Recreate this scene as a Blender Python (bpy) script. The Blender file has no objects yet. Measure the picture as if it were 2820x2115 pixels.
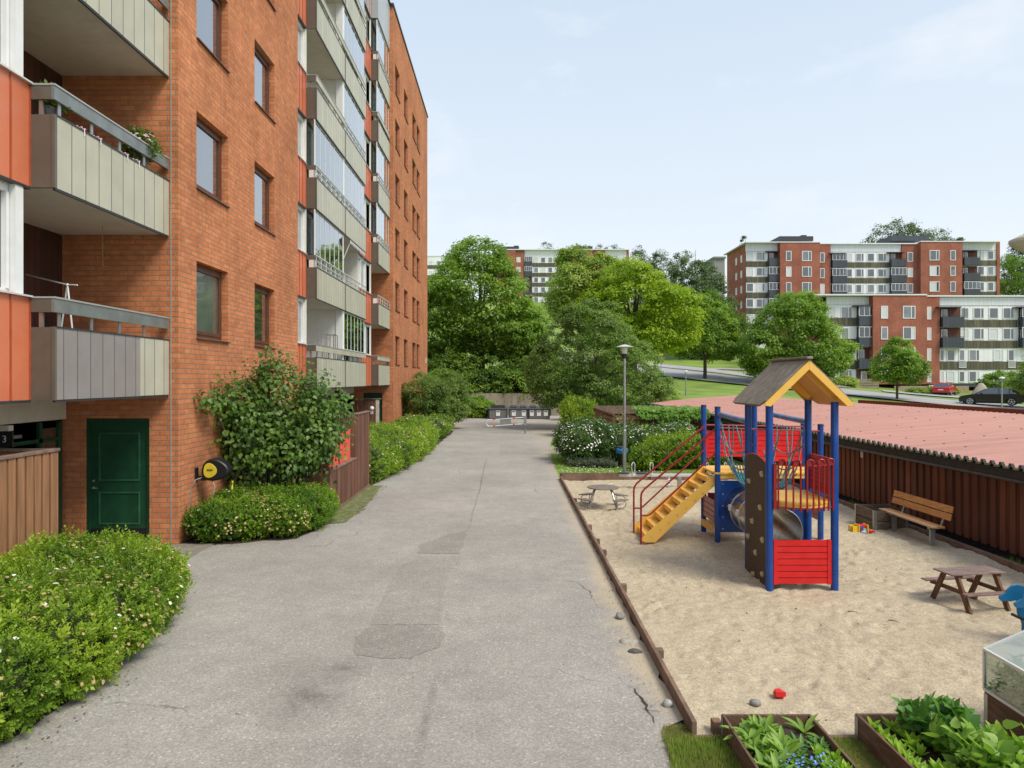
import bpy, math, random
import numpy as np
from mathutils import Vector, Matrix, noise as mnoise
R = math.radians
rng = np.random.default_rng(7)
random.seed(7)
sc = bpy.context.scene
col = sc.collection
# ---------------------------------------------------------------- camera
H = 2.8                                   # eye height above the asphalt
cam = bpy.data.cameras.new("camera")
cam.sensor_width = 36.0
cam.lens = 24.0
cam.shift_x = 10 / 2820
cam.shift_y = -12.5 / 2820
cam.clip_end = 3000
cam_o = bpy.data.objects.new("camera", cam)
cam_o.location = (0, 0, H)
cam_o.rotation_euler = (R(90), 0, 0)
col.objects.link(cam_o)
sc.camera = cam_o
# ---------------------------------------------------------------- world and sun
SUN_EL, SUN_AZ = R(52), R(128)            # azimuth clockwise from +Y (the street direction)
w = bpy.data.worlds.new("World")
sc.world = w
w.use_nodes = True
nt = w.node_tree
for n in list(nt.nodes): nt.nodes.remove(n)
wo = nt.nodes.new("ShaderNodeOutputWorld")
bg = nt.nodes.new("ShaderNodeBackground")
sky = nt.nodes.new("ShaderNodeTexSky")
sky.sky_type = 'NISHITA'
sky.sun_disc = False
sky.sun_elevation = SUN_EL
sky.sun_rotation = SUN_AZ
sky.air_density = 1.0
sky.dust_density = 2.0
sky.ozone_density = 1.5
sky.altitude = 50
tc = nt.nodes.new("ShaderNodeTexCoord")
sep = nt.nodes.new("ShaderNodeSeparateXYZ")
nt.links.new(tc.outputs['Generated'], sep.inputs[0])
# thin high veil of cloud, thicker towards the horizon
mp = nt.nodes.new("ShaderNodeMapping"); mp.inputs['Scale'].default_value = (1.0, 1.0, 2.6)
nt.links.new(tc.outputs['Generated'], mp.inputs[0])
nz = nt.nodes.new("ShaderNodeTexNoise"); nz.inputs['Scale'].default_value = 3.4
nz.inputs['Detail'].default_value = 7; nz.inputs['Roughness'].default_value = 0.6
nt.links.new(mp.outputs[0], nz.inputs['Vector'])
cr = nt.nodes.new("ShaderNodeValToRGB")
cr.color_ramp.elements[0].position = 0.57; cr.color_ramp.elements[0].color = (0, 0, 0, 1)
cr.color_ramp.elements[1].position = 0.76; cr.color_ramp.elements[1].color = (1, 1, 1, 1)
nt.links.new(nz.outputs['Fac'], cr.inputs[0])
el = nt.nodes.new("ShaderNodeMapRange")
el.inputs['From Min'].default_value = 0.0; el.inputs['From Max'].default_value = 0.62
el.inputs['To Min'].default_value = 0.0; el.inputs['To Max'].default_value = 1.0
nt.links.new(sep.outputs['Z'], el.inputs['Value'])
veil = nt.nodes.new("ShaderNodeValToRGB")       # haze colour: near white low down, pale blue higher up
veil.color_ramp.elements[0].position = 0.0; veil.color_ramp.elements[0].color = (.73, .745, .75, 1)
veil.color_ramp.elements[1].position = 1.0; veil.color_ramp.elements[1].color = (.445, .545, .675, 1)
ve = veil.color_ramp.elements.new(.35); ve.color = (.61, .67, .72, 1)
nt.links.new(el.outputs[0], veil.inputs[0])
cw = nt.nodes.new("ShaderNodeMix"); cw.data_type = 'RGBA'
mx = nt.nodes.new("ShaderNodeMath"); mx.operation = 'MULTIPLY'; mx.inputs[1].default_value = 0.6
nt.links.new(cr.outputs['Color'], mx.inputs[0]); nt.links.new(mx.outputs[0], cw.inputs['Factor'])
nt.links.new(veil.outputs[0], cw.inputs[6]); cw.inputs[7].default_value = (.74, .75, .76, 1)
vsc = nt.nodes.new("ShaderNodeVectorMath"); vsc.operation = 'SCALE'; vsc.inputs['Scale'].default_value = 8.2
nt.links.new(cw.outputs[2], vsc.inputs[0])
mixc = nt.nodes.new("ShaderNodeMix"); mixc.data_type = 'RGBA'
mixc.inputs['Factor'].default_value = 0.86
nt.links.new(sky.outputs[0], mixc.inputs[6])
nt.links.new(vsc.outputs[0], mixc.inputs[7])
nt.links.new(mixc.outputs[2], bg.inputs['Color'])
bg.inputs['Strength'].default_value = 0.105
nt.links.new(bg.outputs[0], wo.inputs[0])
sl = bpy.data.lights.new("sun", 'SUN')
sl.energy = 2.0
sl.angle = R(24)
sl.color = (1.0, 0.93, 0.77)
so = bpy.data.objects.new("sun", sl)
d = Vector((math.sin(SUN_AZ) * math.cos(SUN_EL), math.cos(SUN_AZ) * math.cos(SUN_EL), math.sin(SUN_EL)))
so.rotation_euler = d.to_track_quat('Z', 'Y').to_euler()
so.location = (20, -20, 40)
col.objects.link(so)
sc.view_settings.view_transform = 'Standard'
sc.view_settings.look = 'None'
sc.view_settings.gamma = 1
sc.view_settings.exposure = 0.74

# ---------------------------------------------------------------- builders
class MB:
    """collects faces; build() links them as one mesh object"""
    def __init__(s): s.v = []; s.f = []; s.m = []; s.cur = 0
    def add(s, vs, fs, m=None):
        b = len(s.v); s.v.extend([tuple(p) for p in vs])
        for f in fs:
            s.f.append(tuple(b + i for i in f)); s.m.append(s.cur if m is None else m)
        return s
    def box(s, x0, x1, y0, y1, z0, z1, m=None):
        if x0 > x1: x0, x1 = x1, x0
        if y0 > y1: y0, y1 = y1, y0
        if z0 > z1: z0, z1 = z1, z0
        return s.add([(x0,y0,z0),(x1,y0,z0),(x1,y1,z0),(x0,y1,z0),(x0,y0,z1),(x1,y0,z1),(x1,y1,z1),(x0,y1,z1)],
              [(3,2,1,0),(4,5,6,7),(0,1,5,4),(1,2,6,5),(2,3,7,6),(3,0,4,7)], m)
    def beam(s, a, b, wd, ht, up=(0,0,1), m=None):
        """rectangular bar from a to b, width wd sideways, ht along 'up'"""
        a = Vector(a); b = Vector(b); d = (b - a).normalized(); u = Vector(up)
        sx = d.cross(u)
        if sx.length < 1e-4: sx = Vector((1,0,0))
        sx.normalize(); u = sx.cross(d).normalized()
        vs = []
        for p in (a, b):
            for i, j in ((-1,-1),(1,-1),(1,1),(-1,1)):
                vs.append(p + sx * (i * wd / 2) + u * (j * ht / 2))
        return s.add(vs, [(0,1,2,3),(7,6,5,4),(0,4,5,1),(1,5,6,2),(2,6,7,3),(3,7,4,0)], m)
    def tube(s, pts, r, n=10, m=None, closed=False, caps=True):
        pts = [Vector(p) for p in pts]; N = len(pts)
        rr = r if isinstance(r, (list, tuple)) else [r] * N
        prev = None; base = len(s.v)
        for i, p in enumerate(pts):
            if closed: t = pts[(i+1) % N] - pts[i-1]
            else: t = pts[min(i+1, N-1)] - pts[max(i-1, 0)]
            if t.length < 1e-9: t = Vector((0,0,1))
            t.normalize()
            if prev is None:
                a = Vector((0,0,1)) if abs(t.z) < 0.9 else Vector((1,0,0))
                u = t.cross(a).normalized()
            else:
                u = prev - t * prev.dot(t)
                u = u.normalized() if u.length > 1e-6 else t.orthogonal().normalized()
            prev = u; v = t.cross(u)
            for k in range(n):
                an = 2 * math.pi * k / n
                s.v.append(tuple(p + (u * math.cos(an) + v * math.sin(an)) * rr[i]))
        M = N if closed else N - 1
        for i in range(M):
            j = (i + 1) % N
            for k in range(n):
                k2 = (k + 1) % n
                s.f.append((base+i*n+k, base+i*n+k2, base+j*n+k2, base+j*n+k)); s.m.append(s.cur if m is None else m)
        if caps and not closed:
            s.f.append(tuple(base + k for k in reversed(range(n)))); s.m.append(s.cur if m is None else m)
            s.f.append(tuple(base + (N-1)*n + k for k in range(n))); s.m.append(s.cur if m is None else m)
        return s
    def lathe(s, prof, c=(0,0,0), n=20, m=None):
        """prof: list of (r, z) from bottom to top"""
        base = len(s.v)
        for r, z in prof:
            for k in range(n):
                a = 2*math.pi*k/n
                s.v.append((c[0]+r*math.cos(a), c[1]+r*math.sin(a), c[2]+z))
        for i in range(len(prof)-1):
            for k in range(n):
                k2 = (k+1) % n
                s.f.append((base+i*n+k, base+i*n+k2, base+(i+1)*n+k2, base+(i+1)*n+k)); s.m.append(s.cur if m is None else m)
        s.f.append(tuple(base+k for k in reversed(range(n)))); s.m.append(s.cur if m is None else m)
        s.f.append(tuple(base+(len(prof)-1)*n+k for k in range(n))); s.m.append(s.cur if m is None else m)
        return s
    def sphere(s, c, r, n=14, m=None, sq=(1,1,1)):
        base = len(s.v); st = n//2
        for i in range(1, st):
            t = math.pi*i/st
            for k in range(n):
                a = 2*math.pi*k/n
                s.v.append((c[0]+sq[0]*r*math.sin(t)*math.cos(a), c[1]+sq[1]*r*math.sin(t)*math.sin(a), c[2]-sq[2]*r*math.cos(t)))
        b0 = len(s.v); s.v.append((c[0],c[1],c[2]-sq[2]*r)); s.v.append((c[0],c[1],c[2]+sq[2]*r))
        mm = s.cur if m is None else m
        for i in range(st-2):
            for k in range(n):
                k2=(k+1)%n
                s.f.append((base+i*n+k, base+i*n+k2, base+(i+1)*n+k2, base+(i+1)*n+k)); s.m.append(mm)
        for k in range(n):
            k2=(k+1)%n
            s.f.append((b0, base+k2, base+k)); s.m.append(mm)
            s.f.append((b0+1, base+(st-2)*n+k, base+(st-2)*n+k2)); s.m.append(mm)
        return s
    def prism(s, poly, lo, hi, axis='z', m=None):
        """poly of 2D points extruded along axis; x: (y,z) y: (x,z) z: (x,y)"""
        n = len(poly)
        def P(a, b, t):
            return {'x': (t,a,b), 'y': (a,t,b), 'z': (a,b,t)}[axis]
        vs = [P(a,b,lo) for a,b in poly] + [P(a,b,hi) for a,b in poly]
        fs = [tuple(range(n)), tuple(reversed(range(n,2*n)))]
        for i in range(n):
            j=(i+1)%n; fs.append((i,j,n+j,n+i))
        return s.add(vs, fs, m)
    def build(s, name, mats, parent=None, smooth=False, bevel=0, off=None, angle=35):
        me = bpy.data.meshes.new(name)
        vs = s.v
        if off is not None:
            vs = [(a-off[0], b-off[1], c-off[2]) for a,b,c in vs]
        me.from_pydata(vs, [], s.f)
        if not isinstance(mats, (list, tuple)): mats = [mats]
        for m in mats: me.materials.append(m)
        if len(mats) > 1: me.polygons.foreach_set('material_index', s.m)
        me.update()
        bm_fix(me)
        if smooth:
            me.shade_smooth(); me.set_sharp_from_angle(angle=R(angle))
        o = bpy.data.objects.new(name, me); col.objects.link(o)
        if parent is not None: o.parent = parent
        if bevel:
            b = o.modifiers.new('bevel', 'BEVEL'); b.width = bevel; b.segments = 2; b.limit_method = 'ANGLE'; b.angle_limit = R(40)
        return o
import bmesh
def bm_fix(me):
    b = bmesh.new(); b.from_mesh(me); bmesh.ops.recalc_face_normals(b, faces=b.faces); b.to_mesh(me); b.free()
def tag(o, label=None, cat=None, group=None, kind=None):
    if label: o['label'] = label
    if cat: o['category'] = cat
    if group: o['group'] = group
    if kind: o['kind'] = kind
    return o
def thing(name, loc, label, cat, group=None, rz=0):
    o = bpy.data.objects.new(name, None); col.objects.link(o)
    o.location = loc; o.rotation_euler = (0,0,rz); o.empty_display_size = .2
    return tag(o, label, cat, group)
def part(t, name, mb, mats, parent=None, label=None, **k):
    """mesh given in world coordinates, child of thing t (unrotated)"""
    o = mb.build(name, mats, parent or t, off=t.location, **k)
    if label: o['label'] = label
    return o
def lpart(t, name, mb, mats, parent=None, label=None, **k):
    """mesh given in the thing's own coordinates"""
    o = mb.build(name, mats, parent or t, **k)
    if label: o['label'] = label
    return o
def copy_tree(o, parent=None):
    c = o.copy(); col.objects.link(c); c.parent = parent
    for ch in list(o.children): copy_tree(ch, c)
    return c
def arr_mesh(name, V, F, mat, tint=None, parent=None, off=None):
    """numpy arrays -> mesh object; F is (n,k)"""
    V = np.asarray(V, dtype=np.float32)
    if off is not None: V = V - np.array(off, dtype=np.float32)
    me = bpy.data.meshes.new(name)
    n, k = F.shape
    me.vertices.add(len(V)); me.vertices.foreach_set('co', V.ravel())
    me.loops.add(n*k); me.loops.foreach_set('vertex_index', F.astype(np.int32).ravel())
    me.polygons.add(n); me.polygons.foreach_set('loop_start', np.arange(0, n*k, k, dtype=np.int32))
    me.update(calc_edges=True)
    if tint is not None:
        a = me.attributes.new('tint', 'FLOAT', 'POINT'); a.data.foreach_set('value', np.asarray(tint, dtype=np.float32))
    for m in (mat if isinstance(mat, (list, tuple)) else [mat]): me.materials.append(m)
    o = bpy.data.objects.new(name, me); col.objects.link(o)
    if parent is not None: o.parent = parent
    return o
def structure(o): o['kind'] = 'structure'; return o

# ---------------------------------------------------------------- materials
def nodes(m):
    m.use_nodes = True; t = m.node_tree
    return t, t.nodes['Principled BSDF'], t.links
def lin(h):
    """sRGB 0-255 triple to linear rgba"""
    r = []
    for c in h:
        c = c/255.0
        r.append(c/12.92 if c <= .04045 else ((c+.055)/1.055)**2.4)
    return (*r, 1)
def M(name, rgb, rough=.6, metal=0, var=.12, scale=6, bump=0, bscale=60, spec=.5, stretch=None, dirt=None, dscale=1.5):
    """plain procedural paint/wood/metal: base colour varied by noise, optional bump and dirt"""
    m = bpy.data.materials.new(name); t, b, L = nodes(m)
    g = t.nodes.new('ShaderNodeNewGeometry')
    mpn = t.nodes.new('ShaderNodeMapping')
    if stretch: mpn.inputs['Scale'].default_value = stretch
    L.new(g.outputs['Position'], mpn.inputs[0])
    n = t.nodes.new('ShaderNodeTexNoise'); n.inputs['Scale'].default_value = scale; n.inputs['Detail'].default_value = 5
    L.new(mpn.outputs[0], n.inputs['Vector'])
    mixn = t.nodes.new('ShaderNodeMix'); mixn.data_type = 'RGBA'
    c = rgb if len(rgb) == 4 else (*rgb, 1)
    mixn.inputs[6].default_value = tuple(x*(1-var) for x in c[:3]) + (1,)
    mixn.inputs[7].default_value = tuple(min(1, x*(1+var)) for x in c[:3]) + (1,)
    mr = t.nodes.new('ShaderNodeMapRange'); mr.inputs['From Min'].default_value = .3; mr.inputs['From Max'].default_value = .7
    L.new(n.outputs['Fac'], mr.inputs['Value']); L.new(mr.outputs[0], mixn.inputs['Factor'])
    out = mixn.outputs[2]
    if dirt:
        n2 = t.nodes.new('ShaderNodeTexNoise'); n2.inputs['Scale'].default_value = dscale; n2.inputs['Detail'].default_value = 8; n2.inputs['Roughness'].default_value = .7
        L.new(mpn.outputs[0], n2.inputs['Vector'])
        r2 = t.nodes.new('ShaderNodeMapRange'); r2.inputs['From Min'].default_value = .5; r2.inputs['From Max'].default_value = .72; r2.inputs['To Max'].default_value = dirt[3] if len(dirt) > 3 else .6
        L.new(n2.outputs['Fac'], r2.inputs['Value'])
        m2 = t.nodes.new('ShaderNodeMix'); m2.data_type = 'RGBA'
        L.new(r2.outputs[0], m2.inputs['Factor']); L.new(out, m2.inputs[6]); m2.inputs[7].default_value = (*dirt[:3], 1)
        out = m2.outputs[2]
    L.new(out, b.inputs['Base Color'])
    b.inputs['Roughness'].default_value = rough; b.inputs['Metallic'].default_value = metal
    b.inputs['Specular IOR Level'].default_value = spec
    if bump:
        n3 = t.nodes.new('ShaderNodeTexNoise'); n3.inputs['Scale'].default_value = bscale; n3.inputs['Detail'].default_value = 4
        L.new(mpn.outputs[0], n3.inputs['Vector'])
        bp = t.nodes.new('ShaderNodeBump'); bp.inputs['Strength'].default_value = bump; bp.inputs['Distance'].default_value = .01
        L.new(n3.outputs['Fac'], bp.inputs['Height']); L.new(bp.outputs[0], b.inputs['Normal'])
    return m
def brick(name, c1, c2, mortar, bw=.27, rh=.0877, ms=.011, stain=.25):
    m = bpy.data.materials.new(name); t, b, L = nodes(m)
    g = t.nodes.new('ShaderNodeNewGeometry'); s = t.nodes.new('ShaderNodeSeparateXYZ'); L.new(g.outputs['Position'], s.inputs[0])
    ad = t.nodes.new('ShaderNodeMath'); ad.operation = 'ADD'; L.new(s.outputs[0], ad.inputs[0]); L.new(s.outputs[1], ad.inputs[1])
    cb = t.nodes.new('ShaderNodeCombineXYZ'); L.new(ad.outputs[0], cb.inputs[0]); L.new(s.outputs[2], cb.inputs[1])
    br = t.nodes.new('ShaderNodeTexBrick'); L.new(cb.outputs[0], br.inputs['Vector'])
    br.inputs['Scale'].default_value = 1; br.inputs['Brick Width'].default_value = bw; br.inputs['Row Height'].default_value = rh
    br.inputs['Mortar Size'].default_value = ms; br.inputs['Mortar Smooth'].default_value = .3; br.inputs['Bias'].default_value = -.1
    br.inputs['Color1'].default_value = c1; br.inputs['Color2'].default_value = c2; br.inputs['Mortar'].default_value = mortar
    n = t.nodes.new('ShaderNodeTexNoise'); n.inputs['Scale'].default_value = .55; n.inputs['Detail'].default_value = 6; n.inputs['Roughness'].default_value = .65
    L.new(g.outputs['Position'], n.inputs['Vector'])
    mr = t.nodes.new('ShaderNodeMapRange'); mr.inputs['From Min'].default_value = .3; mr.inputs['From Max'].default_value = .7
    mr.inputs['To Min'].default_value = 1 - stain; mr.inputs['To Max'].default_value = 1 + stain*.5
    L.new(n.outputs['Fac'], mr.inputs['Value'])
    n4 = t.nodes.new('ShaderNodeTexNoise'); n4.inputs['Scale'].default_value = 9; n4.inputs['Detail'].default_value = 5
    L.new(g.outputs['Position'], n4.inputs['Vector'])
    mr4 = t.nodes.new('ShaderNodeMapRange'); mr4.inputs['From Min'].default_value = .3; mr4.inputs['From Max'].default_value = .7
    mr4.inputs['To Min'].default_value = .86; mr4.inputs['To Max'].default_value = 1.14
    L.new(n4.outputs['Fac'], mr4.inputs['Value'])
    mps = t.nodes.new('ShaderNodeMapping'); mps.inputs['Scale'].default_value = (2.2, 2.2, .16); L.new(g.outputs['Position'], mps.inputs[0])
    n5 = t.nodes.new('ShaderNodeTexNoise'); n5.inputs['Scale'].default_value = 1; n5.inputs['Detail'].default_value = 6; n5.inputs['Roughness'].default_value = .7
    L.new(mps.outputs[0], n5.inputs['Vector'])
    mr5 = t.nodes.new('ShaderNodeMapRange'); mr5.inputs['From Min'].default_value = .35; mr5.inputs['From Max'].default_value = .7
    mr5.inputs['To Min'].default_value = 1.03; mr5.inputs['To Max'].default_value = .86; L.new(n5.outputs['Fac'], mr5.inputs['Value'])
    m5 = t.nodes.new('ShaderNodeMath'); m5.operation = 'MULTIPLY'; L.new(mr.outputs[0], m5.inputs[0]); L.new(mr5.outputs[0], m5.inputs[1])
    mm = t.nodes.new('ShaderNodeMath'); mm.operation = 'MULTIPLY'; L.new(m5.outputs[0], mm.inputs[0]); L.new(mr4.outputs[0], mm.inputs[1])
    vm = t.nodes.new('ShaderNodeVectorMath'); vm.operation = 'SCALE'; L.new(br.outputs['Color'], vm.inputs[0]); L.new(mm.outputs[0], vm.inputs['Scale'])
    L.new(vm.outputs[0], b.inputs['Base Color']); b.inputs['Roughness'].default_value = .9; b.inputs['Specular IOR Level'].default_value = .2
    n3 = t.nodes.new('ShaderNodeTexNoise'); n3.inputs['Scale'].default_value = 45; L.new(g.outputs['Position'], n3.inputs['Vector'])
    iv = t.nodes.new('ShaderNodeMath'); iv.operation = 'MULTIPLY_ADD'; iv.inputs[1].default_value = -1.6
    L.new(br.outputs['Fac'], iv.inputs[0]); L.new(n3.outputs['Fac'], iv.inputs[2])
    bp = t.nodes.new('ShaderNodeBump'); bp.inputs['Strength'].default_value = .7; bp.inputs['Distance'].default_value = .008
    L.new(iv.outputs[0], bp.inputs['Height']); L.new(bp.outputs[0], b.inputs['Normal'])
    return m
def battened(name, rgb, joint, width, jw=.03, axis='y', rough=.6, var=.1, dirt=None, dscale=2.0, stretch=(1,1,1), metal=0):
    """sheet or board cladding with vertical joints every `width` m along the axis ('y','x' or 's' = x+y)"""
    m = M(name, rgb, rough, metal, var, 3, dirt=dirt, dscale=dscale, stretch=stretch)
    t, b, L = nodes(m)
    g = t.nodes.new('ShaderNodeNewGeometry'); s = t.nodes.new('ShaderNodeSeparateXYZ'); L.new(g.outputs['Position'], s.inputs[0])
    if axis == 's':
        ad = t.nodes.new('ShaderNodeMath'); ad.operation = 'ADD'; L.new(s.outputs[0], ad.inputs[0]); L.new(s.outputs[1], ad.inputs[1]); src = ad.outputs[0]
    else: src = s.outputs[{'x':0,'y':1,'z':2}[axis]]
    dv = t.nodes.new('ShaderNodeMath'); dv.operation = 'DIVIDE'; dv.inputs[1].default_value = width; L.new(src, dv.inputs[0])
    fl = t.nodes.new('ShaderNodeMath'); fl.operation = 'FLOOR'; L.new(dv.outputs[0], fl.inputs[0])
    fr = t.nodes.new('ShaderNodeMath'); fr.operation = 'FRACT'; L.new(dv.outputs[0], fr.inputs[0])
    lt = t.nodes.new('ShaderNodeMath'); lt.operation = 'LESS_THAN'; lt.inputs[1].default_value = jw/width; L.new(fr.outputs[0], lt.inputs[0])
    wn = t.nodes.new('ShaderNodeTexWhiteNoise'); wn.noise_dimensions = '1D'; L.new(fl.outputs[0], wn.inputs['W'])
    mr = t.nodes.new('ShaderNodeMapRange'); mr.inputs['To Min'].default_value = 1-var*1.4; mr.inputs['To Max'].default_value = 1+var
    L.new(wn.outputs['Value'], mr.inputs['Value'])
    old = b.inputs['Base Color'].links[0].from_socket
    vm = t.nodes.new('ShaderNodeVectorMath'); vm.operation = 'SCALE'; L.new(old, vm.inputs[0]); L.new(mr.outputs[0], vm.inputs['Scale'])
    mi = t.nodes.new('ShaderNodeMix'); mi.data_type = 'RGBA'; L.new(lt.outputs[0], mi.inputs['Factor']); L.new(vm.outputs[0], mi.inputs[6])
    mi.inputs[7].default_value = joint; L.new(mi.outputs[2], b.inputs['Base Color'])
    return m
def leafmat(name, dark, mid, light, trans=.3, rough=.45, spec=.35):
    m = bpy.data.materials.new(name); t, b, L = nodes(m)
    a = t.nodes.new('ShaderNodeAttribute'); a.attribute_name = 'tint'
    r = t.nodes.new('ShaderNodeValToRGB'); e = r.color_ramp.elements
    e[0].position = 0; e[0].color = (*dark, 1); e[1].position = 1; e[1].color = (*light, 1)
    k = e.new(.5); k.color = (*mid, 1)
    L.new(a.outputs['Fac'], r.inputs[0]); L.new(r.outputs[0], b.inputs['Base Color'])
    b.inputs['Roughness'].default_value = rough; b.inputs['Specular IOR Level'].default_value = spec
    tr = t.nodes.new('ShaderNodeBsdfTranslucent')
    br = t.nodes.new('ShaderNodeVectorMath'); br.operation = 'MULTIPLY'; br.inputs[1].default_value = (1.35, 1.5, .7)
    L.new(r.outputs[0], br.inputs[0]); L.new(br.outputs[0], tr.inputs['Color'])
    ms = t.nodes.new('ShaderNodeMixShader'); ms.inputs[0].default_value = trans
    L.new(b.outputs[0], ms.inputs[1]); L.new(tr.outputs[0], ms.inputs[2])
    L.new(ms.outputs[0], t.nodes['Material Output'].inputs['Surface'])
    return m
def glassmat(name, tint=(.55,.6,.6), dark=.0, rough=.02, k=1.3):
    """window glass: transparent seen straight on, reflecting at a grazing view"""
    m = bpy.data.materials.new(name); t, b, L = nodes(m); t.nodes.remove(b)
    fr = t.nodes.new('ShaderNodeFresnel'); fr.inputs[0].default_value = 1.6
    mu = t.nodes.new('ShaderNodeMath'); mu.operation = 'MULTIPLY_ADD'; mu.inputs[1].default_value = k; mu.inputs[2].default_value = .04; mu.use_clamp = True
    L.new(fr.outputs[0], mu.inputs[0])
    gl = t.nodes.new('ShaderNodeBsdfGlossy'); gl.inputs['Roughness'].default_value = rough; gl.inputs['Color'].default_value = (.9,.93,.95,1)
    tp = t.nodes.new('ShaderNodeBsdfTransparent'); tp.inputs[0].default_value = (*tint, 1)
    ms = t.nodes.new('ShaderNodeMixShader'); L.new(mu.outputs[0], ms.inputs[0]); L.new(tp.outputs[0], ms.inputs[1]); L.new(gl.outputs[0], ms.inputs[2])
    L.new(ms.outputs[0], t.nodes['Material Output'].inputs['Surface'])
    return m
def panemat(name, rgb, rough=.04, spec=.8):
    m = M(name, rgb, rough, 0, .35, 1.3, spec=spec)
    return m

# pixel -> world helpers used once, to place things at their measured distance
def gp(u, v, z=0.0):
    Y = 1880*(H-z)/(v-1045); return ((u-1400)*Y/1880, Y)
def at(u, v, Y): return ((u-1400)*Y/1880, Y, H-(v-1045)*Y/1880)
# ---------------------------------------------------------------- shared materials
m_brick = brick('orange_brick', (.65,.240,.105,1), (.53,.172,.072,1), (.35,.22,.145,1), ms=.0105, stain=.24)
m_brick_far = brick('red_brick', (.42,.145,.092,1), (.34,.110,.070,1), (.34,.18,.125,1), stain=.25)
m_joint = M('mortar_joint', (.32,.30,.27), .9)
m_white = M('white_paint', (.74,.75,.76), .45, var=.04)
m_plaster = M('white_plaster', (.72,.71,.68), .8, var=.05, dirt=(.45,.42,.38,.3))
m_soffit = M('painted_soffit', (.58,.54,.47), .85, var=.05, dirt=(.33,.30,.26,.4), dscale=.8)
m_orange = M('orange_panel', (.62,.185,.095), .35, var=.10, scale=.9, dirt=(.55,.12,.05,.5), dscale=2)
m_beige = battened('beige_sheet', (.47,.455,.365), (.10,.10,.09,1), .30, .016, 'y', .45, .06, dirt=(.40,.39,.31,.5))
m_beige_s = battened('beige_sheet_side', (.47,.455,.365), (.10,.10,.09,1), .30, .014, 's', .45, .06)
m_umber = M('umber_sheet', (.125,.108,.088), .45, var=.1, dirt=(.09,.08,.065,.5))
m_galv = M('galvanised_steel', (.36,.38,.38), .38, .75, .12, 9)
m_galvd = M('galvanised_band', (.24,.26,.255), .42, .55, .18, 4, dirt=(.33,.34,.33,.5))
m_alu = M('aluminium', (.62,.63,.64), .3, .8, .06)
m_alu_w = M('pale_aluminium', (.66,.66,.65), .4, .3, .05)
m_brownframe = M('brown_window_frame', (.105,.036,.020), .45, var=.2)
m_dark = M('dark_interior', (.012,.012,.013), .8)
m_black = M('black_plastic', (.012,.012,.014), .4)
def refl(name, rgb, f0=.12, k=1.7, rough=.03):
    m = M(name, rgb, .3, 0, .3, 1.3); t, b, L = nodes(m)
    fr = t.nodes.new('ShaderNodeFresnel'); fr.inputs[0].default_value = 1.6
    mu = t.nodes.new('ShaderNodeMath'); mu.operation = 'MULTIPLY_ADD'; mu.inputs[1].default_value = k; mu.inputs[2].default_value = f0-.05; mu.use_clamp = True
    L.new(fr.outputs[0], mu.inputs[0])
    gl = t.nodes.new('ShaderNodeBsdfGlossy'); gl.inputs['Roughness'].default_value = rough; gl.inputs['Color'].default_value = (.9,.93,.96,1)
    ms = t.nodes.new('ShaderNodeMixShader'); L.new(mu.outputs[0], ms.inputs[0]); L.new(b.outputs[0], ms.inputs[1]); L.new(gl.outputs[0], ms.inputs[2])
    L.new(ms.outputs[0], t.nodes['Material Output'].inputs['Surface']); return m
m_pane = refl('window_pane', (.022,.026,.026), .12, 2.3, .02)
m_pane_curtain = refl('curtained_pane', (.30,.31,.31), .1, 1.3)
m_pane_green = refl('green_blind_pane', (.09,.12,.10), .08, .8)
m_glass = glassmat('clear_glass', (.74,.77,.76), k=2.2)
m_green = M('green_door_paint', (.010,.058,.026), .4, var=.2, bump=.1)
m_greenl = M('green_moulding', (.030,.115,.06), .4, var=.3)
m_roofdark = M('dark_roof_metal', (.035,.037,.042), .45)
m_fence = M('brown_stained_boards', (.30,.145,.070), .7, var=.28, scale=5, stretch=(3,3,.25), bump=.3, bscale=30)
m_fence2 = M('red_brown_boards', (.175,.075,.046), .7, var=.32, scale=5, stretch=(4,4,.3), bump=.3, bscale=30)
m_fencecap = M('grey_brown_cap', (.20,.13,.10), .75, var=.3, scale=8)
m_timber = M('weathered_timber', (.19,.115,.078), .85, var=.35, scale=5, bump=.4, bscale=40, dirt=(.28,.22,.17,.6))
m_bark = M('bark', (.085,.065,.048), .9, var=.35, scale=9, stretch=(2,2,.5), bump=.8, bscale=20)
m_twig = M('twigs', (.055,.042,.022), .9, var=.3)
m_concrete = battened('board_formed_concrete', (.33,.285,.22), (.20,.17,.13,1), .16, .012, 'x', .9, .12, dirt=(.18,.16,.13,.8), dscale=1.1, stretch=(1,1,.35))
m_blue = M('blue_paint', (.005,.060,.30), .36, var=.15, bump=.05, dirt=(.045,.11,.30,.45), dscale=5)
m_red = M('red_panel', (.66,.010,.012), .42, var=.10, bump=.08, dirt=(.50,.045,.04,.5), dscale=6)
m_redd = M('dark_red_steel', (.30,.012,.018), .35, var=.1)
m_yellow = M('yellow_paint', (.90,.52,.095), .5, var=.07, dirt=(.66,.40,.15,.6), dscale=6)
m_wood = M('oiled_wood', (.52,.23,.065), .55, var=.25, scale=7, stretch=(6,.8,6), bump=.2, bscale=40)
m_woodgrey = M('greyed_wood', (.19,.155,.13), .8, var=.3, scale=8, stretch=(1,5,5), bump=.2)
m_sandm = None
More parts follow.
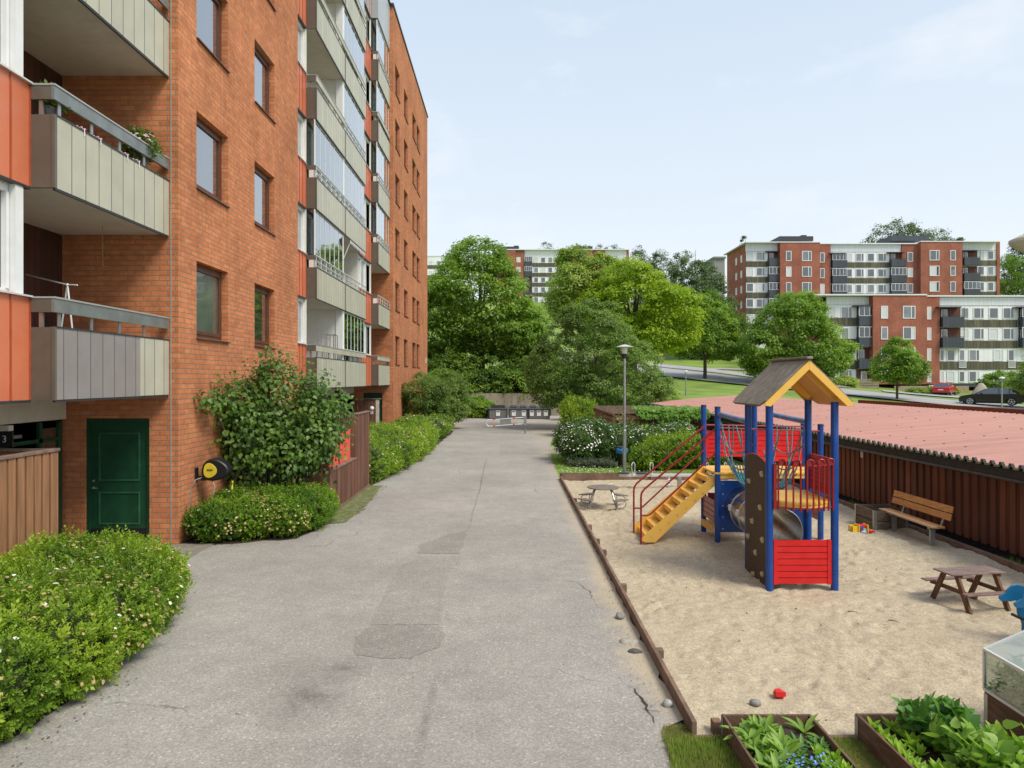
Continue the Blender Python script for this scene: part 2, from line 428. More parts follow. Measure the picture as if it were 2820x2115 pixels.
# ---------------------------------------------------------------- ground height
_cp = np.array([  # X, Y, z measured on the hillside
 (39.6,60,.55),(32.9,68,1.5),(23,80,2.95),(17.8,88,3.95),(46,53,0.0),(12,96,5.0),(5,100,6.0),
 (27,74,2.2),(36,74,2.0),(30,84,3.3),(24,90,4.2),(20,97,5.0),(47,84,1.5),(56,84,1.1),(64,84,.9),(50,76,.9),(58,74,.7),(70,78,.7),(40,85,2.3),
 (36,116,6.6),(44,116,7.2),(36,100,5.2),(60,100,4.0),(80,112,7.0),(110,112,7.0),(90,90,2.5),(45,130,9.0),(90,130,9.5),
 (12,42,.1),(16,45,.9),(22,45,.8),(14,55,1.5),(20,60,1.7),(26,60,1.4),(32,52,.4),(14,70,2.5),(8,80,3.5),(40,44,-.4),(60,50,-.6),(60,62,.2),
 (-20,60,3.2),(0,60,2.8),(0,80,5.5),(-20,90,8),(-10,120,12),(15,120,9),(10,150,15),(-30,160,20),(30,180,22),(70,180,22),(110,180,20),(-60,120,14),(-60,60,5)],dtype=float)
def _U(r): return np.where(r>0, r*r*np.log(np.maximum(r,1e-9)), 0)
def _fit():
    P=_cp[:,:2]/50; n=len(P)
    K=_U(np.linalg.norm(P[:,None]-P[None],axis=2))+np.eye(n)*.002
    A=np.zeros((n+3,n+3)); A[:n,:n]=K; A[:n,n]=1; A[:n,n+1:]=P; A[n,:n]=1; A[n+1:,:n]=P.T
    b=np.zeros(n+3); b[:n]=_cp[:,2]; return np.linalg.solve(A,b)
_w=_fit()
def hill(X,Y):
    X=np.asarray(X,float); Y=np.asarray(Y,float); s=X.shape
    Q=np.stack([X.ravel(),Y.ravel()],1)/50; P=_cp[:,:2]/50
    D=np.linalg.norm(Q[:,None]-P[None],axis=2)
    return (_U(D)@_w[:len(P)]+_w[len(P)]+Q@_w[len(P)+1:]).reshape(s)
def sst(a,b,x):
    t=np.clip((np.asarray(x,float)-a)/(b-a),0,1); return t*t*(3-2*t)
def gh(X,Y):
    """ground height: flat yard in front, retained bank behind it, hill beyond"""
    X=np.asarray(X,float); Y=np.asarray(Y,float)
    far=hill(X,Y)
    bank=np.where(Y>53.25, 1.55+ (Y-53.25)*.12, 0)
    left=np.where(Y>53.25, bank+(far-bank)*sst(60,72,Y), 0)
    right=far*np.maximum(sst(36,44,Y)*sst(8,13,X),sst(56,64,Y))
    k=sst(5,11,X)
    z=left*(1-k)+np.maximum(right,0*right-1)*k
    return np.where(X<5,left,z)
def ghf(x,y): return float(gh(np.array([x]),np.array([y]))[0])
xs=np.unique(np.concatenate([np.arange(-40,14,2.0),np.arange(14,70,1.5),np.arange(70,230,8.0),[-400,-250,-150,-100,-70,-55,300,420]]))
ys=np.unique(np.concatenate([[-30,-10,0,10,20,30,36,40,44,48,51,53.0,53.28],np.arange(54,132,1.5),np.arange(134,240,6),[260,300,400,600]]))
GX,GY=np.meshgrid(xs,ys); GZ=gh(GX,np.minimum(GY,190))-.03
# garage stands in a shallow cut beside the playground
cut=((GX>7.4)&(GX<14)&(GY<36)); GZ=np.where(cut,-.12,GZ)
V=np.stack([GX.ravel(),GY.ravel(),GZ.ravel()],1); nx=len(xs); ny=len(ys)
ii=np.arange(ny-1)[:,None]*nx+np.arange(nx-1)[None]
F=np.stack([ii,ii+1,ii+1+nx,ii+nx],-1).reshape(-1,4)
def lawnmat():
    m=M('lawn',(.175,.26,.035),.85,var=.35,scale=.35,dirt=(.23,.28,.06,.5),dscale=1.3,bump=.6,bscale=14,stretch=(1,1,1)); return m
m_lawn=lawnmat()
g=structure(arr_mesh('ground',V,F,m_lawn)); g.data.shade_smooth()

# ---------------------------------------------------------------- asphalt
def asphalt(name, base, sp=.34, dark=False, crack=True):
    m=bpy.data.materials.new(name); t,b,L=nodes(m)
    g=t.nodes.new('ShaderNodeNewGeometry')
    def noise(sc_,det=5,ro=.6):
        n=t.nodes.new('ShaderNodeTexNoise'); n.inputs['Scale'].default_value=sc_; n.inputs['Detail'].default_value=det; n.inputs['Roughness'].default_value=ro
        L.new(g.outputs['Position'],n.inputs['Vector']); return n
    def rng_(s,a,b_,c,d_):
        r=t.nodes.new('ShaderNodeMapRange'); r.inputs['From Min'].default_value=a; r.inputs['From Max'].default_value=b_; r.inputs['To Min'].default_value=c; r.inputs['To Max'].default_value=d_
        L.new(s,r.inputs['Value']); return r.outputs[0]
    def mul(a,b_):
        q=t.nodes.new('ShaderNodeMath'); q.operation='MULTIPLY'; L.new(a,q.inputs[0]); L.new(b_,q.inputs[1]); return q.outputs[0]
    n1=noise(.45,6,.62); n2=noise(3.2,6,.7); n3=noise(48,3,.6)
    f=mul(rng_(n1.outputs['Fac'],.3,.7,.84,1.12), rng_(n2.outputs['Fac'],.3,.7,.90,1.08))
    vo=t.nodes.new('ShaderNodeTexVoronoi'); vo.inputs['Scale'].default_value=62; L.new(g.outputs['Position'],vo.inputs['Vector'])
    sx=t.nodes.new('ShaderNodeSeparateColor'); L.new(vo.outputs['Color'],sx.inputs[0])
    sprk=rng_(sx.outputs[0],0,1,.84,1.12); f=mul(f,sprk)
    lt=rng_(sx.outputs[1],.93,.96,1,1+sp); f=mul(f,lt)
    f=mul(f,rng_(n3.outputs['Fac'],.35,.65,.86,1.12))
    if crack:
        nd=noise(2.2,4); ad=t.nodes.new('ShaderNodeVectorMath'); ad.operation='MULTIPLY_ADD'; ad.inputs[1].default_value=(.5,.5,0); L.new(nd.outputs['Color'],ad.inputs[0]); L.new(g.outputs['Position'],ad.inputs[2])
        v2=t.nodes.new('ShaderNodeTexVoronoi'); v2.feature='DISTANCE_TO_EDGE'; v2.inputs['Scale'].default_value=.42; L.new(ad.outputs[0],v2.inputs['Vector'])
        cr_=rng_(v2.outputs['Distance'],.0,.006,1,0)
        msk=rng_(n1.outputs['Fac'],.56,.64,0,.55); cc=mul(cr_,msk)
        iv=t.nodes.new('ShaderNodeMath'); iv.operation='SUBTRACT'; iv.inputs[0].default_value=1; L.new(cc,iv.inputs[1]); f=mul(f,iv.outputs[0])
    # old oil stains and gravel wear of fixed places
    for (cx,cy,rx,ry,am) in ([(-1.75,5.95,.35,.45,.34),(-1.55,6.6,.22,.3,.28),(-2.05,6.5,.5,.35,.18),(-.68,5.6,.05,.9,.25),(.9,9.8,.5,.9,-.06)] if not dark else []):
        sb=t.nodes.new('ShaderNodeVectorMath'); sb.operation='SUBTRACT'; sb.inputs[1].default_value=(cx,cy,0); L.new(g.outputs['Position'],sb.inputs[0])
        dv=t.nodes.new('ShaderNodeVectorMath'); dv.operation='DIVIDE'; dv.inputs[1].default_value=(rx,ry,1); L.new(sb.outputs[0],dv.inputs[0])
        ln=t.nodes.new('ShaderNodeVectorMath'); ln.operation='LENGTH'; L.new(dv.outputs[0],ln.inputs[0])
        r=rng_(ln.outputs['Value'],.2,1.3,am,0); q=mul(r,rng_(n2.outputs['Fac'],.38,.62,.1,1.5))
        iv=t.nodes.new('ShaderNodeMath'); iv.operation='SUBTRACT'; iv.inputs[0].default_value=1; L.new(q,iv.inputs[1]); f=mul(f,iv.outputs[0])
    vm=t.nodes.new('ShaderNodeVectorMath'); vm.operation='SCALE'; vm.inputs[0].default_value=base; L.new(f,vm.inputs['Scale'])
    sp_=t.nodes.new('ShaderNodeSeparateXYZ'); L.new(g.outputs['Position'],sp_.inputs[0])
    # sand blown over the edge next to the timber, moss in a few places
    e1=rng_(sp_.outputs[0],.62,1.45,-.35,1.15); n6=noise(1.3,8,.72); e2=t.nodes.new('ShaderNodeMath'); e2.operation='MULTIPLY_ADD'; e2.inputs[1].default_value=1.9
    L.new(n6.outputs['Fac'],e2.inputs[0]); L.new(e1,e2.inputs[2]); e3=rng_(e2.outputs[0],1.40,1.95,0,.88)
    y1=rng_(sp_.outputs[1],5.0,5.8,0,1); y2=rng_(sp_.outputs[1],9,21,1,.30); e4=mul(mul(e3,y1),y2)
    ms_=t.nodes.new('ShaderNodeMix'); ms_.data_type='RGBA'; L.new(e4,ms_.inputs['Factor']); L.new(vm.outputs[0],ms_.inputs[6]); ms_.inputs[7].default_value=(.50,.415,.30,1)
    L.new(ms_.outputs[2],b.inputs['Base Color']); b.inputs['Roughness'].default_value=.92; b.inputs['Specular IOR Level'].default_value=.25
    bp=t.nodes.new('ShaderNodeBump'); bp.inputs['Strength'].default_value=.8; bp.inputs['Distance'].default_value=.006; L.new(sprk,bp.inputs['Height']); L.new(bp.outputs[0],b.inputs['Normal'])
    return m
m_asph=asphalt('asphalt',(.345,.320,.294)); m_asph2=asphalt('asphalt_patch',(.290,.267,.243),.4,True,False); m_asph3=asphalt('asphalt_patch_old',(.318,.293,.266),.4,True,True)
m_road=M('road_asphalt',(.36,.35,.35),.9,var=.1,scale=.6,dirt=(.28,.27,.27,.5)); m_kerb=M('kerb_stone',(.26,.25,.23),.85,var=.15)
def sheet(name,poly,z,mat,kind='structure'):
    mb=MB(); mb.add([(x,y,z) for x,y in poly],[tuple(range(len(poly)))])
    o=mb.build(name,mat); o['kind']=kind
    if o.data.polygons[0].normal.z<0: o.data.flip_normals()
    return o
def jag(poly,amp=.03,step=.12,seed=1):
    """ragged version of a closed outline"""
    r=random.Random(seed); out=[]
    for i,(a,b) in enumerate(zip(poly,poly[1:]+poly[:1])):
        L_=math.dist(a,b); n=max(1,int(L_/step))
        for k in range(n):
            t=k/n; out.append((a[0]+(b[0]-a[0])*t+r.uniform(-amp,amp),a[1]+(b[1]-a[1])*t+r.uniform(-amp,amp)))
    return out
right=[(1.17,-2),(1.19,5.0),(1.24,5.5),(1.43,5.62),(1.435,8),(1.435,12),(1.437,19.15),(1.5,21),(1.52,24),(1.7,28),(1.95,31),(2.4,34),(3.4,40),(4.6,45),(4.8,52.95)]
rr=[]; r_=random.Random(3)
for a,b in zip(right,right[1:]):
    n=max(1,int(math.dist(a,b)/.15))
    for k in range(n):
        t=k/n; am=.035 if a[1]<6.6 or a[1]>19 else .012; rr.append((a[0]+(b[0]-a[0])*t+r_.uniform(-am,am), a[1]+(b[1]-a[1])*t))
rr.append(right[-1])
sheet('asphalt_yard',[(-14,-2)]+rr+[(-14,52.95)],0,m_asph)
def c8(pts): return [gp(700+x/1.843,1250+y/1.843) for x,y in pts]
sheet('asphalt_patch',jag(c8([(508,945),(560,888),(640,872),(780,866),(945,873),(965,930),(930,985),(790,1041),(640,1036),(507,1022)]),.02,.07,2),.004,m_asph2)
sheet('asphalt_patch',jag(c8([(600,868),(668,690),(740,575),(840,520),(1060,520),(985,615),(955,760),(945,866)]),.02,.1,4),.004,m_asph3)
sheet('asphalt_patch',jag(c8([(820,505),(850,455),(1085,385),(1045,507)]),.03,.15,5),.0045,m_asph2)
sheet('asphalt_patch',jag([(-3.6,37.5),(3.4,36.5),(3.9,41),(-3.4,47)],.05,.6,6),.004,m_asph3)
sheet('asphalt_patch',jag([gp(1380,1225),gp(1560,1232),gp(1558,1252),gp(1375,1250)],.05,.3,6),.0046,m_asph3)
sheet('entry_slab',[(-7.5,9.3),(-5.0,10.3),(-5.0,11.62),(-7.5,11.62)],.006,M('entry_concrete',(.25,.22,.19),.9,var=.2,dirt=(.15,.14,.11,.6)))
# cracks: thin dark open joints
def crack(pts,w=.012,seed=0):
    r=random.Random(seed); P=[]
    for a,b in zip(pts,pts[1:]):
        n=max(2,int(math.dist(a,b)/.06))
        for k in range(n):
            t=k/n; P.append((a[0]+(b[0]-a[0])*t+r.uniform(-.02,.02),a[1]+(b[1]-a[1])*t+r.uniform(-.02,.02)))
    P.append(pts[-1]); mb=MB()
    for i,(x,y) in enumerate(P):
        j=min(i+1,len(P)-1); dx=P[j][0]-P[max(i-1,0)][0]; dy=P[j][1]-P[max(i-1,0)][1]; l=math.hypot(dx,dy) or 1
        ww=w*r.uniform(.2,1)*(.3+1.4*math.sin(math.pi*(i+.5)/len(P))); mb.v.append((x-dy/l*ww/2,y+dx/l*ww/2,.0085)); mb.v.append((x+dy/l*ww/2,y-dx/l*ww/2,.0085))
    for i in range(len(P)-1): mb.f.append((2*i,2*i+1,2*i+3,2*i+2)); mb.m.append(0)
    return mb
mck=M('dark_crack',(.055,.045,.035),1,var=.2)
cm=MB()
for k,pts in enumerate([[(1925,1195),(1975,1260),(2005,1320),(2030,1370)],[(1975,1300),(2060,1310)],[(475,345),(620,352),(860,352),(1040,352),(1060,335)],[(150,468),(250,472),(360,470),(410,440)],
        [(1085,395),(1110,300),(1140,200),(1170,60),(1190,0)],[(590,222),(680,230)],[(1560,640),(1640,655),(1700,700),(1740,780)],[(1490,500),(1560,505)],[(460,350),(520,300),(590,230)]]):
    c=crack(c8(pts),.016 if k in(0,) else .007,k); cm.add(c.v,c.f)
structure(cm.build('asphalt_cracks',mck))

# sand washed onto the asphalt beside the timber
m_sand=bpy.data.materials.new('sand'); t,b,L=nodes(m_sand)
gg=t.nodes.new('ShaderNodeNewGeometry')
def _n(s,d=5,r=.6,st=None):
    n=t.nodes.new('ShaderNodeTexNoise'); n.inputs['Scale'].default_value=s; n.inputs['Detail'].default_value=d; n.inputs['Roughness'].default_value=r
    L.new(gg.outputs['Position'],n.inputs['Vector']); return n
n1=_n(.9,7,.65); n2=_n(9,5,.65); n3=_n(130,2)
cr1=t.nodes.new('ShaderNodeValToRGB'); cr1.color_ramp.elements[0].position=.30; cr1.color_ramp.elements[0].color=(.40,.325,.23,1); cr1.color_ramp.elements[1].position=.62; cr1.color_ramp.elements[1].color=(.53,.445,.325,1)
mm=t.nodes.new('ShaderNodeMath'); mm.operation='MULTIPLY_ADD'; mm.inputs[1].default_value=.55; L.new(n2.outputs['Fac'],mm.inputs[0])
m5=t.nodes.new('ShaderNodeMath'); m5.operation='MULTIPLY'; m5.inputs[1].default_value=.45; L.new(n1.outputs['Fac'],m5.inputs[0]); L.new(m5.outputs[0],mm.inputs[2])
L.new(mm.outputs[0],cr1.inputs[0])
vr=t.nodes.new('ShaderNodeTexVoronoi'); vr.inputs['Scale'].default_value=75; L.new(gg.outputs['Position'],vr.inputs['Vector'])
sp=t.nodes.new('ShaderNodeSeparateColor'); L.new(vr.outputs['Color'],sp.inputs[0])
mr=t.nodes.new('ShaderNodeMapRange'); mr.inputs['To Min'].default_value=.74; mr.inputs['To Max'].default_value=1.18; L.new(sp.outputs[0],mr.inputs['Value'])
vs=t.nodes.new('ShaderNodeVectorMath'); vs.operation='SCALE'; L.new(cr1.outputs[0],vs.inputs[0]); L.new(mr.outputs[0],vs.inputs['Scale'])
n7=_n(1.7,9,.78); d7=t.nodes.new('ShaderNodeMapRange'); d7.inputs['From Min'].default_value=.57; d7.inputs['From Max'].default_value=.70; d7.inputs['To Max'].default_value=.42; L.new(n7.outputs['Fac'],d7.inputs['Value'])
mx7=t.nodes.new('ShaderNodeMix'); mx7.data_type='RGBA'; L.new(d7.outputs[0],mx7.inputs['Factor']); L.new(vs.outputs[0],mx7.inputs[6]); mx7.inputs[7].default_value=(.30,.205,.11,1)
L.new(mx7.outputs[2],b.inputs['Base Color']); b.inputs['Roughness'].default_value=.95; b.inputs['Specular IOR Level'].default_value=.15
bp=t.nodes.new('ShaderNodeBump'); bp.inputs['Strength'].default_value=.6; bp.inputs['Distance'].default_value=.02; L.new(n2.outputs['Fac'],bp.inputs['Height'])
bp2=t.nodes.new('ShaderNodeBump'); bp2.inputs['Strength'].default_value=.5; bp2.inputs['Distance'].default_value=.004; L.new(n3.outputs['Fac'],bp2.inputs['Height']); L.new(bp.outputs[0],bp2.inputs['Normal']); L.new(bp2.outputs[0],b.inputs['Normal'])
step=.035
sx_=np.arange(1.475,7.44,step); sy_=np.arange(5.32,19.10,step)
SX,SY=np.meshgrid(sx_,sy_)
def fbm(X,Y,sc_,seed):
    """smooth value noise in numpy"""
    r=np.random.default_rng(seed); G=r.random((257,257))
    x=X*sc_; y=Y*sc_; xi=np.floor(x).astype(int); yi=np.floor(y).astype(int); fx=x-xi; fy=y-yi
    fx=fx*fx*(3-2*fx); fy=fy*fy*(3-2*fy); a=G[xi%256,yi%256]; b_=G[(xi+1)%256,yi%256]; c=G[xi%256,(yi+1)%256]; d_=G[(xi+1)%256,(yi+1)%256]
    return (a*(1-fx)+b_*fx)*(1-fy)+(c*(1-fx)+d_*fx)*fy-.5
SZ=-.012+.04*fbm(SX,SY,.7,1)+.032*fbm(SX,SY,2.1,2)+.026*fbm(SX,SY,5.3,3)+.020*fbm(SX,SY,11,4)+.008*fbm(SX,SY,23,5)
rs=np.random.default_rng(11)
for k in range(900):          # footprints and digging
    cx,cy=rs.uniform(1.5,7.4),rs.uniform(5.4,19); an=rs.uniform(0,3.14); a,b_=rs.uniform(.05,.13),rs.uniform(.03,.06)
    i0,i1=np.searchsorted(sx_,[cx-.3,cx+.3]); j0,j1=np.searchsorted(sy_,[cy-.3,cy+.3])
    dx=SX[j0:j1,i0:i1]-cx; dy=SY[j0:j1,i0:i1]-cy
    u_=(dx*math.cos(an)+dy*math.sin(an))/a; v_=(-dx*math.sin(an)+dy*math.cos(an))/b_; q=u_**2+v_**2
    SZ[j0:j1,i0:i1]+= -rs.uniform(.010,.034)*np.exp(-q)+.008*np.exp(-(np.sqrt(q)-1.6)**2*2)
for (cx,cy,rx,ry,dp) in [(3.95,9.05,.6,.15,.05),(2.3,11.9,.3,.4,.04),(4.2,10.9,.7,.4,.05),(2.9,9.6,.5,.5,.03),(5.8,8.6,.5,.35,.03),(1.8,15,.5,.4,.03)]:
    SZ-=dp*np.exp(-((SX-cx)/rx)**2-((SY-cy)/ry)**2)
SZ+=.05*np.exp(-((7.44-SX)/.25)**2)*(.6+fbm(SX,SY,1.5,8))+.02*np.exp(-((SX-1.47)/.2)**2)
SZ=np.maximum(SZ,-.10); SZ=np.where(SY<5.42,np.maximum(SZ,-.004),SZ)
V=np.stack([SX.ravel(),SY.ravel(),SZ.ravel()],1); nx=len(sx_); ny=len(sy_)
ii=np.arange(ny-1)[:,None]*nx+np.arange(nx-1)[None]; F=np.stack([ii,ii+1,ii+1+nx,ii+nx],-1).reshape(-1,4)
# the ground sheet is lowered under the sand
so_=structure(arr_mesh('sand',V,F,m_sand)); so_.data.shade_smooth()
me=g.data
for v in me.vertices:
    if 0<=v.co.x<=8 and 0<=v.co.y<=20.5: v.co.z=-.16
def spill(name,poly,z=.009,seed=1):
    return sheet(name,jag(poly,.02,.06,seed),z,m_sand)
0 and spill('spilled_sand',[(1.12,5.55),(1.22,5.9),(1.22,6.3),(1.05,6.9),(1.12,7.5),(1.28,8),(1.24,8.7),(1.33,9.6),(1.38,11),(1.44,11),(1.44,5.55)],.009,1)
sheet('grass_verge',[(1.0,-2),(1.1,5.0),(1.16,5.5),(1.40,5.7),(1.46,5.34),(8,5.34),(8,-2)],-.012,M('worn_turf',(.20,.19,.075),.95,var=.4,scale=2.5,dirt=(.27,.20,.13,.8),dscale=2.5,bump=.5,bscale=30))
sheet('grass_lawn',[(1.44,19.2),(1.5,24),(1.7,28),(1.95,31),(2.4,34),(3.4,40),(8.2,40),(8.2,19.2)],-.010,M('mown_turf',(.16,.27,.03),.9,var=.35,scale=1.5,dirt=(.15,.19,.06,.5),dscale=3,bump=.6,bscale=25))
sheet('gravel_strip',[(7.47,4),(7.95,4),(7.95,38),(7.47,38)],-.05,M('gravel',(.20,.18,.15),.95,var=.5,scale=40,bump=1,bscale=60,dirt=(.05,.07,.02,.7),dscale=3))
m_soil=M('soil',(.045,.030,.020),.95,var=.5,scale=14,bump=1,bscale=30)
sheet('planting_bed',jag([(-5.9,2),(-4.0,3.6),(-3.80,6.3),(-4.0,8),(-4.5,9.0),(-5.9,9.2)],.04,.2,9),.003,m_soil)
sheet('planting_bed',jag([(-5.6,11.5),(-5.2,11.45),(-3.75,12.0),(-3.45,13.3),(-3.6,18.0),(-3.55,18.4),(-3.35,22),(-3.05,28),(-2.95,36),(-3.4,46),(-5.6,47)],.05,.25,10),.003,m_soil)
sheet('mossy_verge',jag([(-3.66,13.2),(-3.2,13.3),(-3.1,14.6),(-3.22,16.2),(-3.30,17.9),(-3.66,18)],.04,.12,12),.0085,M('moss',(.14,.15,.06),.95,var=.4,scale=8,dirt=(.30,.26,.22,.8),dscale=5))

# ---------------------------------------------------------------- hill roads
def ribbon(name,pts,w0,w1,zoff,mat,thick=0):
    """strip draped over the hill between offsets w0..w1 from the centreline"""
    P=[]; 
    for a,b in zip(pts,pts[1:]):
        n=max(1,int(math.dist(a,b)/2.0))
        for k in range(n): P.append((a[0]+(b[0]-a[0])*k/n,a[1]+(b[1]-a[1])*k/n))
    P.append(pts[-1]); P=np.array(P)
    for _ in range(6): P[1:-1]=(P[:-2]+2*P[1:-1]+P[2:])/4
    T=np.gradient(P,axis=0); T/=np.linalg.norm(T,axis=1)[:,None]; N=np.stack([-T[:,1],T[:,0]],1)
    m_=5; rows=[]
    for q in np.linspace(w0,w1,m_):
        Q=P+N*q; z=gh(Q[:,0],Q[:,1]); rows.append(np.column_stack([Q,z+zoff]))
    V=np.stack(rows,1); n=len(P); V=V.reshape(-1,3)
    ii=np.arange(n-1)[:,None]*m_+np.arange(m_-1)[None]; F=np.stack([ii,ii+1,ii+1+m_,ii+m_],-1).reshape(-1,4)
    o=arr_mesh(name,V,F,mat); structure(o)
    if o.data.polygons[0].normal.z<0: o.data.flip_normals()
    return o
RD=[(75,34),(56,47),(46,55),(39.6,61),(32.9,69),(27,76),(21.5,83),(17,90),(12,99),(6,108)]
ribbon('hill_road',RD,-3.3,3.3,.10,m_road)
ribbon('kerb',RD,-3.62,-3.35,.16,m_kerb)
ribbon('kerb',RD,3.35,3.6,.16,m_kerb)
SD=[(48,63.5),(38,71.5),(31,80),(26.5,86),(21,93),(14,101)]
ribbon('side_road',[(36,73.5),(30.5,81),(27,86),(22,92),(16,99)],-2.2,1.2,.09,m_road)
ribbon('parking_area',[(40,73),(48,69),(58,68),(75,66)],-2,8.5,.07,m_road)
ribbon('footpath',[(25,90),(32,91),(40,94),(50,97)],-.9,.9,.08,M('gravel_path',(.33,.30,.27),.9,var=.15))
# ================================================================ the long brick apartment building on the left
FX, PX, BX, LX = -5.61, -6.07, -5.76, -7.58      # brick face, panel face, balcony face, loggia back wall
TOP = 20.95
bld = thing('apartment_building', (-5.61, 11.6, 0), 'long orange brick apartment building with beige balconies and orange panels beside the asphalt drive', 'building')
def wall_x(mb, x, y0, y1, z0, z1, holes, reveal=.13, sgn=1):
    """wall in the plane x=const with openings (ya,yb,za,zb); reveals go inwards"""
    ys=sorted({y0,y1,*[h[0] for h in holes],*[h[1] for h in holes]}); zs=sorted({z0,z1,*[h[2] for h in holes],*[h[3] for h in holes]})
    for a,b in zip(ys,ys[1:]):
        for c,d in zip(zs,zs[1:]):
            my,mz=(a+b)/2,(c+d)/2
            if any(h[0]<my<h[1] and h[2]<mz<h[3] for h in holes): continue
            mb.add([(x,a,c),(x,b,c),(x,b,d),(x,a,d)],[(0,1,2,3)])
    xi=x-reveal*sgn
    for a,b,c,d in holes:
        mb.add([(x,a,c),(xi,a,c),(xi,a,d),(x,a,d)],[(0,1,2,3)]); mb.add([(x,b,c),(xi,b,c),(xi,b,d),(x,b,d)],[(3,2,1,0)])
        mb.add([(x,a,c),(x,b,c),(xi,b,c),(xi,a,c)],[(0,1,2,3)]); mb.add([(x,a,d),(x,b,d),(xi,b,d),(xi,a,d)],[(3,2,1,0)])
    return mb
def wall_y(mb, y, x0, x1, z0, z1, holes, reveal=.13):
    """wall in the plane y=const facing the camera with openings (xa,xb,za,zb)"""
    xs=sorted({x0,x1,*[h[0] for h in holes],*[h[1] for h in holes]}); zs=sorted({z0,z1,*[h[2] for h in holes],*[h[3] for h in holes]})
    for a,b in zip(xs,xs[1:]):
        for c,d in zip(zs,zs[1:]):
            mx_,mz=(a+b)/2,(c+d)/2
            if any(h[0]<mx_<h[1] and h[2]<mz<h[3] for h in holes): continue
            mb.add([(a,y,c),(b,y,c),(b,y,d),(a,y,d)],[(0,1,2,3)])
    yi=y+reveal
    for a,b,c,d in holes:
        mb.add([(a,y,c),(a,yi,c),(a,yi,d),(a,y,d)],[(0,1,2,3)]); mb.add([(b,y,c),(b,yi,c),(b,yi,d),(b,y,d)],[(0,1,2,3)])
        mb.add([(a,y,c),(b,y,c),(b,yi,c),(a,yi,c)],[(0,1,2,3)]); mb.add([(a,y,d),(b,y,d),(b,yi,d),(a,yi,d)],[(0,1,2,3)])
    return mb
def flat_build(name, mb, mat, parent=None, label=None):
    """build without recalculating (open surfaces keep both sides usable)"""
    return part(bld, name, mb, mat, parent=parent, label=label)
FL=[2.7*k for k in range(7)]
# windows in the two brick faces
WB=[]; 
for dz in FL[:6]:
    WB.append((12.28,13.66,3.56+dz,4.94+dz)); WB.append((15.09,16.38,3.56+dz,4.94+dz))
WF=[]
for dz in FL[:6]:
    for a,b in ((33.85,35.25),(36.7,38.1),(39.9,41.4),(41.75,43.2)): WF.append((a,b,3.56+dz,4.98+dz))
mb=wall_x(MB(),FX,11.6,18.18,0,TOP,WB); flat_build('brick_wall',mb,m_brick)
mb=wall_x(MB(),FX,33.2,47.3,0,TOP,WF); flat_build('brick_wall',mb,m_brick)
mb=MB(); mb.add([(FX,47.3,0),(-18,47.3,0),(-18,47.3,TOP),(FX,47.3,TOP)],[(0,1,2,3)]); flat_build('brick_wall',mb,m_brick)
DW=(-7.19,-6.10,0.02,2.14)
mb=wall_y(MB(),11.6,-7.6,FX,0,TOP,[DW],.10); flat_build('brick_wall',mb,m_brick)
mb=wall_y(MB(),33.2,-7.6,FX,0,TOP,[(-7.06,-6.13,.02,2.15)],.10); flat_build('brick_wall',mb,m_brick)
mb=MB(); mb.add([(FX,18.18,0),(-7.6,18.18,0),(-7.6,18.18,TOP),(FX,18.18,TOP)],[(0,1,2,3)]); flat_build('brick_wall',mb,m_brick)
mb=MB(); mb.box(-5.742,-5.722,11.592,11.6,0,TOP); flat_build('expansion_joint',mb,m_joint)
mb=MB(); mb.box(-18,-7.62,-4,47.25,0,TOP-.1); flat_build('light_block_core',mb,m_dark)  # solid boxes added inside the walls to stop light leaking through
for a_,b_ in ((11.75,18.0),(33.35,47.2)):
    mb=MB(); mb.box(-7.615,FX-.30,a_,b_,0.02,TOP-.1); flat_build('light_block_core',mb,m_dark)
mb=MB(); mb.box(-18.1,FX+.05,11.5,18.25,TOP,TOP+.12); mb.box(-18.1,FX+.05,33.1,47.38,TOP,TOP+.12); mb.box(-18.1,-5.7,-4,11.5,TOP+.005,TOP+.10); mb.box(-18.1,-5.7,18.25,33.1,TOP+.005,TOP+.10)
flat_build('roof_edge',mb,m_roofdark)

def brown_window(y0,y1,z0,z1,x=FX,kind=0):
    """deep-set brown wooden window: frame > sash, pane, sill"""
    f=MB(); xi=x-.13; d=.075
    f.box(xi-.07,xi,y0,y0+d,z0,z1); f.box(xi-.07,xi,y1-d,y1,z0,z1); f.box(xi-.07,xi,y0+d,y1-d,z0,z0+d); f.box(xi-.07,xi,y0+d,y1-d,z1-d,z1)
    o=part(bld,'window',f,m_brownframe)
    s=MB(); e=.06; a,b,c,dd=y0+d,y1-d,z0+d,z1-d
    s.box(xi-.05,xi+.012,a,a+e,c,dd); s.box(xi-.05,xi+.012,b-e,b,c,dd); s.box(xi-.05,xi+.012,a+e,b-e,c,c+e); s.box(xi-.05,xi+.012,a+e,b-e,dd-e,dd)
    if y0>30: s.box(xi-.05,xi+.012,(a+b)/2-.03,(a+b)/2+.03,c+e,dd-e)
    part(bld,'sash',s,m_brownframe,parent=o)
    p=MB(); p.box(xi-.03,xi-.02,a+e,b-e,c+e,dd-e); part(bld,'pane',p,[m_pane,m_pane_green,m_pane_curtain][kind],parent=o)
    k=MB(); k.prism([(x+.045,z0-.035),(x+.045,z0-.012),(xi,z0+.018),(xi,z0-.02)],y0-.01,y1+.01,'y'); part(bld,'sill',k,m_brownframe,parent=o)
    return o
for i,h in enumerate(WB): brown_window(*h,kind=1 if i in (0,) else 0)
for i,h in enumerate(WF): brown_window(*h)

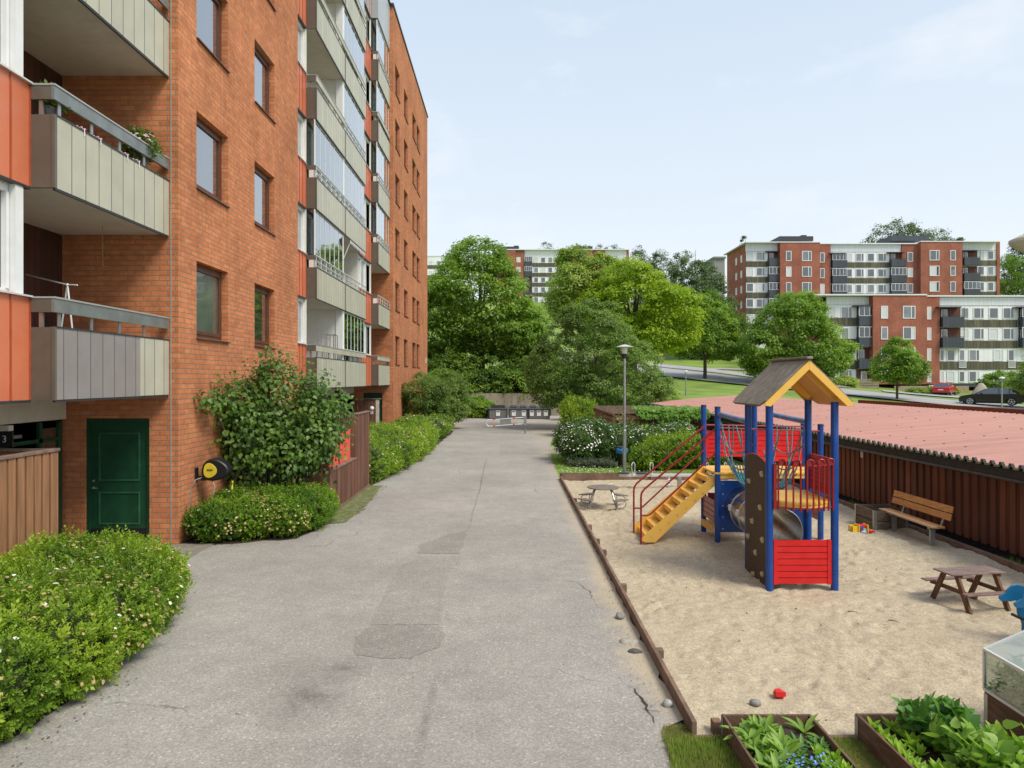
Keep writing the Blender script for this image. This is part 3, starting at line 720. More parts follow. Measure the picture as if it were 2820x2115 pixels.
# ---- green doors
def panel_door(x0,x1,z0,z1,y,flip=False):
    f=MB(); e=.06
    f.box(x0,x0+e,y+.03,y+.10,z0,z1); f.box(x1-e,x1,y+.03,y+.10,z0,z1); f.box(x0+e,x1-e,y+.03,y+.10,z1-e,z1)
    o=part(bld,'door',MB().box(x0+e,x1-e,y+.06,y+.10,z0+.02,z1-e),m_green)
    part(bld,'door_frame',f,m_green,parent=o)
    a,b=x0+.2,x1-.19
    for c,d in ((z0+.31,z0+.86),(z0+1.05,z0+1.87)):
        mo=MB(); w_=.022
        mo.box(a,a+w_,y+.045,y+.06,c,d); mo.box(b-w_,b,y+.045,y+.06,c,d); mo.box(a+w_,b-w_,y+.045,y+.06,c,c+w_); mo.box(a+w_,b-w_,y+.045,y+.06,d-w_,d)
        part(bld,'panel_moulding',mo,m_greenl,parent=o)
    k=MB(); k.box(x0+e+.01,x1-e-.01,y+.05,y+.06,z0+.02,z0+.24); part(bld,'kick_plate',k,m_black,parent=o)
    h=MB(); h.tube([(x0+.11,y+.06,z0+.93),(x0+.11,y+.01,z0+.93),(x0+.20,y+.005,z0+.93)],.010,8); h.tube([(x0+.11,y+.065,z0+.93),(x0+.11,y+.05,z0+.93)],.024,12)
    h.tube([(x0+.11,y+.065,z0+1.05),(x0+.11,y+.045,z0+1.05)],.020,12)
    part(bld,'handle',h,m_alu,parent=o,smooth=True)
    s=MB(); s.box(x0-.02,x1+.02,y-.10,y+.10,-.02,.02); part(bld,'threshold',s,M('stone_threshold',(.33,.31,.28),.8),parent=o)
panel_door(*DW,11.6); 
mb=MB(); mb.box(-7.06,-6.13,33.26,33.30,.03,2.15); o=part(bld,'door',mb,m_green)
# ---- entrances set back under the building
for (ya,yb) in ((2.0,11.58),(18.2,33.18)):
    mb=MB(); mb.box(-7.75,-7.5,ya,yb,2.13,2.52); part(bld,'entrance_beam',mb,m_soffit)
mb=MB(); mb.box(-7.62,-7.58,2,11.58,0,2.12); o=part(bld,'entrance_front',mb,m_green,label='green framed entrance glazing under the beige beam')
f=MB()
for y in (7.9,8.9,9.95,11.0,11.48): f.box(-7.58,-7.53,y-.04,y+.04,0,2.1)
f.box(-7.58,-7.53,7.9,11.45,1.78,1.84); f.box(-7.58,-7.53,7.9,11.45,.0,.2); part(bld,'entrance_frame',f,m_green,parent=o)
p=MB(); p.box(-7.578,-7.56,10.03,10.9,.9,1.70); p.box(-7.578,-7.56,11.06,11.42,.3,2.0); p.box(-7.578,-7.56,8.98,9.9,.3,1.72); part(bld,'entrance_pane',p,m_pane,parent=o)
k=MB(); k.box(-7.53,-7.48,10.0,10.5,1.90,1.95); part(bld,'door_closer',k,m_galv,parent=o)
mb=MB(); mb.box(-7.62,-7.58,18.2,33.18,0,2.12); o=part(bld,'entrance_front',mb,m_dark)
f=MB()
for y in (19,21,23,25,27,29,31,33.1): f.box(-7.58,-7.53,y-.05,y+.05,0,2.1)
f.box(-7.58,-7.53,18.3,33.1,2.02,2.12); part(bld,'entrance_frame',f,m_green,parent=o)

# ---- panel facade between the loggias: orange spandrels and white window bands
def spandrels(ya,yb,k0=0,k1=7,win=True,wy=None):
    for k in range(k0,k1):
        z=2.7*k
        mb=MB(); mb.box(PX-.08,PX,ya,yb,2.54+z,3.84+z); o=part(bld,'spandrel_panel',mb,m_orange)
        j=MB(); n=max(1,round((yb-ya)/.325)); 
        for i in range(0,n+1):
            y=ya+(yb-ya)*i/n; j.box(PX,PX+.014,y-.012,y+.012,2.545+z,3.835+z)
        part(bld,'joint_cover',j,M('orange_joint',(.40,.085,.035),.4) if 'orange_joint' not in bpy.data.materials else bpy.data.materials['orange_joint'],parent=o)
        part(bld,'panel_capping',MB().box(PX-.02,PX+.05,ya,yb,3.84+z,3.862+z),m_alu_w,parent=o); part(bld,'lower_trim',MB().box(PX-.05,PX+.02,ya,yb,2.505+z,2.54+z),m_roofdark,parent=o)
        if win:
            za,zb=3.862+z,5.2+z; yb_=yb; yb=wy or yb
            f=MB(); n=max(2,round((yb-ya)/.85)); xs_=PX-.10
            e=.055
            f.box(xs_-.06,xs_+.02,ya,yb,za,za+e); f.box(xs_-.06,xs_+.02,ya,yb,zb-e-.04,zb+.04)
            for i in range(n+1):
                y=ya+(yb-ya)*i/n; f.box(xs_-.06,xs_+.035,max(ya,y-.045),min(yb,y+.045),za+e,zb-e-.04)
            o=part(bld,'window',f,m_white)
            p=MB(); r=random.Random(k*13+int(ya))
            for i in range(n):
                y=ya+(yb-ya)*i/n; p.box(xs_-.04,xs_-.03,y+.045,y+(yb-ya)/n-.045,za+e,zb-e-.04,0 if (r.random()<.5 or (ya<4 and k!=1)) else 1)
            part(bld,'pane',p,[m_pane,m_pane_curtain],parent=o)
            s=MB(); s.box(PX-.20,PX-.16,ya,yb,za-.1,zb+.1); part(bld,'backing',s,m_dark,parent=o)
            yb=yb_
spandrels(3.0,8.65,wy=8.388); spandrels(18.19,20.45); spandrels(27.62,30.15)
# white end posts beside the near loggia
for k in range(7):
    z=2.7*k; mb=MB(); mb.box(PX-.17,PX+.006,8.40,8.535,3.866+z,5.24+z); part(bld,'end_post',mb,m_white)

# ---- loggia inner walls
def inner(ya,yb,mat,part_name='loggia_wall'):
    mb=MB(); mb.add([(LX,ya,0),(LX,yb,0),(LX,yb,TOP),(LX,ya,TOP)],[(0,1,2,3)]); part(bld,part_name,mb,mat)
m_cladding=battened('dark_loggia_boards',(.065,.022,.014),(.015,.008,.006,1),.14,.012,'y',.7,.2)
inner(8.5,11.6,m_cladding); inner(20.4,27.7,m_plaster); inner(30.1,33.2,m_cladding)
for (y,mat) in ((8.49,m_white),(20.5,m_plaster),(24.1,m_plaster),(27.6,m_plaster),(30.15,m_plaster)):
    mb=MB(); mb.box(LX,PX-.005,y-.045,y+.045,2.54,TOP-.1); part(bld,'loggia_side_wall',mb,mat)
mb=MB(); mb.box(PX,-5.83,24.02,24.18,2.6,TOP-2.2); part(bld,'white_column',mb,m_white)
for k in range(7):   # balcony doors with dark blinds at the back of the near and far loggias
    z=2.7*k+2.75
    for ya in (9.6,31.0):
        mb=MB(); mb.box(LX,LX+.05,ya,ya+.95,z,z+2.15); o=part(bld,'balcony_door',mb,m_brownframe)
        p=MB(); p.box(LX+.05,LX+.058,ya+.12,ya+.83,z+.25,z+2.0); part(bld,'pane',p,battened('dark_blind',(.05,.055,.055),(.015,.015,.015,1),.05,.02,'z',.3,.1) if 'dark_blind' not in bpy.data.materials else bpy.data.materials['dark_blind'],parent=o)
    mb=MB(); mb.box(LX,LX+.04,21.2,23.0,z+.1,z+2.1); mb.box(LX,LX+.04,25.0,26.9,z+.1,z+2.1); o=part(bld,'balcony_door',mb,m_white)
    p=MB(); p.box(LX+.04,LX+.05,21.3,22.0,z+.3,z+2.0); p.box(LX+.04,LX+.05,22.1,22.9,z+.3,z+2.0); p.box(LX+.04,LX+.05,25.1,25.9,z+.3,z+2.0); p.box(LX+.04,LX+.05,26.0,26.8,z+.3,z+2.0); part(bld,'pane',p,m_pane,parent=o)

# ---- balconies
lilac=battened('aged_lilac_sheet',(.27,.245,.235),(.09,.085,.085,1),.285,.016,'y',.45,.06,dirt=(.22,.20,.19,.5))
m_cover=M('pale_sheet_cap',(.42,.42,.40),.4,.3,.05)
def balcony(ya,yb,k,rail,front=None,glaze=False,soffit=m_soffit):
    """slab and sheet-clad parapet, end face at ya; rail: band / solid / bars"""
    z=2.7*k; zb,zt=2.54+z,3.46+z
    s=MB(); s.box(LX,BX-.05,ya+.02,yb,zb+.015,zb+.20); o=part(bld,'balcony',s,soffit)
    p=MB(); p.box(BX-.05,BX,ya+.005,yb-.005,zb,zt); part(bld,'parapet',p,front or m_beige,parent=o)
    e=MB(); e.box(PX+.0,BX-.002,ya,ya+.045,zb-.004,zt+.004); e.box(BX-.03,BX+.012,ya-.012,ya+.03,zb-.006,zt+.006); part(bld,'parapet_end',e,m_umber,parent=o)
    part(bld,'parapet_capping',MB().box(BX-.075,BX+.012,ya+.03,yb,zt,zt+.018),m_roofdark,parent=o); part(bld,'lower_trim',MB().box(BX-.04,BX-.008,ya+.03,yb,zb-.03,zb-.002),m_roofdark,parent=o)
    L_=yb-ya
    if rail in('band','solid'):
        t0,t1=(3.655,3.83)
        mat=m_galvd if rail=='band' else m_beige_s
        r=MB(); r.box(BX-.03,BX+.008,ya-.01,yb-.02,t0+z,t1+z,0); r.box(PX+.02,BX-.03,ya-.01,ya+.03,t0+z,t1+z,1)
        r.box(BX-.05,BX+.02,ya-.018,yb-.02,t1+z,t1+.022+z,2); r.box(PX+.02,BX-.05,ya-.018,ya+.05,t1+z,t1+.022+z,2)
        part(bld,'handrail',r,[mat,m_umber,m_cover],parent=o)
        n=max(2,round(L_/.66))
        for i in range(n): 
            y=ya+.12+(L_-.2)*i/n; part(bld,'rail_post',MB().box(BX-.045,BX-.031,y,y+.06,3.46+z,3.70+z),m_galv,parent=o)
        part(bld,'rail_post',MB().box(PX+.10,PX+.15,ya+.02,ya+.05,3.46+z,3.70+z),m_galv,parent=o)
    else:
        r=MB(); r.tube([(BX-.02,ya,3.83+z),(BX-.02,yb-.02,3.83+z)],.024,8); r.tube([(BX-.02,ya,3.66+z),(BX-.02,yb-.02,3.66+z)],.014,6); r.tube([(BX-.02,ya,3.52+z),(BX-.02,yb-.02,3.52+z)],.012,6)
        part(bld,'handrail',r,m_alu_w,parent=o,smooth=True)
        n=max(2,round(L_/.6))
        for i in range(n+1):
            y=ya+.02+(L_-.08)*i/n; part(bld,'rail_post',MB().box(BX-.04,BX-.012,y,y+.035,3.47+z,3.81+z),m_alu_w,parent=o)
        q=MB(); q.box(PX+.02,BX-.02,ya-.005,ya+.03,3.70+z,3.84+z,0); q.box(PX+.08,BX-.06,ya+.0,ya+.02,3.47+z,3.70+z,1)
        part(bld,'end_rail',q,[m_umber,m_plaster],parent=o)
    if glaze:
        z0=3.86+z if rail!='bars' else 3.48+z; z1=5.22+z; n=max(3,round(L_/.60)); gx=BX-.075
        f=MB(); f.box(gx-.02,gx+.02,ya+.04,yb-.04,z1-.05,z1); f.box(gx-.02,gx+.02,ya+.04,yb-.04,z0,z0+.03)
        for i in range(n+1):
            y=ya+.05+(L_-.1)*i/n; f.box(gx-.014,gx+.014,max(ya+.03,y-.02),min(yb-.03,y+.02),z0,z1)
        f.box(BX-.08,BX-.045,ya+.0,ya+.045,z0,z1,1)
        part(bld,'glazing_frame',f,[m_alu_w,m_white],parent=o)
        gl=MB(); gl.box(gx-.004,gx+.004,ya+.05,yb-.05,z0+.03,z1-.05); part(bld,'glazing',gl,m_glass,parent=o)
        gl=MB(); gl.box(PX+.03,BX-.09,ya+.012,ya+.02,3.86+z,z1-.02); part(bld,'end_glazing',gl,m_glass,parent=o)
        cu=MB(); r_=random.Random(k*7+int(ya*10)); 
        y=ya+.1
        while y<yb-.3:
            w_=r_.uniform(.25,.7)
            if r_.random()<.7:
                pts=[]; nn=int(w_/.03)
                cu_v=[(gx-.10+.02*math.sin(i*1.9),y+i*.03) for i in range(nn+1)]
                b0=len(cu.v)
                for (xx,yy) in cu_v: cu.v.append((xx,yy,3.5+z)); cu.v.append((xx,yy,5.15+z))
                for i in range(nn): cu.f.append((b0+2*i,b0+2*i+2,b0+2*i+3,b0+2*i+1)); cu.m.append(0)
            y+=w_+.1
        if cu.f: part(bld,'curtain',cu,m_plaster,parent=o)
    return o
half=battened('mixed_sheet',(.30,.275,.262),(.09,.085,.085,1),.285,.016,'y',.45,.05,dirt=(.25,.225,.21,.5))
def near_front(k):
    # lowest parapet: seven lilac-grey sheets, the last ones newer and yellower
    pass
balcony(8.66,11.59,0,'band',lilac)
nb=MB(); nb.box(BX,BX+.004,10.68,11.575,2.545,3.455); part(bld,'parapet',nb,m_beige,label='newer yellowish sheets at the end of the lowest near balcony')
for k in range(1,6): balcony(8.66,11.59,k,'band')
dcfg={0:('solid',False,'solid',True),1:('bars',True,'bars',False),2:('bars',True,'bars',True),3:('solid',False,'bars',True),4:('solid',False,'solid',True),5:('solid',True,'solid',True)}
for k,(r1,g1,r2,g2) in dcfg.items():
    balcony(20.5,24.085,k,r1,glaze=g1); 
    o=balcony(24.115,27.6,k,r2,glaze=g2)
scfg={0:('solid',False),1:('bars',False),2:('bars',True),3:('bars',True),4:('solid',True),5:('bars',True)}
for k,(r1,g1) in scfg.items(): balcony(30.2,33.19,k,r1,glaze=g1)
# lattice of the glazed bay beside the double balconies: window returns
# top fascia of pale standing-seam sheet
m_fascia=battened('roof_fascia_sheet',(.47,.49,.50),(.22,.23,.24,1),.42,.02,'y',.35,.05,metal=.3)
for ya,yb in ((8.66,11.59),(20.5,27.6),(30.2,33.19)):
    mb=MB(); mb.box(LX,BX,ya,yb,18.80,18.96); mb.box(PX-.1,BX,ya,yb,18.96,TOP-.005); o=part(bld,'roof_fascia',mb,m_fascia)
# fascia for the panel bays
for ya,yb in ((3.0,8.6),(18.2,20.45),(27.62,30.15)):
    mb=MB(); mb.box(PX-.1,PX+.001,ya,yb,18.8,TOP-.006); part(bld,'roof_fascia',mb,m_fascia)
mb=MB(); mb.box(FX,FX+.06,46.2,46.45,3.9,4.25); part(bld,'wall_vent',mb,m_alu_w)
# small brown fittings on the entrance beams
for (y,nm,lb) in ((9.15,'wall_bracket','dark brown tapering bracket under the near balcony corner'),(29.6,'wall_bracket','dark brown tapering bracket on the far white entrance beam')):
    mb=MB(); zz=2.12; mb.prism([(y-.16,zz+.40),(y+.16,zz+.40),(y+.17,zz+.26),(y+.10,zz+.06),(y-.04,zz+.02),(y-.12,zz+.18)],-7.5,-7.36,'x')
    part(bld,nm,mb,M('brown_fitting',(.075,.045,.03),.7,var=.4,scale=20) if 'brown_fitting' not in bpy.data.materials else bpy.data.materials['brown_fitting'],label=lb,bevel=.02)
# ================================================================ playground
def slats(mb, x0,x1,z0,z1,y,t=.022,n=8,axis='x',gap=.006,m=0):
    """board panel of n horizontal slats with shadow gaps, backed by a thin sheet"""
    h=(z1-z0)/n
    for i in range(n):
        a,b=z0+i*h+gap/2,z0+(i+1)*h-gap/2
        if axis=='x': mb.box(x0,x1,y-t/2,y+t/2,a,b,m)
        else: mb.box(y-t/2,y+t/2,x0,x1,a,b,m)
    if axis=='x': mb.box(x0+.003,x1-.003,y-t/2+.010,y+t/2-.004,z0+.002,z1-.002,1)
    else: mb.box(y-t/2+.010,y+t/2-.004,x0+.003,x1-.003,z0+.002,z1-.002,1)
tw=thing('play_tower',(4.0,10.5,0),'blue posted climbing tower with yellow gabled roof, red panels and yellow stairs in the sand','playground equipment')
m_cap=M('black_post_cap',(.03,.03,.035),.5)
def post(x,y,top,r=.049,cap=True,bot=-.1):
    mb=MB(); n=20; pts=[]
    # fluted round post
    base=len(mb.v)
    for z in (bot,top):
        for k in range(40):
            a=2*math.pi*k/40; rr=r*(1-.035*(k%4==0)); mb.v.append((x+rr*math.cos(a),y+rr*math.sin(a),z))
    for k in range(40): k2=(k+1)%40; mb.f.append((k,k2,40+k2,40+k)); mb.m.append(0)
    mb.f.append(tuple(range(40,80))); mb.m.append(0)
    o=part(tw,'post',mb,m_blue,smooth=True,angle=30)
    if cap:
        c=MB(); c.lathe([(r+.003,0),(r+.003,.018),(r-.01,.026)],(x,y,top-.004),24); part(tw,'post_cap',c,m_cap,parent=o,smooth=True)
    return o
T={'fl':(3.50,9.155),'fr':(4.375,9.155),'bl':(3.545,10.09),'br':(4.43,10.09)}
for k,(x,y) in T.items(): post(x,y,2.50 if x<4 else 2.50,cap=False)
for x,y,t_ in ((3.625,11.83,2.31),(3.61,12.62,2.31),(4.53,11.83,2.31),(4.57,12.68,2.31),(5.46,11.94,2.0),(5.53,12.8,2.0)): post(x,y,t_)
# roof
ridge_z,ev_z,rx=3.05,2.45,3.95; ya,yb=8.98,10.17; xl,xr=3.33,4.57
m_roofboard=M('weathered_roof_board',(.21,.18,.14),.8,var=.35,scale=7,dirt=(.34,.32,.29,.75),dscale=3.2,bump=.3,stretch=(1,2,1))
for sgn,xe in ((-1,xl),(1,xr)):
    mb=MB(); nrm=Vector((-(ev_z-ridge_z)*sgn*0,0,0))
    dx,dz=xe-rx,ev_z-ridge_z; L_=math.hypot(dx,dz); nx_,nz_=(-dz/L_*1 if sgn>0 else dz/L_),abs(dx)/L_
    th=.022
    cut=.09
    # slab outline in slope coordinates (s along the slope, y), lower corners cut
    sl=[(0,ya),(L_-cut,ya),(L_,ya+cut*.8),(L_,yb-cut*.8),(L_-cut,yb),(0,yb)]
    top=[]; bot=[]
    for s_,y in sl:
        X=rx+dx*s_/L_; Z=ridge_z+dz*s_/L_
        bot.append((X,y,Z)); top.append((X+nx_*th,y,Z+nz_*th))
    n=len(sl); mb.add(bot+top,[tuple(range(n)),tuple(reversed(range(n,2*n)))]+[(i,(i+1)%n,n+(i+1)%n,n+i) for i in range(n)])
    rb=part(tw,'roof_board',mb,m_roofboard,bevel=.004)
    u=MB(); u.add([(X-nx_*.006,y+(.03 if y<9.5 else -.03),Z-nz_*.006) for X,y,Z in bot],[tuple(range(n))]); u2=[(X-nx_*.014,y+(.03 if y<9.5 else -.03),Z-nz_*.014) for X,y,Z in bot]
    u.add(u2,[tuple(range(n))]); part(tw,'roof_lining',u,M('yellow_lining',(.62,.30,.05),.5,var=.1) if 'yellow_lining' not in bpy.data.materials else bpy.data.materials['yellow_lining'],parent=rb)
    # barge boards front and back, plus an inner pair
    for y0 in (ya-.022,yb,):
        b=MB(); dd=.085; s0,s1=0,L_-.05
        P=[]
        for s_,off in ((s0,0),(s1,0),(s1+.015,-.03),(s1-.03,-dd),(s0,-dd)):
            X=rx+dx*s_/L_+nx_*off; Z=ridge_z+dz*s_/L_+nz_*off
            if s_==0: X=rx; Z=ridge_z if off==0 else ridge_z-dd/nz_
            P.append((X,Z))
        b.prism(P,y0,y0+.022,'y'); part(tw,'barge_board',b,m_yellow,parent=rb,bevel=.003)
    b=MB(); P=[]
    for s_,off in ((.12,-.012),(L_-.16,-.012),(L_-.16,-.07),(L_-.30,-.085),(.12,-.085)):
        P.append((rx+dx*s_/L_+nx_*off,ridge_z+dz*s_/L_+nz_*off))
    for y0 in (9.19,10.03): b2=MB(); b2.prism(P,y0,y0+.022,'y'); part(tw,'rafter',b2,m_yellow,parent=rb)
mb=MB(); mb.beam((rx,ya-.05,ridge_z+.035),(rx,yb+.03,ridge_z+.035),.085,.035); part(tw,'ridge_cap',mb,m_roofboard,bevel=.012)
# tower deck with a bowed front edge
dk=MB(); P=[(3.60,10.05),(3.555,9.20)]+[(3.545+.78*i/10,9.16-.17*math.sin(math.pi*i/10)) for i in range(1,10)]+[(4.33,9.20),(4.37,10.05)]
dk.prism(P,1.145,1.175,'z'); P2=[(x,y+.012) for x,y in P]; dk.prism(P2,1.10,1.143,'z')
part(tw,'deck',dk,m_yellow)
# bowed railing: hairpin bars
def bow(t): return (3.545+.80*t, 9.13-.16*math.sin(math.pi*t))
rl=MB(); pts=[bow(i/14) for i in range(15)]
rl.tube([(x,y,1.10) for x,y in pts],.009,8); rl.tube([(x,y,1.66) for x,y in pts],.009,8)
ra=part(tw,'railing',rl,m_redd,smooth=True)
for i in range(5):
    t0=.06+i*.205; t1=t0+.105; (xa,y0),(xb,y1)=bow(t0),bow(t1); P=[(xa,y0-.015,1.06)]
    P+=[(xa,y0-.015,1.70)]+[((xa+xb)/2-(xb-xa)/2*math.cos(a),(y0+y1)/2-.015,1.70+.045*math.sin(a)) for a in np.linspace(.3,math.pi-.3,7)]+[(xb,y1-.015,1.70),(xb,y1-.015,1.06)]
    b=MB(); b.tube(P,.0125,8); part(tw,'bar',b,m_redd,parent=ra,smooth=True)
    c=MB(); c.add([((xa+xb)/2-(xb-xa)/2*math.cos(a),(y0+y1)/2-.012,1.66+.075*math.sin(a)) for a in np.linspace(0,math.pi,9)],[tuple(range(9))]); part(tw,'bar_plate',c,m_redd,parent=ra)
b=MB(); b.box(3.535,3.575,9.09,9.11,1.08,1.68); part(tw,'side_plate',b,m_redd,parent=ra)
# red boards: tower right side, lower front, rear platform
def redpanel(x0,x1,z0,z1,y,n=7,axis='x',mat=None,cap=True):
    mb=MB(); slats(mb,x0,x1,z0,z1,y,.028,n,axis,gap=.013); 
    if axis=='x':
        for e in (x0-.004,x1-.045): mb.box(e,e+.05,y-.022,y+.012,z0-.004,z1+.004)
    return part(tw,'red_panel',mb,[mat or m_red,m_redd])
redpanel(3.555,4.32,.06,.65,9.155,7)
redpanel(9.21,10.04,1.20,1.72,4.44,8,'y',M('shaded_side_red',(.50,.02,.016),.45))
redpanel(3.67,4.5,1.36,1.85,12.70,6); redpanel(4.62,5.48,1.27,1.85,12.76,6)
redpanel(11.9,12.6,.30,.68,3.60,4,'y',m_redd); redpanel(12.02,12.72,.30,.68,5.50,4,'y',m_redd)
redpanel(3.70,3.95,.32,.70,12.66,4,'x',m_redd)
b=MB(); b.tube([(3.66,11.83,1.96),(5.42,11.9,1.90)],.014,8); b2=MB(); b2.tube([(3.66,12.62,1.96),(5.5,12.75,1.92)],.014,8)
part(tw,'cross_rail',b,m_redd,smooth=True); part(tw,'cross_rail',b2,m_redd,smooth=True)
# rear platform
b=MB(); b.box(3.57,5.50,11.78,12.74,1.165,1.195); b.box(3.60,5.47,11.80,11.83,1.09,1.163); b.box(3.60,5.47,12.70,12.73,1.09,1.163); part(tw,'deck',b,m_yellow)
b=MB(); b.box(3.58,3.95,11.95,12.6,.20,.225); b.box(3.56,3.585,11.95,12.6,.12,.235); part(tw,'low_step',b,m_yellow)
# blue beams over the rope bridge
for (a,c) in (((3.64,11.80,2.20),(3.56,10.13,2.17)),((4.53,11.8,2.20),(4.43,10.13,2.17))):
    b=MB(); b.tube([a,c],.042,20); part(tw,'bridge_beam',b,M('pale_worn_blue',(.085,.16,.36),.4,var=.3,dirt=(.25,.32,.45,.5),dscale=6) if 'pale_worn_blue' not in bpy.data.materials else bpy.data.materials['pale_worn_blue'],smooth=True)
# rope net slung between the beams
m_rope=M('teal_rope',(.045,.26,.31),.8,var=.5,scale=120); m_rope2=M('grey_rope',(.20,.25,.28),.8,var=.5,scale=90)
def net_pt(t,s):
    """t along the bridge 0..1, s across -1..1"""
    y=10.17+1.6*t; sag=.30*math.sin(math.pi*t); xc=4.02+.03*t
    a=s*math.pi/2; x=xc+.40*math.sin(a); z=2.10-.98*math.cos(a)**.8*(.93+.0*t)-sag*math.cos(a)*.9 if abs(s)<1 else 2.12
    return (x,y,z)
for t in (.08,.30,.70,.92):
    b=MB(); b.tube([net_pt(t,s) for s in np.linspace(-.98,.98,17)],.0115,6); part(tw,'rope',b,m_rope2,smooth=True)
for t in np.linspace(.16,.84,8):          # verticals of the side nets
    for q in (-1,1):
        b=MB(); b.tube([net_pt(t,s*q) for s in np.linspace(.30,.66,6)],.0105,6); part(tw,'rope',b,m_rope,smooth=True)
for s in (.86,.66,.48):
    for q in (s,-s):
        b=MB(); b.tube([tuple(Vector(net_pt(t,q))-Vector((0,0,(.16 if s>.8 else .07)*math.sin(math.pi*t)))) for t in np.linspace(0,1,12)],.0115,6); part(tw,'rope',b,m_rope2,smooth=True)
for s in np.linspace(-.3,.3,9):
    b=MB(); b.tube([net_pt(t,s) for t in np.linspace(0,1,12)],.011,6); part(tw,'rope',b,m_rope,smooth=True)
wv=MB()
for t in np.linspace(.03,.97,30): wv.tube([net_pt(t,s) for s in np.linspace(-.33,.33,9)],.012,5)
o=part(tw,'woven_tread',wv,m_rope,smooth=True); o['kind']='stuff'
for q in (-1,1):
    for (t0,t1) in ((.02,.30),(.45,.25),(.55,.75),(.98,.70)):
        b=MB(); p0=net_pt(t0,.99*q); p1=net_pt(t1,.60*q); b.tube([p0,p1],.0105,6); part(tw,'rope',b,m_rope,smooth=True)
# climbing wall with holds
b=MB(); P=[(9.21,-.08),(10.04,-.08),(10.04,1.68),(9.92,1.715),(9.78,1.73),(9.6,1.725),(9.4,1.685),(9.28,1.64),(9.21,1.59)]
b.prism(P,3.492,3.512,'x'); cw=part(tw,'climbing_wall',b,M('brown_grit_board',(.075,.050,.030),.75,var=.3,scale=40,bump=.6,bscale=120),bevel=.004)
b=MB(); b.tube([(3.502,y,z+.012) for y,z in P[2:]],.011,6); part(tw,'edge_trim',b,m_redd,parent=cw,smooth=True)
m_hold=M('sand_coloured_hold',(.46,.37,.22),.6,var=.25,scale=60)
r_=random.Random(5)
for (y,z) in ((9.38,1.50),(9.88,1.33),(9.44,1.03),(9.75,.78),(9.36,.60),(9.92,.52),(9.62,.36),(9.36,.13),(9.72,.03),(9.5,-.02)):
    b=MB(); b.sphere((3.485,y,z),.036,10,sq=(.9,1,1.15)); b.sphere((3.47,y+.012,z+.015),.020,8)
    b.v=[(x,yy+r_.uniform(-.005,.005),zz+r_.uniform(-.007,.007)) for x,yy,zz in b.v]
    part(tw,'climbing_hold',b,m_hold,parent=cw,smooth=True)
# blue end panels with the steel tube
m_steel=M('brushed_steel',(.45,.43,.40),.24,1.0,.15,12)
def cir(cx,cz,r,n=28): return [(cx+r*math.cos(2*math.pi*k/n),cz+r*math.sin(2*math.pi*k/n)) for k in range(n)]
def holed(mb,x0,x1,z0,z1,cx,cz,r,y0,y1,n=28):
    c=cir(cx,cz,r,n); sq=[]
    for k in range(n):
        a=2*math.pi*k/n; dx,dz=math.cos(a),math.sin(a)
        t=min((x1-cx)/dx if dx>1e-6 else ((x0-cx)/dx if dx<-1e-6 else 9),(z1-cz)/dz if dz>1e-6 else ((z0-cz)/dz if dz<-1e-6 else 9)); sq.append((cx+dx*t,cz+dz*t))
    for y in (y0,y1):
        b=len(mb.v); mb.v+= [(x,y,z) for x,z in c]+[(x,y,z) for x,z in sq]
        for k in range(n):
            k2=(k+1)%n; p,q=sq[k],sq[k2]
            if abs(p[0]-q[0])>1e-6 and abs(p[1]-q[1])>1e-6:
                cxx=x1 if max(p[0],q[0])>x1-1e-6 else x0; czz=z1 if max(p[1],q[1])>z1-1e-6 else z0
                mb.v.append((cxx,y,czz)); mb.f.append((b+k,b+k2,b+n+k2,len(mb.v)-1,b+n+k))
            else: mb.f.append((b+k,b+k2,b+n+k2,b+n+k))
            mb.m.append(0)
# left panel
TA=Vector((4.07,11.84,.60)); TR=.335
mb=MB(); holed(mb,3.66,4.50,.16,1.05,4.08,.61,TR,11.80,11.825); part(tw,'blue_panel',mb,m_blue)
for z in (.20,.55,.66,1.0):
    pass
for z in (.22,.42,.62,.82,.99):
    mb=MB(); mb.tube([(3.705,11.798,z),(3.705,11.79,z)],.012,8); part(tw,'bolt',mb,m_alu)
for i in range(8):
    t=(i+.45)/8; x=2.36+1.20*t; z=.05+t*1.02
    mb=MB(); mb.tube([(x+.06,11.846,z-.04),(x+.06,11.838,z-.04)],.010,8); part(tw,'bolt',mb,m_alu)
# tube leaves the rear panel and runs forward to a second panel at the tower
mb=MB(); holed(mb,3.60,4.39,.12,1.08,4.0,.56,TR,10.10,10.125); part(tw,'blue_panel',mb,m_blue)
N=40; tb=MB(); base=0
Ys=[11.86,11.60,11.33,11.05,10.78,10.5,10.25,10.06]
def tubeshell(mb,ys,r0,r1):
    rings=[]
    for y in ys:
        t=(11.86-y)/1.8; cx=4.08-.08*t; cz=.61-.05*t
        for r in (r0,r1): rings.append([(cx+r*math.cos(2*math.pi*k/N),y,cz+r*math.sin(2*math.pi*k/N)) for k in range(N)])
    b=len(mb.v)
    for rg in rings: mb.v+=rg
    for i in range(len(ys)-1):
        for q in (0,1):
            A=b+(2*i+q)*N; B=b+(2*i+2+q)*N
            for k in range(N): k2=(k+1)%N; mb.f.append((A+k,A+k2,B+k2,B+k)); mb.m.append(0)
    for i in (0,len(ys)-1):
        A=b+2*i*N
        for k in range(N): k2=(k+1)%N; mb.f.append((A+k,A+k2,A+N+k2,A+N+k)); mb.m.append(0)
tubeshell(tb,Ys,TR-.004,TR); tu=part(tw,'crawl_tube',tb,m_steel,smooth=True)
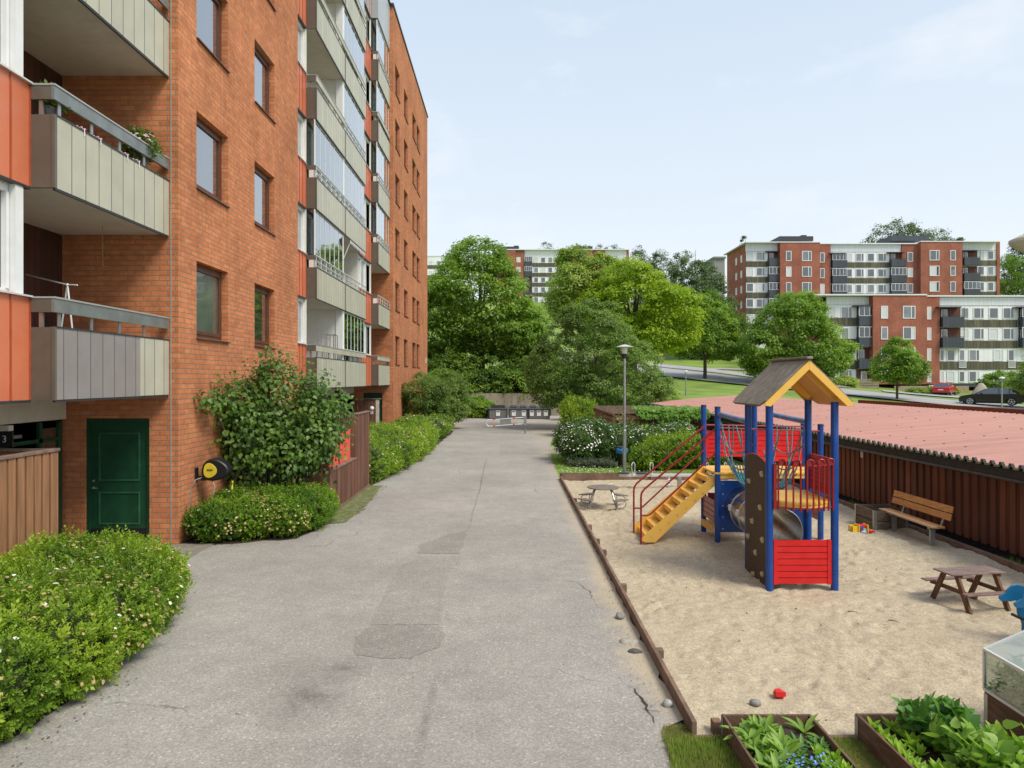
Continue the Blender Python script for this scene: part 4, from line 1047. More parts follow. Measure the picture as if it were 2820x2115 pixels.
for y in (11.45,11.0,10.55,10.07):
    t=(11.86-y)/1.8; b=MB(); b.tube([(4.08-.08*t+(TR+.004)*math.cos(a),y,.61-.05*t+(TR+.004)*math.sin(a)) for a in np.linspace(0,2*math.pi,33)[:-1]],.008,6,closed=True); part(tw,'tube_seam',b,m_alu,parent=tu,smooth=True)
for y in (11.45,11.0):
    t=(11.86-y)/1.8; b=MB(); x=4.08-.08*t-(TR+.012); b.box(x-.02,x+.025,y-.04,y+.04,.60,.70); part(tw,'seam_clamp',b,m_white,parent=tu,bevel=.01)
# stairs
st=MB(); x0,x1=2.33,3.60; z0,z1=0.0,1.19
for y in (11.86,12.50):
    dn=.085 if y<12 else -.01; b=MB(); P=[(x0-.02,.0),(x0-.02,.12-dn*.9),(x0+.10,.24-dn),(x1-.06,1.20-dn),(x1,1.20-dn),(x1,.98),(x0+.22,-.03),(x0+.05,-.03)]
    b.prism(P,y-.014,y+.014,'y'); part(tw,'stair_stringer',b,m_yellow,bevel=.003)
for i in range(8):
    t=(i+.35)/8; x=x0+.06+(x1-x0-.04)*t; z=.03+t*1.13; b=MB(); b.box(x-.07,x+.10,11.875,12.485,z,z+.03); b.box(x-.068,x-.045,11.88,12.48,z-.05,z-.001)
    part(tw,'stair_tread',b,m_yellow)
for y in (11.84,12.52):
    b=MB(); b.tube([(x0-.03,y,-.05),(x0-.03,y,.76),(x0-.02,y,.83),(x0+.03,y,.90),(3.58,y,1.93),(3.60,y,1.96)],.017,10)
    hr=part(tw,'handrail',b,m_redd,smooth=True)
    b=MB(); b.tube([(x0-.03,y,.44),(x0+.08,y,.44),(x0+.14,y,.47),(3.52,y,1.45),(3.59,y,1.52),(3.61,y,1.75)],.015,10); part(tw,'lower_rail',b,m_redd,parent=hr,smooth=True)

# ---- sandbox timber edging: each beam with its stakes
def edging(name,loc,label,boxes,stakes):
    t_=thing(name,loc,label,'edging','timber edging round the sand')
    r=random.Random(len(label))
    for bx in boxes: part(t_,'edge_beam',MB().box(*bx),m_timber,bevel=.006)
    for (x,y,z) in stakes: part(t_,'stake',MB().box(x-.035,x+.035,y-.04,y+.04,-.1,z),m_timber,bevel=.006)
edging('timber_edging',(1.46,12,0),'long brown timber board between the asphalt drive and the sand',[(1.440,1.482,5.36,7.35,-.05,.115),(1.442,1.484,7.36,12.2,-.05,.11),(1.440,1.482,12.21,19.06,-.05,.11)],
       [(1.53,15.6,.09),(1.53,12.8,.08),(1.53,11.7,.07),(1.53,10.9,.08),(1.53,9.05,.09),(1.53,6.9,.08)])
edging('timber_edging',(4.4,19.1,0),'dark brown timber board along the far side of the sand below the lawn',[(1.44,4.0,19.09,19.14,-.05,.19),(4.01,7.5,19.09,19.14,-.05,.188)],[(4.0,19.05,.17),(6.3,19.05,.17),(1.52,19.05,.19)])
edging('timber_edging',(7.46,12,0),'brown timber board along the foot of the red-brown garage wall',[(7.44,7.49,4.9,11.0,-.05,.10),(7.442,7.492,11.01,19.14,-.05,.10)],[(7.52,9.0,.05),(7.52,14,.05)])
edging('timber_edging',(1.7,5.33,0),'short grey timber piece joining the sand edge to the raised bed',[(1.45,3.9,5.30,5.345,-.05,.022)],[(1.65,5.42,.10)])
# ---- children's picnic tables
def hpart(t,name,mb,mat,**k): return lpart(t,name,mb,mat,**k)
pt=thing('picnic_table',(5.81,8.60,-.02),'small rectangular brown wooden picnic table with attached benches near the garage wall','picnic table','children picnic tables',rz=R(9))
m_pt=M('worn_brown_tabletop',(.20,.125,.105),.6,var=.3,scale=6,stretch=(1,8,1),dirt=(.42,.36,.33,.5),dscale=6); m_ptl=M('brown_leg_wood',(.135,.062,.030),.65,var=.3,stretch=(4,4,1))
for i in range(3): hpart(pt,'top_board',MB().box(-.385,.385,-.155+i*.104,-.053+i*.104,.40,.418),m_pt,bevel=.003)
for s in (-1,1):
    hpart(pt,'bench_board',MB().box(-.37,.37,s*.33-.05,s*.33+.05,.215,.232),m_pt,bevel=.003)
for xx in (-.27,.27):
    for s in (-1,1):
        b=MB(); b.beam((xx,s*.10,.398),(xx,s*.29,-.03),.03,.065,up=(1,0,0)); 
        b=MB(); P=[(s*.06,.398),(s*.125,.398),(s*.33,-.03),(s*.265,-.03)]; b.prism(P,xx-.018,xx+.018,'x'); hpart(pt,'leg',b,m_ptl,bevel=.003)
    hpart(pt,'cross_bar',MB().box(xx+.019,xx+.045,-.36,.36,.165,.213),m_ptl); hpart(pt,'top_bearer',MB().box(xx+.019,xx+.045,-.14,.14,.36,.399),m_ptl)
rt=thing('picnic_table',(2.08,15.0,0),'small round grey picnic table with four plank seats on curved steel legs near the drive','picnic table','children picnic tables',rz=R(-8))
b=MB(); b.lathe([(.345,0),(.35,.008),(.345,.022)],(0,0,.42),14); hpart(rt,'tabletop',b,m_woodgrey)
for k in range(4):
    a=k*math.pi/2+.785; c,s=math.cos(a),math.sin(a)
    b=MB(); b.tube([(c*.20,s*.20,.415),(c*.26,s*.26,.38),(c*.42,s*.42,.02),(c*.45,s*.45,-.05)],[.016,.02,.022,.02],8); hpart(rt,'leg',b,m_galv,smooth=True)
    b=MB(); P=[]
    for an in np.linspace(-.36,.36,7): P.append((.60*math.cos(a+an),.60*math.sin(a+an)))
    for an in np.linspace(.30,-.30,7): P.append((.43*math.cos(a+an),.43*math.sin(a+an)))
    b.prism(P,.205,.225,'z'); se=hpart(rt,'seat',b,m_woodgrey)
    for an in (-.22,.22):
        b=MB(); b.tube([(.40*math.cos(a+an*.4),.40*math.sin(a+an*.4),.02),(.50*math.cos(a+an),.50*math.sin(a+an),.03),(.57*math.cos(a+an),.57*math.sin(a+an),.08),(.58*math.cos(a+an),.58*math.sin(a+an),.15),(.52*math.cos(a+an),.52*math.sin(a+an),.204)],.009,7); hpart(rt,'seat_bracket',b,m_galv,parent=se,smooth=True)
# ---- bench by the garage
bn=thing('park_bench',(7.1,12.1,-.03),'orange-brown slatted bench with backrest on grey steel posts against the garage wall','bench',rz=0)
for x0 in (7.0,7.115): part(bn,'seat_board',MB().box(x0,x0+.105,11.28,12.92,.335,.365),m_wood if x0>7.1 else M('pale_seat_wood',(.55,.33,.19),.6,var=.2,stretch=(6,.8,6)),bevel=.005)
for k in range(2):
    z=.47+k*.125; x=7.265+k*.03; b=MB(); b.prism([(x,z),(x+.022,z-.004),(x+.047,z+.104),(x+.025,z+.108)],11.24,12.95,'y'); part(bn,'back_board',b,m_wood,bevel=.004)
for y in (11.42,12.55):
    b=MB(); b.box(7.05,7.13,y-.02,y+.02,-.1,.333); lg=part(bn,'leg',b,m_galv); b=MB(); b.box(7.02,7.20,y-.02,y+.02,.295,.334); b.beam((7.22,y,.31),(7.345,y,.66),.04,.012,up=(1,0,0)); part(bn,'back_support',b,m_galv,parent=lg)
# ---- pallet collar planter
pc=thing('planter_box',(7.08,13.0,0),'empty grey-brown wooden planter box with galvanised corner hinges beside the bench','planter')
m_pc=M('old_pallet_wood',(.12,.082,.056),.85,var=.35,scale=6,stretch=(1,1,6),dirt=(.24,.20,.17,.5))
for z in (0,.185):
    for bx in ((6.78,7.40,12.65,12.67),(6.78,7.40,13.33,13.35),(6.78,6.80,12.671,13.329),(7.38,7.40,12.671,13.329)): part(pc,'side_board',MB().box(*bx,z-.02,z+.178),m_pc)
for x in (6.775,7.405):
    for y in (12.645,13.355):
        b=MB(); sx=1 if x<7 else -1; sy=1 if y<13 else -1; b.box(x,x+sx*.05,y-sy*.003,y,-.02,.37); b.box(x-sx*.003,x,y,y+sy*.05,-.02,.37); part(pc,'corner_hinge',b,m_galv)
part(pc,'soil',MB().box(6.80,7.38,12.67,13.33,-.1,.05),m_soil)
# ---- four-seat spring seesaw
ss=thing('spring_seesaw',(4.41,17.6,0),'grey steel four-seat seesaw on springs at the far end of the sand','seesaw')
part(ss,'beam',MB().box(2.86,5.98,17.56,17.64,.30,.37),m_alu_w,bevel=.006)
part(ss,'centre_post',MB().box(4.36,4.46,17.55,17.65,-.1,.298),m_galv,bevel=.004)
for x in (2.97,3.44,5.38,5.85):
    b=MB(); b.lathe([(.12,0),(.155,.012),(.155,.024),(.13,.032)],(x,17.6,.372),18); part(ss,'seat',b,m_black,smooth=True)
    xx=x+.25 if x<4.4 else x-.25; b=MB(); b.tube([(xx-.02,17.57,.30),(xx-.055,17.52,.52)]+[(xx-.06*math.cos(a),17.6-.08*math.cos(a),.56+.10*math.sin(a)) for a in np.linspace(0.2,math.pi-.2,9)]+[(xx+.055,17.68,.52),(xx+.02,17.63,.30)],.015,8); part(ss,'handle_hoop',b,m_alu,smooth=True)
for x in (4.12,4.70):
    b=MB(); b.tube([(x+.05*math.cos(a),17.6+.05*math.sin(a),-.02+a*.0068) for a in np.linspace(0,2*math.pi*7,120)],.008,6); part(ss,'spring',b,m_alu,smooth=True)
# ---- blue dog rocker
dg=thing('spring_rocker',(5.62,7.2,0),'blue dog-shaped spring rocker cut from board at the right edge behind the cold frame','spring rocker')
m_dog=M('blue_rocker_board',(.010,.13,.29),.35,var=.08)
P=[(-.37,.475),(-.30,.52),(-.27,.56),(-.23,.595),(-.17,.605),(-.10,.59),(-.06,.55),(-.05,.50),(.0,.44),(.10,.40),(.30,.40),(.42,.42),(.50,.50),(.53,.49),(.48,.36),(.47,.22),(.50,.10),(.40,.10),(.36,.20),(.22,.24),(.04,.22),(-.02,.10),(-.12,.10),(-.12,.18),(-.14,.24),(-.17,.29),(-.175,.35),(-.165,.40),(-.17,.425),(-.20,.435),(-.25,.425),(-.29,.43),(-.34,.425),(-.365,.45)]
for y in (-.11,.11): b=MB(); b.prism(P,y-.012,y+.012,'y'); bd=lpart(dg,'side_board',b,m_dog,bevel=.005)
b=MB(); b.prism([(-.165,.555),(-.12,.565),(-.075,.54),(-.065,.46),(-.085,.415),(-.12,.40),(-.155,.42),(-.165,.47)],-.138,-.1235,'y'); lpart(dg,'ear',b,M('dark_blue_ear',(.008,.10,.23),.35),bevel=.004)
b=MB(); b.tube([(-.215,-.1225,.535),(-.215,-.128,.535)],.014,14); lpart(dg,'eye',b,m_black)
lpart(dg,'seat',MB().box(.02,.30,-.135,.135,.402,.425),m_dog,bevel=.006)
b=MB(); b.tube([(.2+.06*math.cos(a),.06*math.sin(a),-.05+a*.0075) for a in np.linspace(0,2*math.pi*6,110)],.012,6); lpart(dg,'spring',b,m_alu,smooth=True)
b=MB(); b.tube([(-.16,-.2,.255),(-.16,.2,.255)],.016,10); lpart(dg,'foot_rest',b,m_black,smooth=True)
b=MB(); b.tube([(-.10,-.18,.48),(-.10,.18,.48)],.014,10); lpart(dg,'handle',b,m_black,smooth=True)
lpart(dg,'spring_plate',MB().box(.08,.32,-.11,.11,.222,.235),m_galv)
# ---- toys
tk=thing('toy_truck',(6.42,12.53,0),'yellow and red plastic toy tipper truck lying on its side in the sand','toy')
m_ty=M('yellow_plastic',(.85,.55,.03),.3); m_tr=M('red_plastic',(.70,.02,.02),.3); m_tb=M('blue_plastic',(.05,.10,.55),.3); m_tl=M('pale_blue_plastic',(.30,.50,.60),.3)
b=MB(); b.box(6.27,6.29,12.46,12.60,0,.12); b.box(6.27,6.40,12.46,12.475,0,.12); b.box(6.27,6.40,12.59,12.605,0,.12); b.box(6.27,6.40,12.46,12.6,0,.014); part(tk,'tipper_body',b,m_ty,bevel=.005)
b=MB(); b.box(6.40,6.55,12.48,12.60,.02,.14); part(tk,'cab',b,m_tr,bevel=.02)
b=MB(); b.box(6.39,6.405,12.44,12.62,0,.15); part(tk,'frame',b,m_ty); b=MB(); b.box(6.55,6.565,12.44,12.62,0,.15); part(tk,'frame',b,m_ty)
for x,z in ((6.44,.10),(6.50,.06)):
    b=MB(); b.tube([(x,12.465,z),(x,12.44,z)],.028,14); part(tk,'wheel',b,m_tb if x<6.46 else m_tl,smooth=True)
b=MB(); b.sphere((6.47,12.43,.02),.045,12,sq=(1.2,.8,.7)); tag(b.build('toy_cup',m_tl,smooth=True),'pale blue plastic sand cup beside the toy truck','toy')
b=MB(); b.sphere((6.63,12.5,.02),.05,12,sq=(1.1,.8,.7)); b.tube([(6.66,12.5,.03),(6.72,12.5,.01)],.01,8); tag(b.build('toy_scoop',m_tr,smooth=True),'small red sand scoop at the corner of the planter box','toy')
b=MB(); b.lathe([(.045,0),(.05,.02),(.04,.05),(.015,.062)],(2.40,6.06,-.01),16); b.box(2.36,2.44,6.0,6.02,.01,.05); tag(b.build('toy_mould',m_tr,smooth=True),'red plastic sand mould half buried near the raised beds','toy')
def stone(name,x,y,r,z,label,mat,seed,cat='stone',sq=(1,1,.7),taper=0):
    b=MB(); b.sphere((0,0,0),r,16,sq=sq); b.v=[(a*(1-taper*(c/r+.3)),b2,c) for a,b2,c in b.v]; rr=random.Random(seed); o_=Vector((rr.uniform(0,50),)*3)
    b.v=[tuple(Vector(p)*(1+.22*mnoise.noise(Vector(p)/r*.9+o_)+.07*mnoise.noise(Vector(p)/r*3+o_))) for p in b.v]
    o=b.build(name,mat,smooth=True,angle=50); o.location=(x,y,z); tag(o,label,cat); return o
m_stone=M('grey_stone',(.24,.235,.225),.85,var=.35,scale=30,bump=.4)
x,y=gp(1708,1703); stone('stone',x,y,.055,.03,'grey stone resting against the left timber edge, middle of the drive side',m_stone,1)
x,y=gp(1733,1768); stone('stone',x,y,.09,.0,'flat pale stone in the washed-out sand by the timber edge',M('pale_stone',(.36,.33,.28),.9,var=.3,scale=30),2,sq=(1.2,1,.35))
x,y=gp(1748,1795); stone('stone',x,y,.06,.0,'dark broken stone touching the timber edge beside the pale one',M('dark_stone',(.10,.095,.085),.9,var=.3,scale=30),3,sq=(1.3,.8,.5))
x,y=gp(1839,1944); stone('stone',x,y,.045,.02,'round light grey stone near the front corner of the sand',M('light_stone',(.42,.42,.40),.8,var=.3,scale=30),4)
x,y=gp(2080,1942); stone('stone',x,y,.05,.02,'speckled grey stone in the sand behind the first raised bed',m_stone,5)
def stick(u,v,l,an,lab):
    x,y=gp(u,v); b=MB(); b.tube([(x-l/2*math.cos(an),y-l/2*math.sin(an),.012),(x,y+.006,.02),(x+l/2*math.cos(an),y+l/2*math.sin(an),.012)],[.006,.005,.003],6); tag(b.build('stick',m_bark,smooth=True),lab,'stick')
stick(2348,1688,.11,-.5,'short dark stick lying in the sand left of the other one'); stick(2461,1714,.12,-.7,'dark stick in the sand towards the blue rocker')
# ================================================================ foliage tools
def frames(N, rg, up=.0):
    """random tangent frames round the normals N (n,3) -> X,Y,Z unit arrays"""
    N=N/np.maximum(np.linalg.norm(N,axis=1,keepdims=True),1e-6)
    A=rg.normal(size=N.shape); A[:,2]+=up
    Y=A-N*np.sum(A*N,axis=1,keepdims=True); Y/=np.maximum(np.linalg.norm(Y,axis=1,keepdims=True),1e-6)
    X=np.cross(Y,N); return X,Y,N
def stamp(tv,tf,P,X,Y,Z,s):
    """copies of a small template (verts k,3; faces m,j) at the frames"""
    tv=np.asarray(tv,float); tf=np.asarray(tf,int); n=len(P); k=len(tv)
    s=np.broadcast_to(np.asarray(s,float),(n,))[:,None,None]
    V=P[:,None,:]+s*(tv[None,:,0:1]*X[:,None,:]+tv[None,:,1:2]*Y[:,None,:]+tv[None,:,2:3]*Z[:,None,:])
    F=tf[None]+ (np.arange(n)*k)[:,None,None]
    return V.reshape(-1,3),F.reshape(-1,tf.shape[1])
KITE=([(0,0,0),(.30,.45,.06),(0,1,-.05),(-.30,.45,.06)],[(0,1,2,3)])
ROUND=([(0,0,0),(.36,.35,.05),(.28,.8,.03),(0,1,-.04),(-.28,.8,.03),(-.36,.35,.05)],[(0,1,2,3),(0,3,4,5)])
def heart():
    return ([(0,0,0),(.34,.12,.03),(.42,.38,.07),(.25,.72,.03),(0,1.08,-.10),(-.25,.72,.03),(-.42,.38,.07),(-.34,.12,.03),(0,.45,-.02)],
            [(0,1,2,8),(8,2,3,4),(8,4,5,6),(0,8,6,7)])
HEART=heart()
def longleaf(w=.22,curl=.25):
    V=[];F=[]; st=[(0,.05),(.25,.75),(.5,1),(.75,.8),(1,.08)]
    for i,(y,q) in enumerate(st):
        z=-curl*y*y; V+=[(-w*q,y,z+.05*q),(0,y,z-.03*q),(w*q,y,z+.05*q)]
    for i in range(4):
        a=3*i; F+=[(a,a+1,a+4,a+3),(a+1,a+2,a+5,a+4)]
    return V,F
def shoot(rg,n=14,leaf=.30,tpl=KITE,length=1.0,spread=.9):
    """a leafy twig pointing along +Y(local) : returns template verts, faces"""
    Vs=[];Fs=[];b=0
    for i in range(n):
        t=(i+.5)/n; y=length*t; a=i*2.4; r=.02
        d=np.array([math.cos(a)*spread,.55+.5*t,math.sin(a)*spread]); d/=np.linalg.norm(d)
        nrm=np.array([-d[0]*.6,1.0,-d[2]*.6])+rg.normal(size=3)*.25; nrm-=d*nrm.dot(d); nrm/=np.linalg.norm(nrm); x=np.cross(d,nrm)
        p=np.array([math.cos(a)*r,y,math.sin(a)*r]); s=leaf*(1-.35*abs(t-.5)*2)*rg.uniform(.8,1.2)
        for v in tpl[0]: Vs.append(p+s*(v[0]*x+v[1]*d+v[2]*nrm))
        for f in tpl[1]: Fs.append([q+b for q in f])
        b+=len(tpl[0])
    return np.array(Vs),np.array(Fs)
def lump_surface(lumps,n,rg,zmin=.02,depth=.80):
    """points on the outside of a union of ellipsoids, with normals"""
    L_=np.array(lumps,float); ar=(L_[:,3]*L_[:,4]+L_[:,3]*L_[:,5]+L_[:,4]*L_[:,5]); pr=ar/ar.sum()
    idx=rg.choice(len(L_),size=int(n*2.2),p=pr); d=rg.normal(size=(len(idx),3)); d/=np.linalg.norm(d,axis=1,keepdims=True)
    R_=L_[idx,3:6]; P=L_[idx,:3]+d*R_; N=d/R_; N/=np.linalg.norm(N,axis=1,keepdims=True)
    keep=P[:,2]>zmin
    for q in L_:
        e=(((P-q[:3])/q[3:6])**2).sum(1); keep&=e>depth
    P,N=P[keep],N[keep]
    if len(P)>n: P,N=P[:n],N[:n]
    return P,N
def foliage_obj(name,chunks,mat,parent=None,off=(0,0,0)):
    Vs=[];Fs=[];Ts=[];b=0
    k=max(c[1].shape[1] for c in chunks)
    for V,F,T in chunks:
        Vs.append(V); Fs.append(F+b); Ts.append(T); b+=len(V)
    return arr_mesh(name,np.concatenate(Vs),np.concatenate(Fs),mat,np.concatenate(Ts),parent,off)
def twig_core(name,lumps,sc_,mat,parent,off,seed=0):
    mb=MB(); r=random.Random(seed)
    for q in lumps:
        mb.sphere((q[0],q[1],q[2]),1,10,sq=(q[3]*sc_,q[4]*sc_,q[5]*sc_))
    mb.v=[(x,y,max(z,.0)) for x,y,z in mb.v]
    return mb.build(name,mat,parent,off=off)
def shrub(name,loc,label,lumps,n,slen,leafmat_,seed,leaf=.30,tpl=KITE,nl=12,group=None,cat='shrub',flowers=None,core=.82,up=.5,tintbias=0,leafname='foliage',coremat=None,depth=.8,zmin=.03):
    """shrub built of leafy twigs over rounded lumps; flowers: list of (part, n, mat, size, zfrac)"""
    rg=np.random.default_rng(seed)
    t=thing(name,loc,label,cat,group)
    P,N=lump_surface(lumps,n,rg,zmin,depth)
    sub=rg.uniform(.0,.16,size=len(P))[:,None]; P=P-N*sub*np.minimum(1,slen*6)
    D=N+np.array([0,0,up])+rg.normal(size=N.shape)*.35; D/=np.linalg.norm(D,axis=1,keepdims=True)
    chunks=[]; var=5; big=fbm(P[:,0]+50,P[:,1]+P[:,2]*.7+50,1.6,seed+3)
    for v in range(var):
        m_=np.arange(len(P))%var==v
        if not m_.any(): continue
        tv,tf=shoot(rg,nl,leaf,tpl)
        A=rg.normal(size=(m_.sum(),3)); X=np.cross(D[m_],A); X/=np.linalg.norm(X,axis=1,keepdims=True); Z=np.cross(X,D[m_])
        V,F=stamp(tv,tf,P[m_]-D[m_]*slen*.6,X,D[m_],Z,slen*np.where(rg.random(m_.sum())<.04,1.9,rg.uniform(.7,1.25,size=m_.sum())))
        base=np.clip(.5+tintbias+big[m_]*.7+rg.normal(size=m_.sum())*.13,0,1)
        along=np.linspace(-.12,.16,nl); T=(base[:,None]+along[None]+rg.normal(size=(m_.sum(),nl))*.08)
        T=np.repeat(T.reshape(-1),len(tpl[0])); chunks.append((V,F,np.clip(T,0,1)))
    foliage_obj(leafname,chunks,leafmat_,t,loc)
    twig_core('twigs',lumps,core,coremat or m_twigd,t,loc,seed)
    for (pn,nf,mat,size,zmin_) in (flowers or []):
        Pf,Nf=lump_surface(lumps,nf*3,rg,zmin_,depth+.08)
        if len(Pf)==0: continue
        # clustered
        cc=Pf[rg.choice(len(Pf),size=max(1,nf//22))]; dd=np.linalg.norm(Pf[:,None]-cc[None],axis=2).min(1); pr=np.exp(-(dd/.17)**2)+.03; pr/=pr.sum()
        k=min(nf,len(Pf)); ix=rg.choice(len(Pf),size=k,replace=False,p=pr); Pf=Pf[ix]+Nf[ix]*slen*.25; Nn=Nf[ix]+np.array([0,0,.8])
        fl=[];ff=[]
        for q in range(9):
            a=q*2.4; r=.42*math.sqrt(q/8); c=np.array([r*math.cos(a),r*math.sin(a),.18-.3*r*r]); 
            b=len(fl)
            for (x,y) in ((.24,0),(0,.24),(-.24,0),(0,-.24)): fl.append((c[0]+x,c[1]+y,c[2]+.03*(x-y)))
            ff.append((b,b+1,b+2,b+3))
        X,Y,Z=frames(Nn,rg); V,F=stamp(fl,ff,Pf,X,Y,Z,size*rg.uniform(.6,1.2,size=k))
        arr_mesh(pn,V,F,mat,None,t,loc)
    return t
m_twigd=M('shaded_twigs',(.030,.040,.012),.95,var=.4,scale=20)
m_spirea=leafmat('spirea_leaf',(.088,.162,.016),(.20,.325,.028),(.38,.48,.045),.4)
m_spirea2=leafmat('spirea_leaf_dark',(.05,.115,.014),(.12,.235,.020),(.25,.38,.03),.38)
m_lilac=leafmat('lilac_leaf',(.045,.10,.020),(.10,.19,.032),(.20,.31,.055),.3,.4)
m_rose=leafmat('rose_leaf',(.03,.075,.018),(.07,.14,.03),(.15,.24,.055),.3)
m_lime=leafmat('lime_leaf',(.10,.18,.014),(.21,.33,.024),(.38,.47,.04),.4)
m_white_fl=M('white_petals',(.80,.79,.74),.7,var=.06); m_tan_fl=M('faded_flowers',(.44,.31,.15),.8,var=.3,scale=30); m_pink_fl=M('pinkish_flowers',(.62,.45,.38),.8,var=.3,scale=20)
def row(pts,w,h,n,seed,jit=.12,base=.5):
    """lumps along a polyline: w half width, h height"""
    r=random.Random(seed); P=np.array(pts,float); seg=np.linalg.norm(np.diff(P,axis=0),axis=1); cs=np.concatenate([[0],np.cumsum(seg)]); out=[]
    for i in range(n):
        s=cs[-1]*(i+.5)/n; k=min(len(seg)-1,np.searchsorted(cs,s,'right')-1); t=(s-cs[k])/seg[k]; c=P[k]+(P[k+1]-P[k])*t
        ww=w*r.uniform(.85,1.15); hh=h*r.uniform(.88,1.1)
        out.append((c[0]+r.uniform(-jit,jit),c[1]+r.uniform(-jit,jit),hh*base,ww,ww*r.uniform(.9,1.2),hh*(1-base)))
    return out
# ---- the hedges along the building
r_=random.Random(4); lum=[]
for (x,y) in ((-4.35,4.0),(-4.45,4.7),(-4.4,5.4),(-4.35,6.1),(-4.35,6.8),(-4.45,7.5),(-4.6,8.1),(-5.1,4.3),(-5.2,5.2),(-5.15,6.1),(-5.2,7.0),(-5.3,7.9),(-5.1,8.5),(-4.9,3.4),(-4.5,3.3)):
    s=r_.uniform(.92,1.08); lum.append((x+.06,y,.38,.72*s,.72*s,r_.uniform(.46,.60)))
shrub('spirea_shrub',(-4.7,6,0),'broad near green shrub with white and faded tan flower clusters below the wooden entrance screen',lum,19000,.105,m_spirea,21,leaf=.34,nl=12,flowers=[('white_flowers',120,m_white_fl,.040,.35),('faded_flowers',1000,m_tan_fl,.034,.15)],core=.76,depth=.7)
lum=[]
for (x,y,s) in ((-5.3,11.85,.62),(-5.05,11.9,.88),(-4.6,12.1,.9),(-4.15,12.3,.95),(-3.85,12.75,1.0),(-3.85,13.35,1.0),(-4.5,12.9,1.05),(-5.1,12.6,1.0),(-5.2,13.3,1),(-4.5,13.5,1),(-3.95,12.2,.75)):
    lum.append((x,y,.34,.52*s,.50*s,.42*s))
shrub('spirea_shrub',(-4.5,12.7,0),'dark green flowering shrub filling the corner under the hose reel and the lilac',lum,9000,.10,m_spirea2,22,leaf=.32,nl=12,flowers=[('white_flowers',40,m_white_fl,.04,.3),('faded_flowers',500,m_tan_fl,.038,.15)],core=.76,depth=.7)
lum=row([(-4.2,18.4),(-3.9,21),(-3.68,24),(-3.48,27.2)],.80,1.12,13,5,base=.42)+row([(-4.9,19),(-4.7,23),(-4.4,27)],.7,1.2,8,6)
shrub('spirea_shrub',(-4.1,22.5,0),'long bright green hedge-like shrub beyond the brown terrace fence',lum,11000,.15,m_spirea,23,leaf=.34,nl=10,flowers=[('faded_flowers',260,m_pink_fl,.05,.4),('white_flowers',60,m_white_fl,.05,.4)],core=.88)
lum=row([(-3.75,29),(-3.65,32.5),(-3.6,36.8)],.72,1.0,9,7)+row([(-4.4,29),(-4.3,36)],.7,1.1,5,8)
shrub('spirea_shrub',(-3.7,33,0),'green shrub with pinkish flowers below the two round trees at the far brick wing',lum,5000,.17,m_spirea2,24,leaf=.36,nl=9,tintbias=.12,flowers=[('pinkish_flowers',420,m_pink_fl,.07,.45)],core=.88)
# roses, forsythia and lime-green shrub beyond the sand
rl_=[(2.35,22.6,.62,.62,.6,.55),(2.9,23.0,.72,.7,.7,.65),(2.2,23.6,.7,.65,.7,.60),(3.2,23.8,.75,.6,.7,.62),(2.8,24.6,.8,.8,.8,.60)]
shrub('rose_bush',(2.7,23.3,0),'rose bush full of white blooms beside the drive, left of the street lamp',rl_,4200,.16,m_rose,31,leaf=.36,nl=9,cat='rose bush',flowers=[('white_blooms',420,m_white_fl,.052,.5)],group='white rose bushes')
rl_=[(3.85,23.3,.55,.6,.6,.5),(4.5,23.6,.6,.65,.65,.52),(5.1,24.0,.62,.6,.65,.5),(4.2,24.6,.7,.8,.7,.52)]
shrub('rose_bush',(4.4,23.8,0),'white flowering rose bush behind the street lamp and the waste bin',rl_,3800,.16,m_rose,32,leaf=.36,nl=9,cat='rose bush',flowers=[('white_blooms',330,m_white_fl,.052,.45)],group='white rose bushes')
rl_=[(5.7,24.6,.7,.6,.6,.5),(6.3,25.0,.72,.6,.6,.5),(5.95,24.0,.6,.6,.5,.5)]
shrub('rose_bush',(6.0,24.5,0),'white flowering rose bush under the vine trellis, farthest from the drive',rl_,2600,.16,m_rose,33,leaf=.36,nl=9,cat='rose bush',flowers=[('white_blooms',200,m_white_fl,.052,.55)],group='white rose bushes')
rl_=[(4.15,21.1,.32,.42,.45,.42),(4.7,21.3,.40,.5,.5,.5),(5.3,21.5,.5,.55,.5,.55),(5.9,21.6,.5,.55,.5,.55),(6.5,21.8,.5,.5,.5,.5),(4.9,22.1,.5,.6,.5,.5),(5.7,22.3,.6,.6,.5,.5)]
shrub('lime_green_shrub',(5.3,21.6,0),'loose lime green shrub behind the stairs of the play tower',rl_,3600,.19,m_lime,34,leaf=.32,nl=9,up=1.0)
shrub('low_plants',(3.0,21.6,0),'low grey-green lavender-like plants in front of the first rose bush',[(2.6,21.9,.05,.35,.25,.22),(3.1,21.8,.06,.4,.25,.2),(2.2,22.1,.05,.3,.25,.22)],900,.14,leafmat('grey_leaf',(.05,.075,.05),(.10,.13,.09),(.2,.22,.18),.2),35,leaf=.25,nl=8,up=1.2,cat='plant')
shrub('yellow_green_shrub',(3.2,34,0),'yellow-green climbing shrub over a dark post where the drive bends right',[(3.1,33.3,.8,.55,.6,.8),(3.5,33.6,1.1,.7,.6,.75),(3.1,34,1.25,.5,.6,.7),(3.9,33.9,1.2,.6,.6,.6)],3200,.2,m_lime,36,leaf=.30,nl=9,tintbias=-.05)
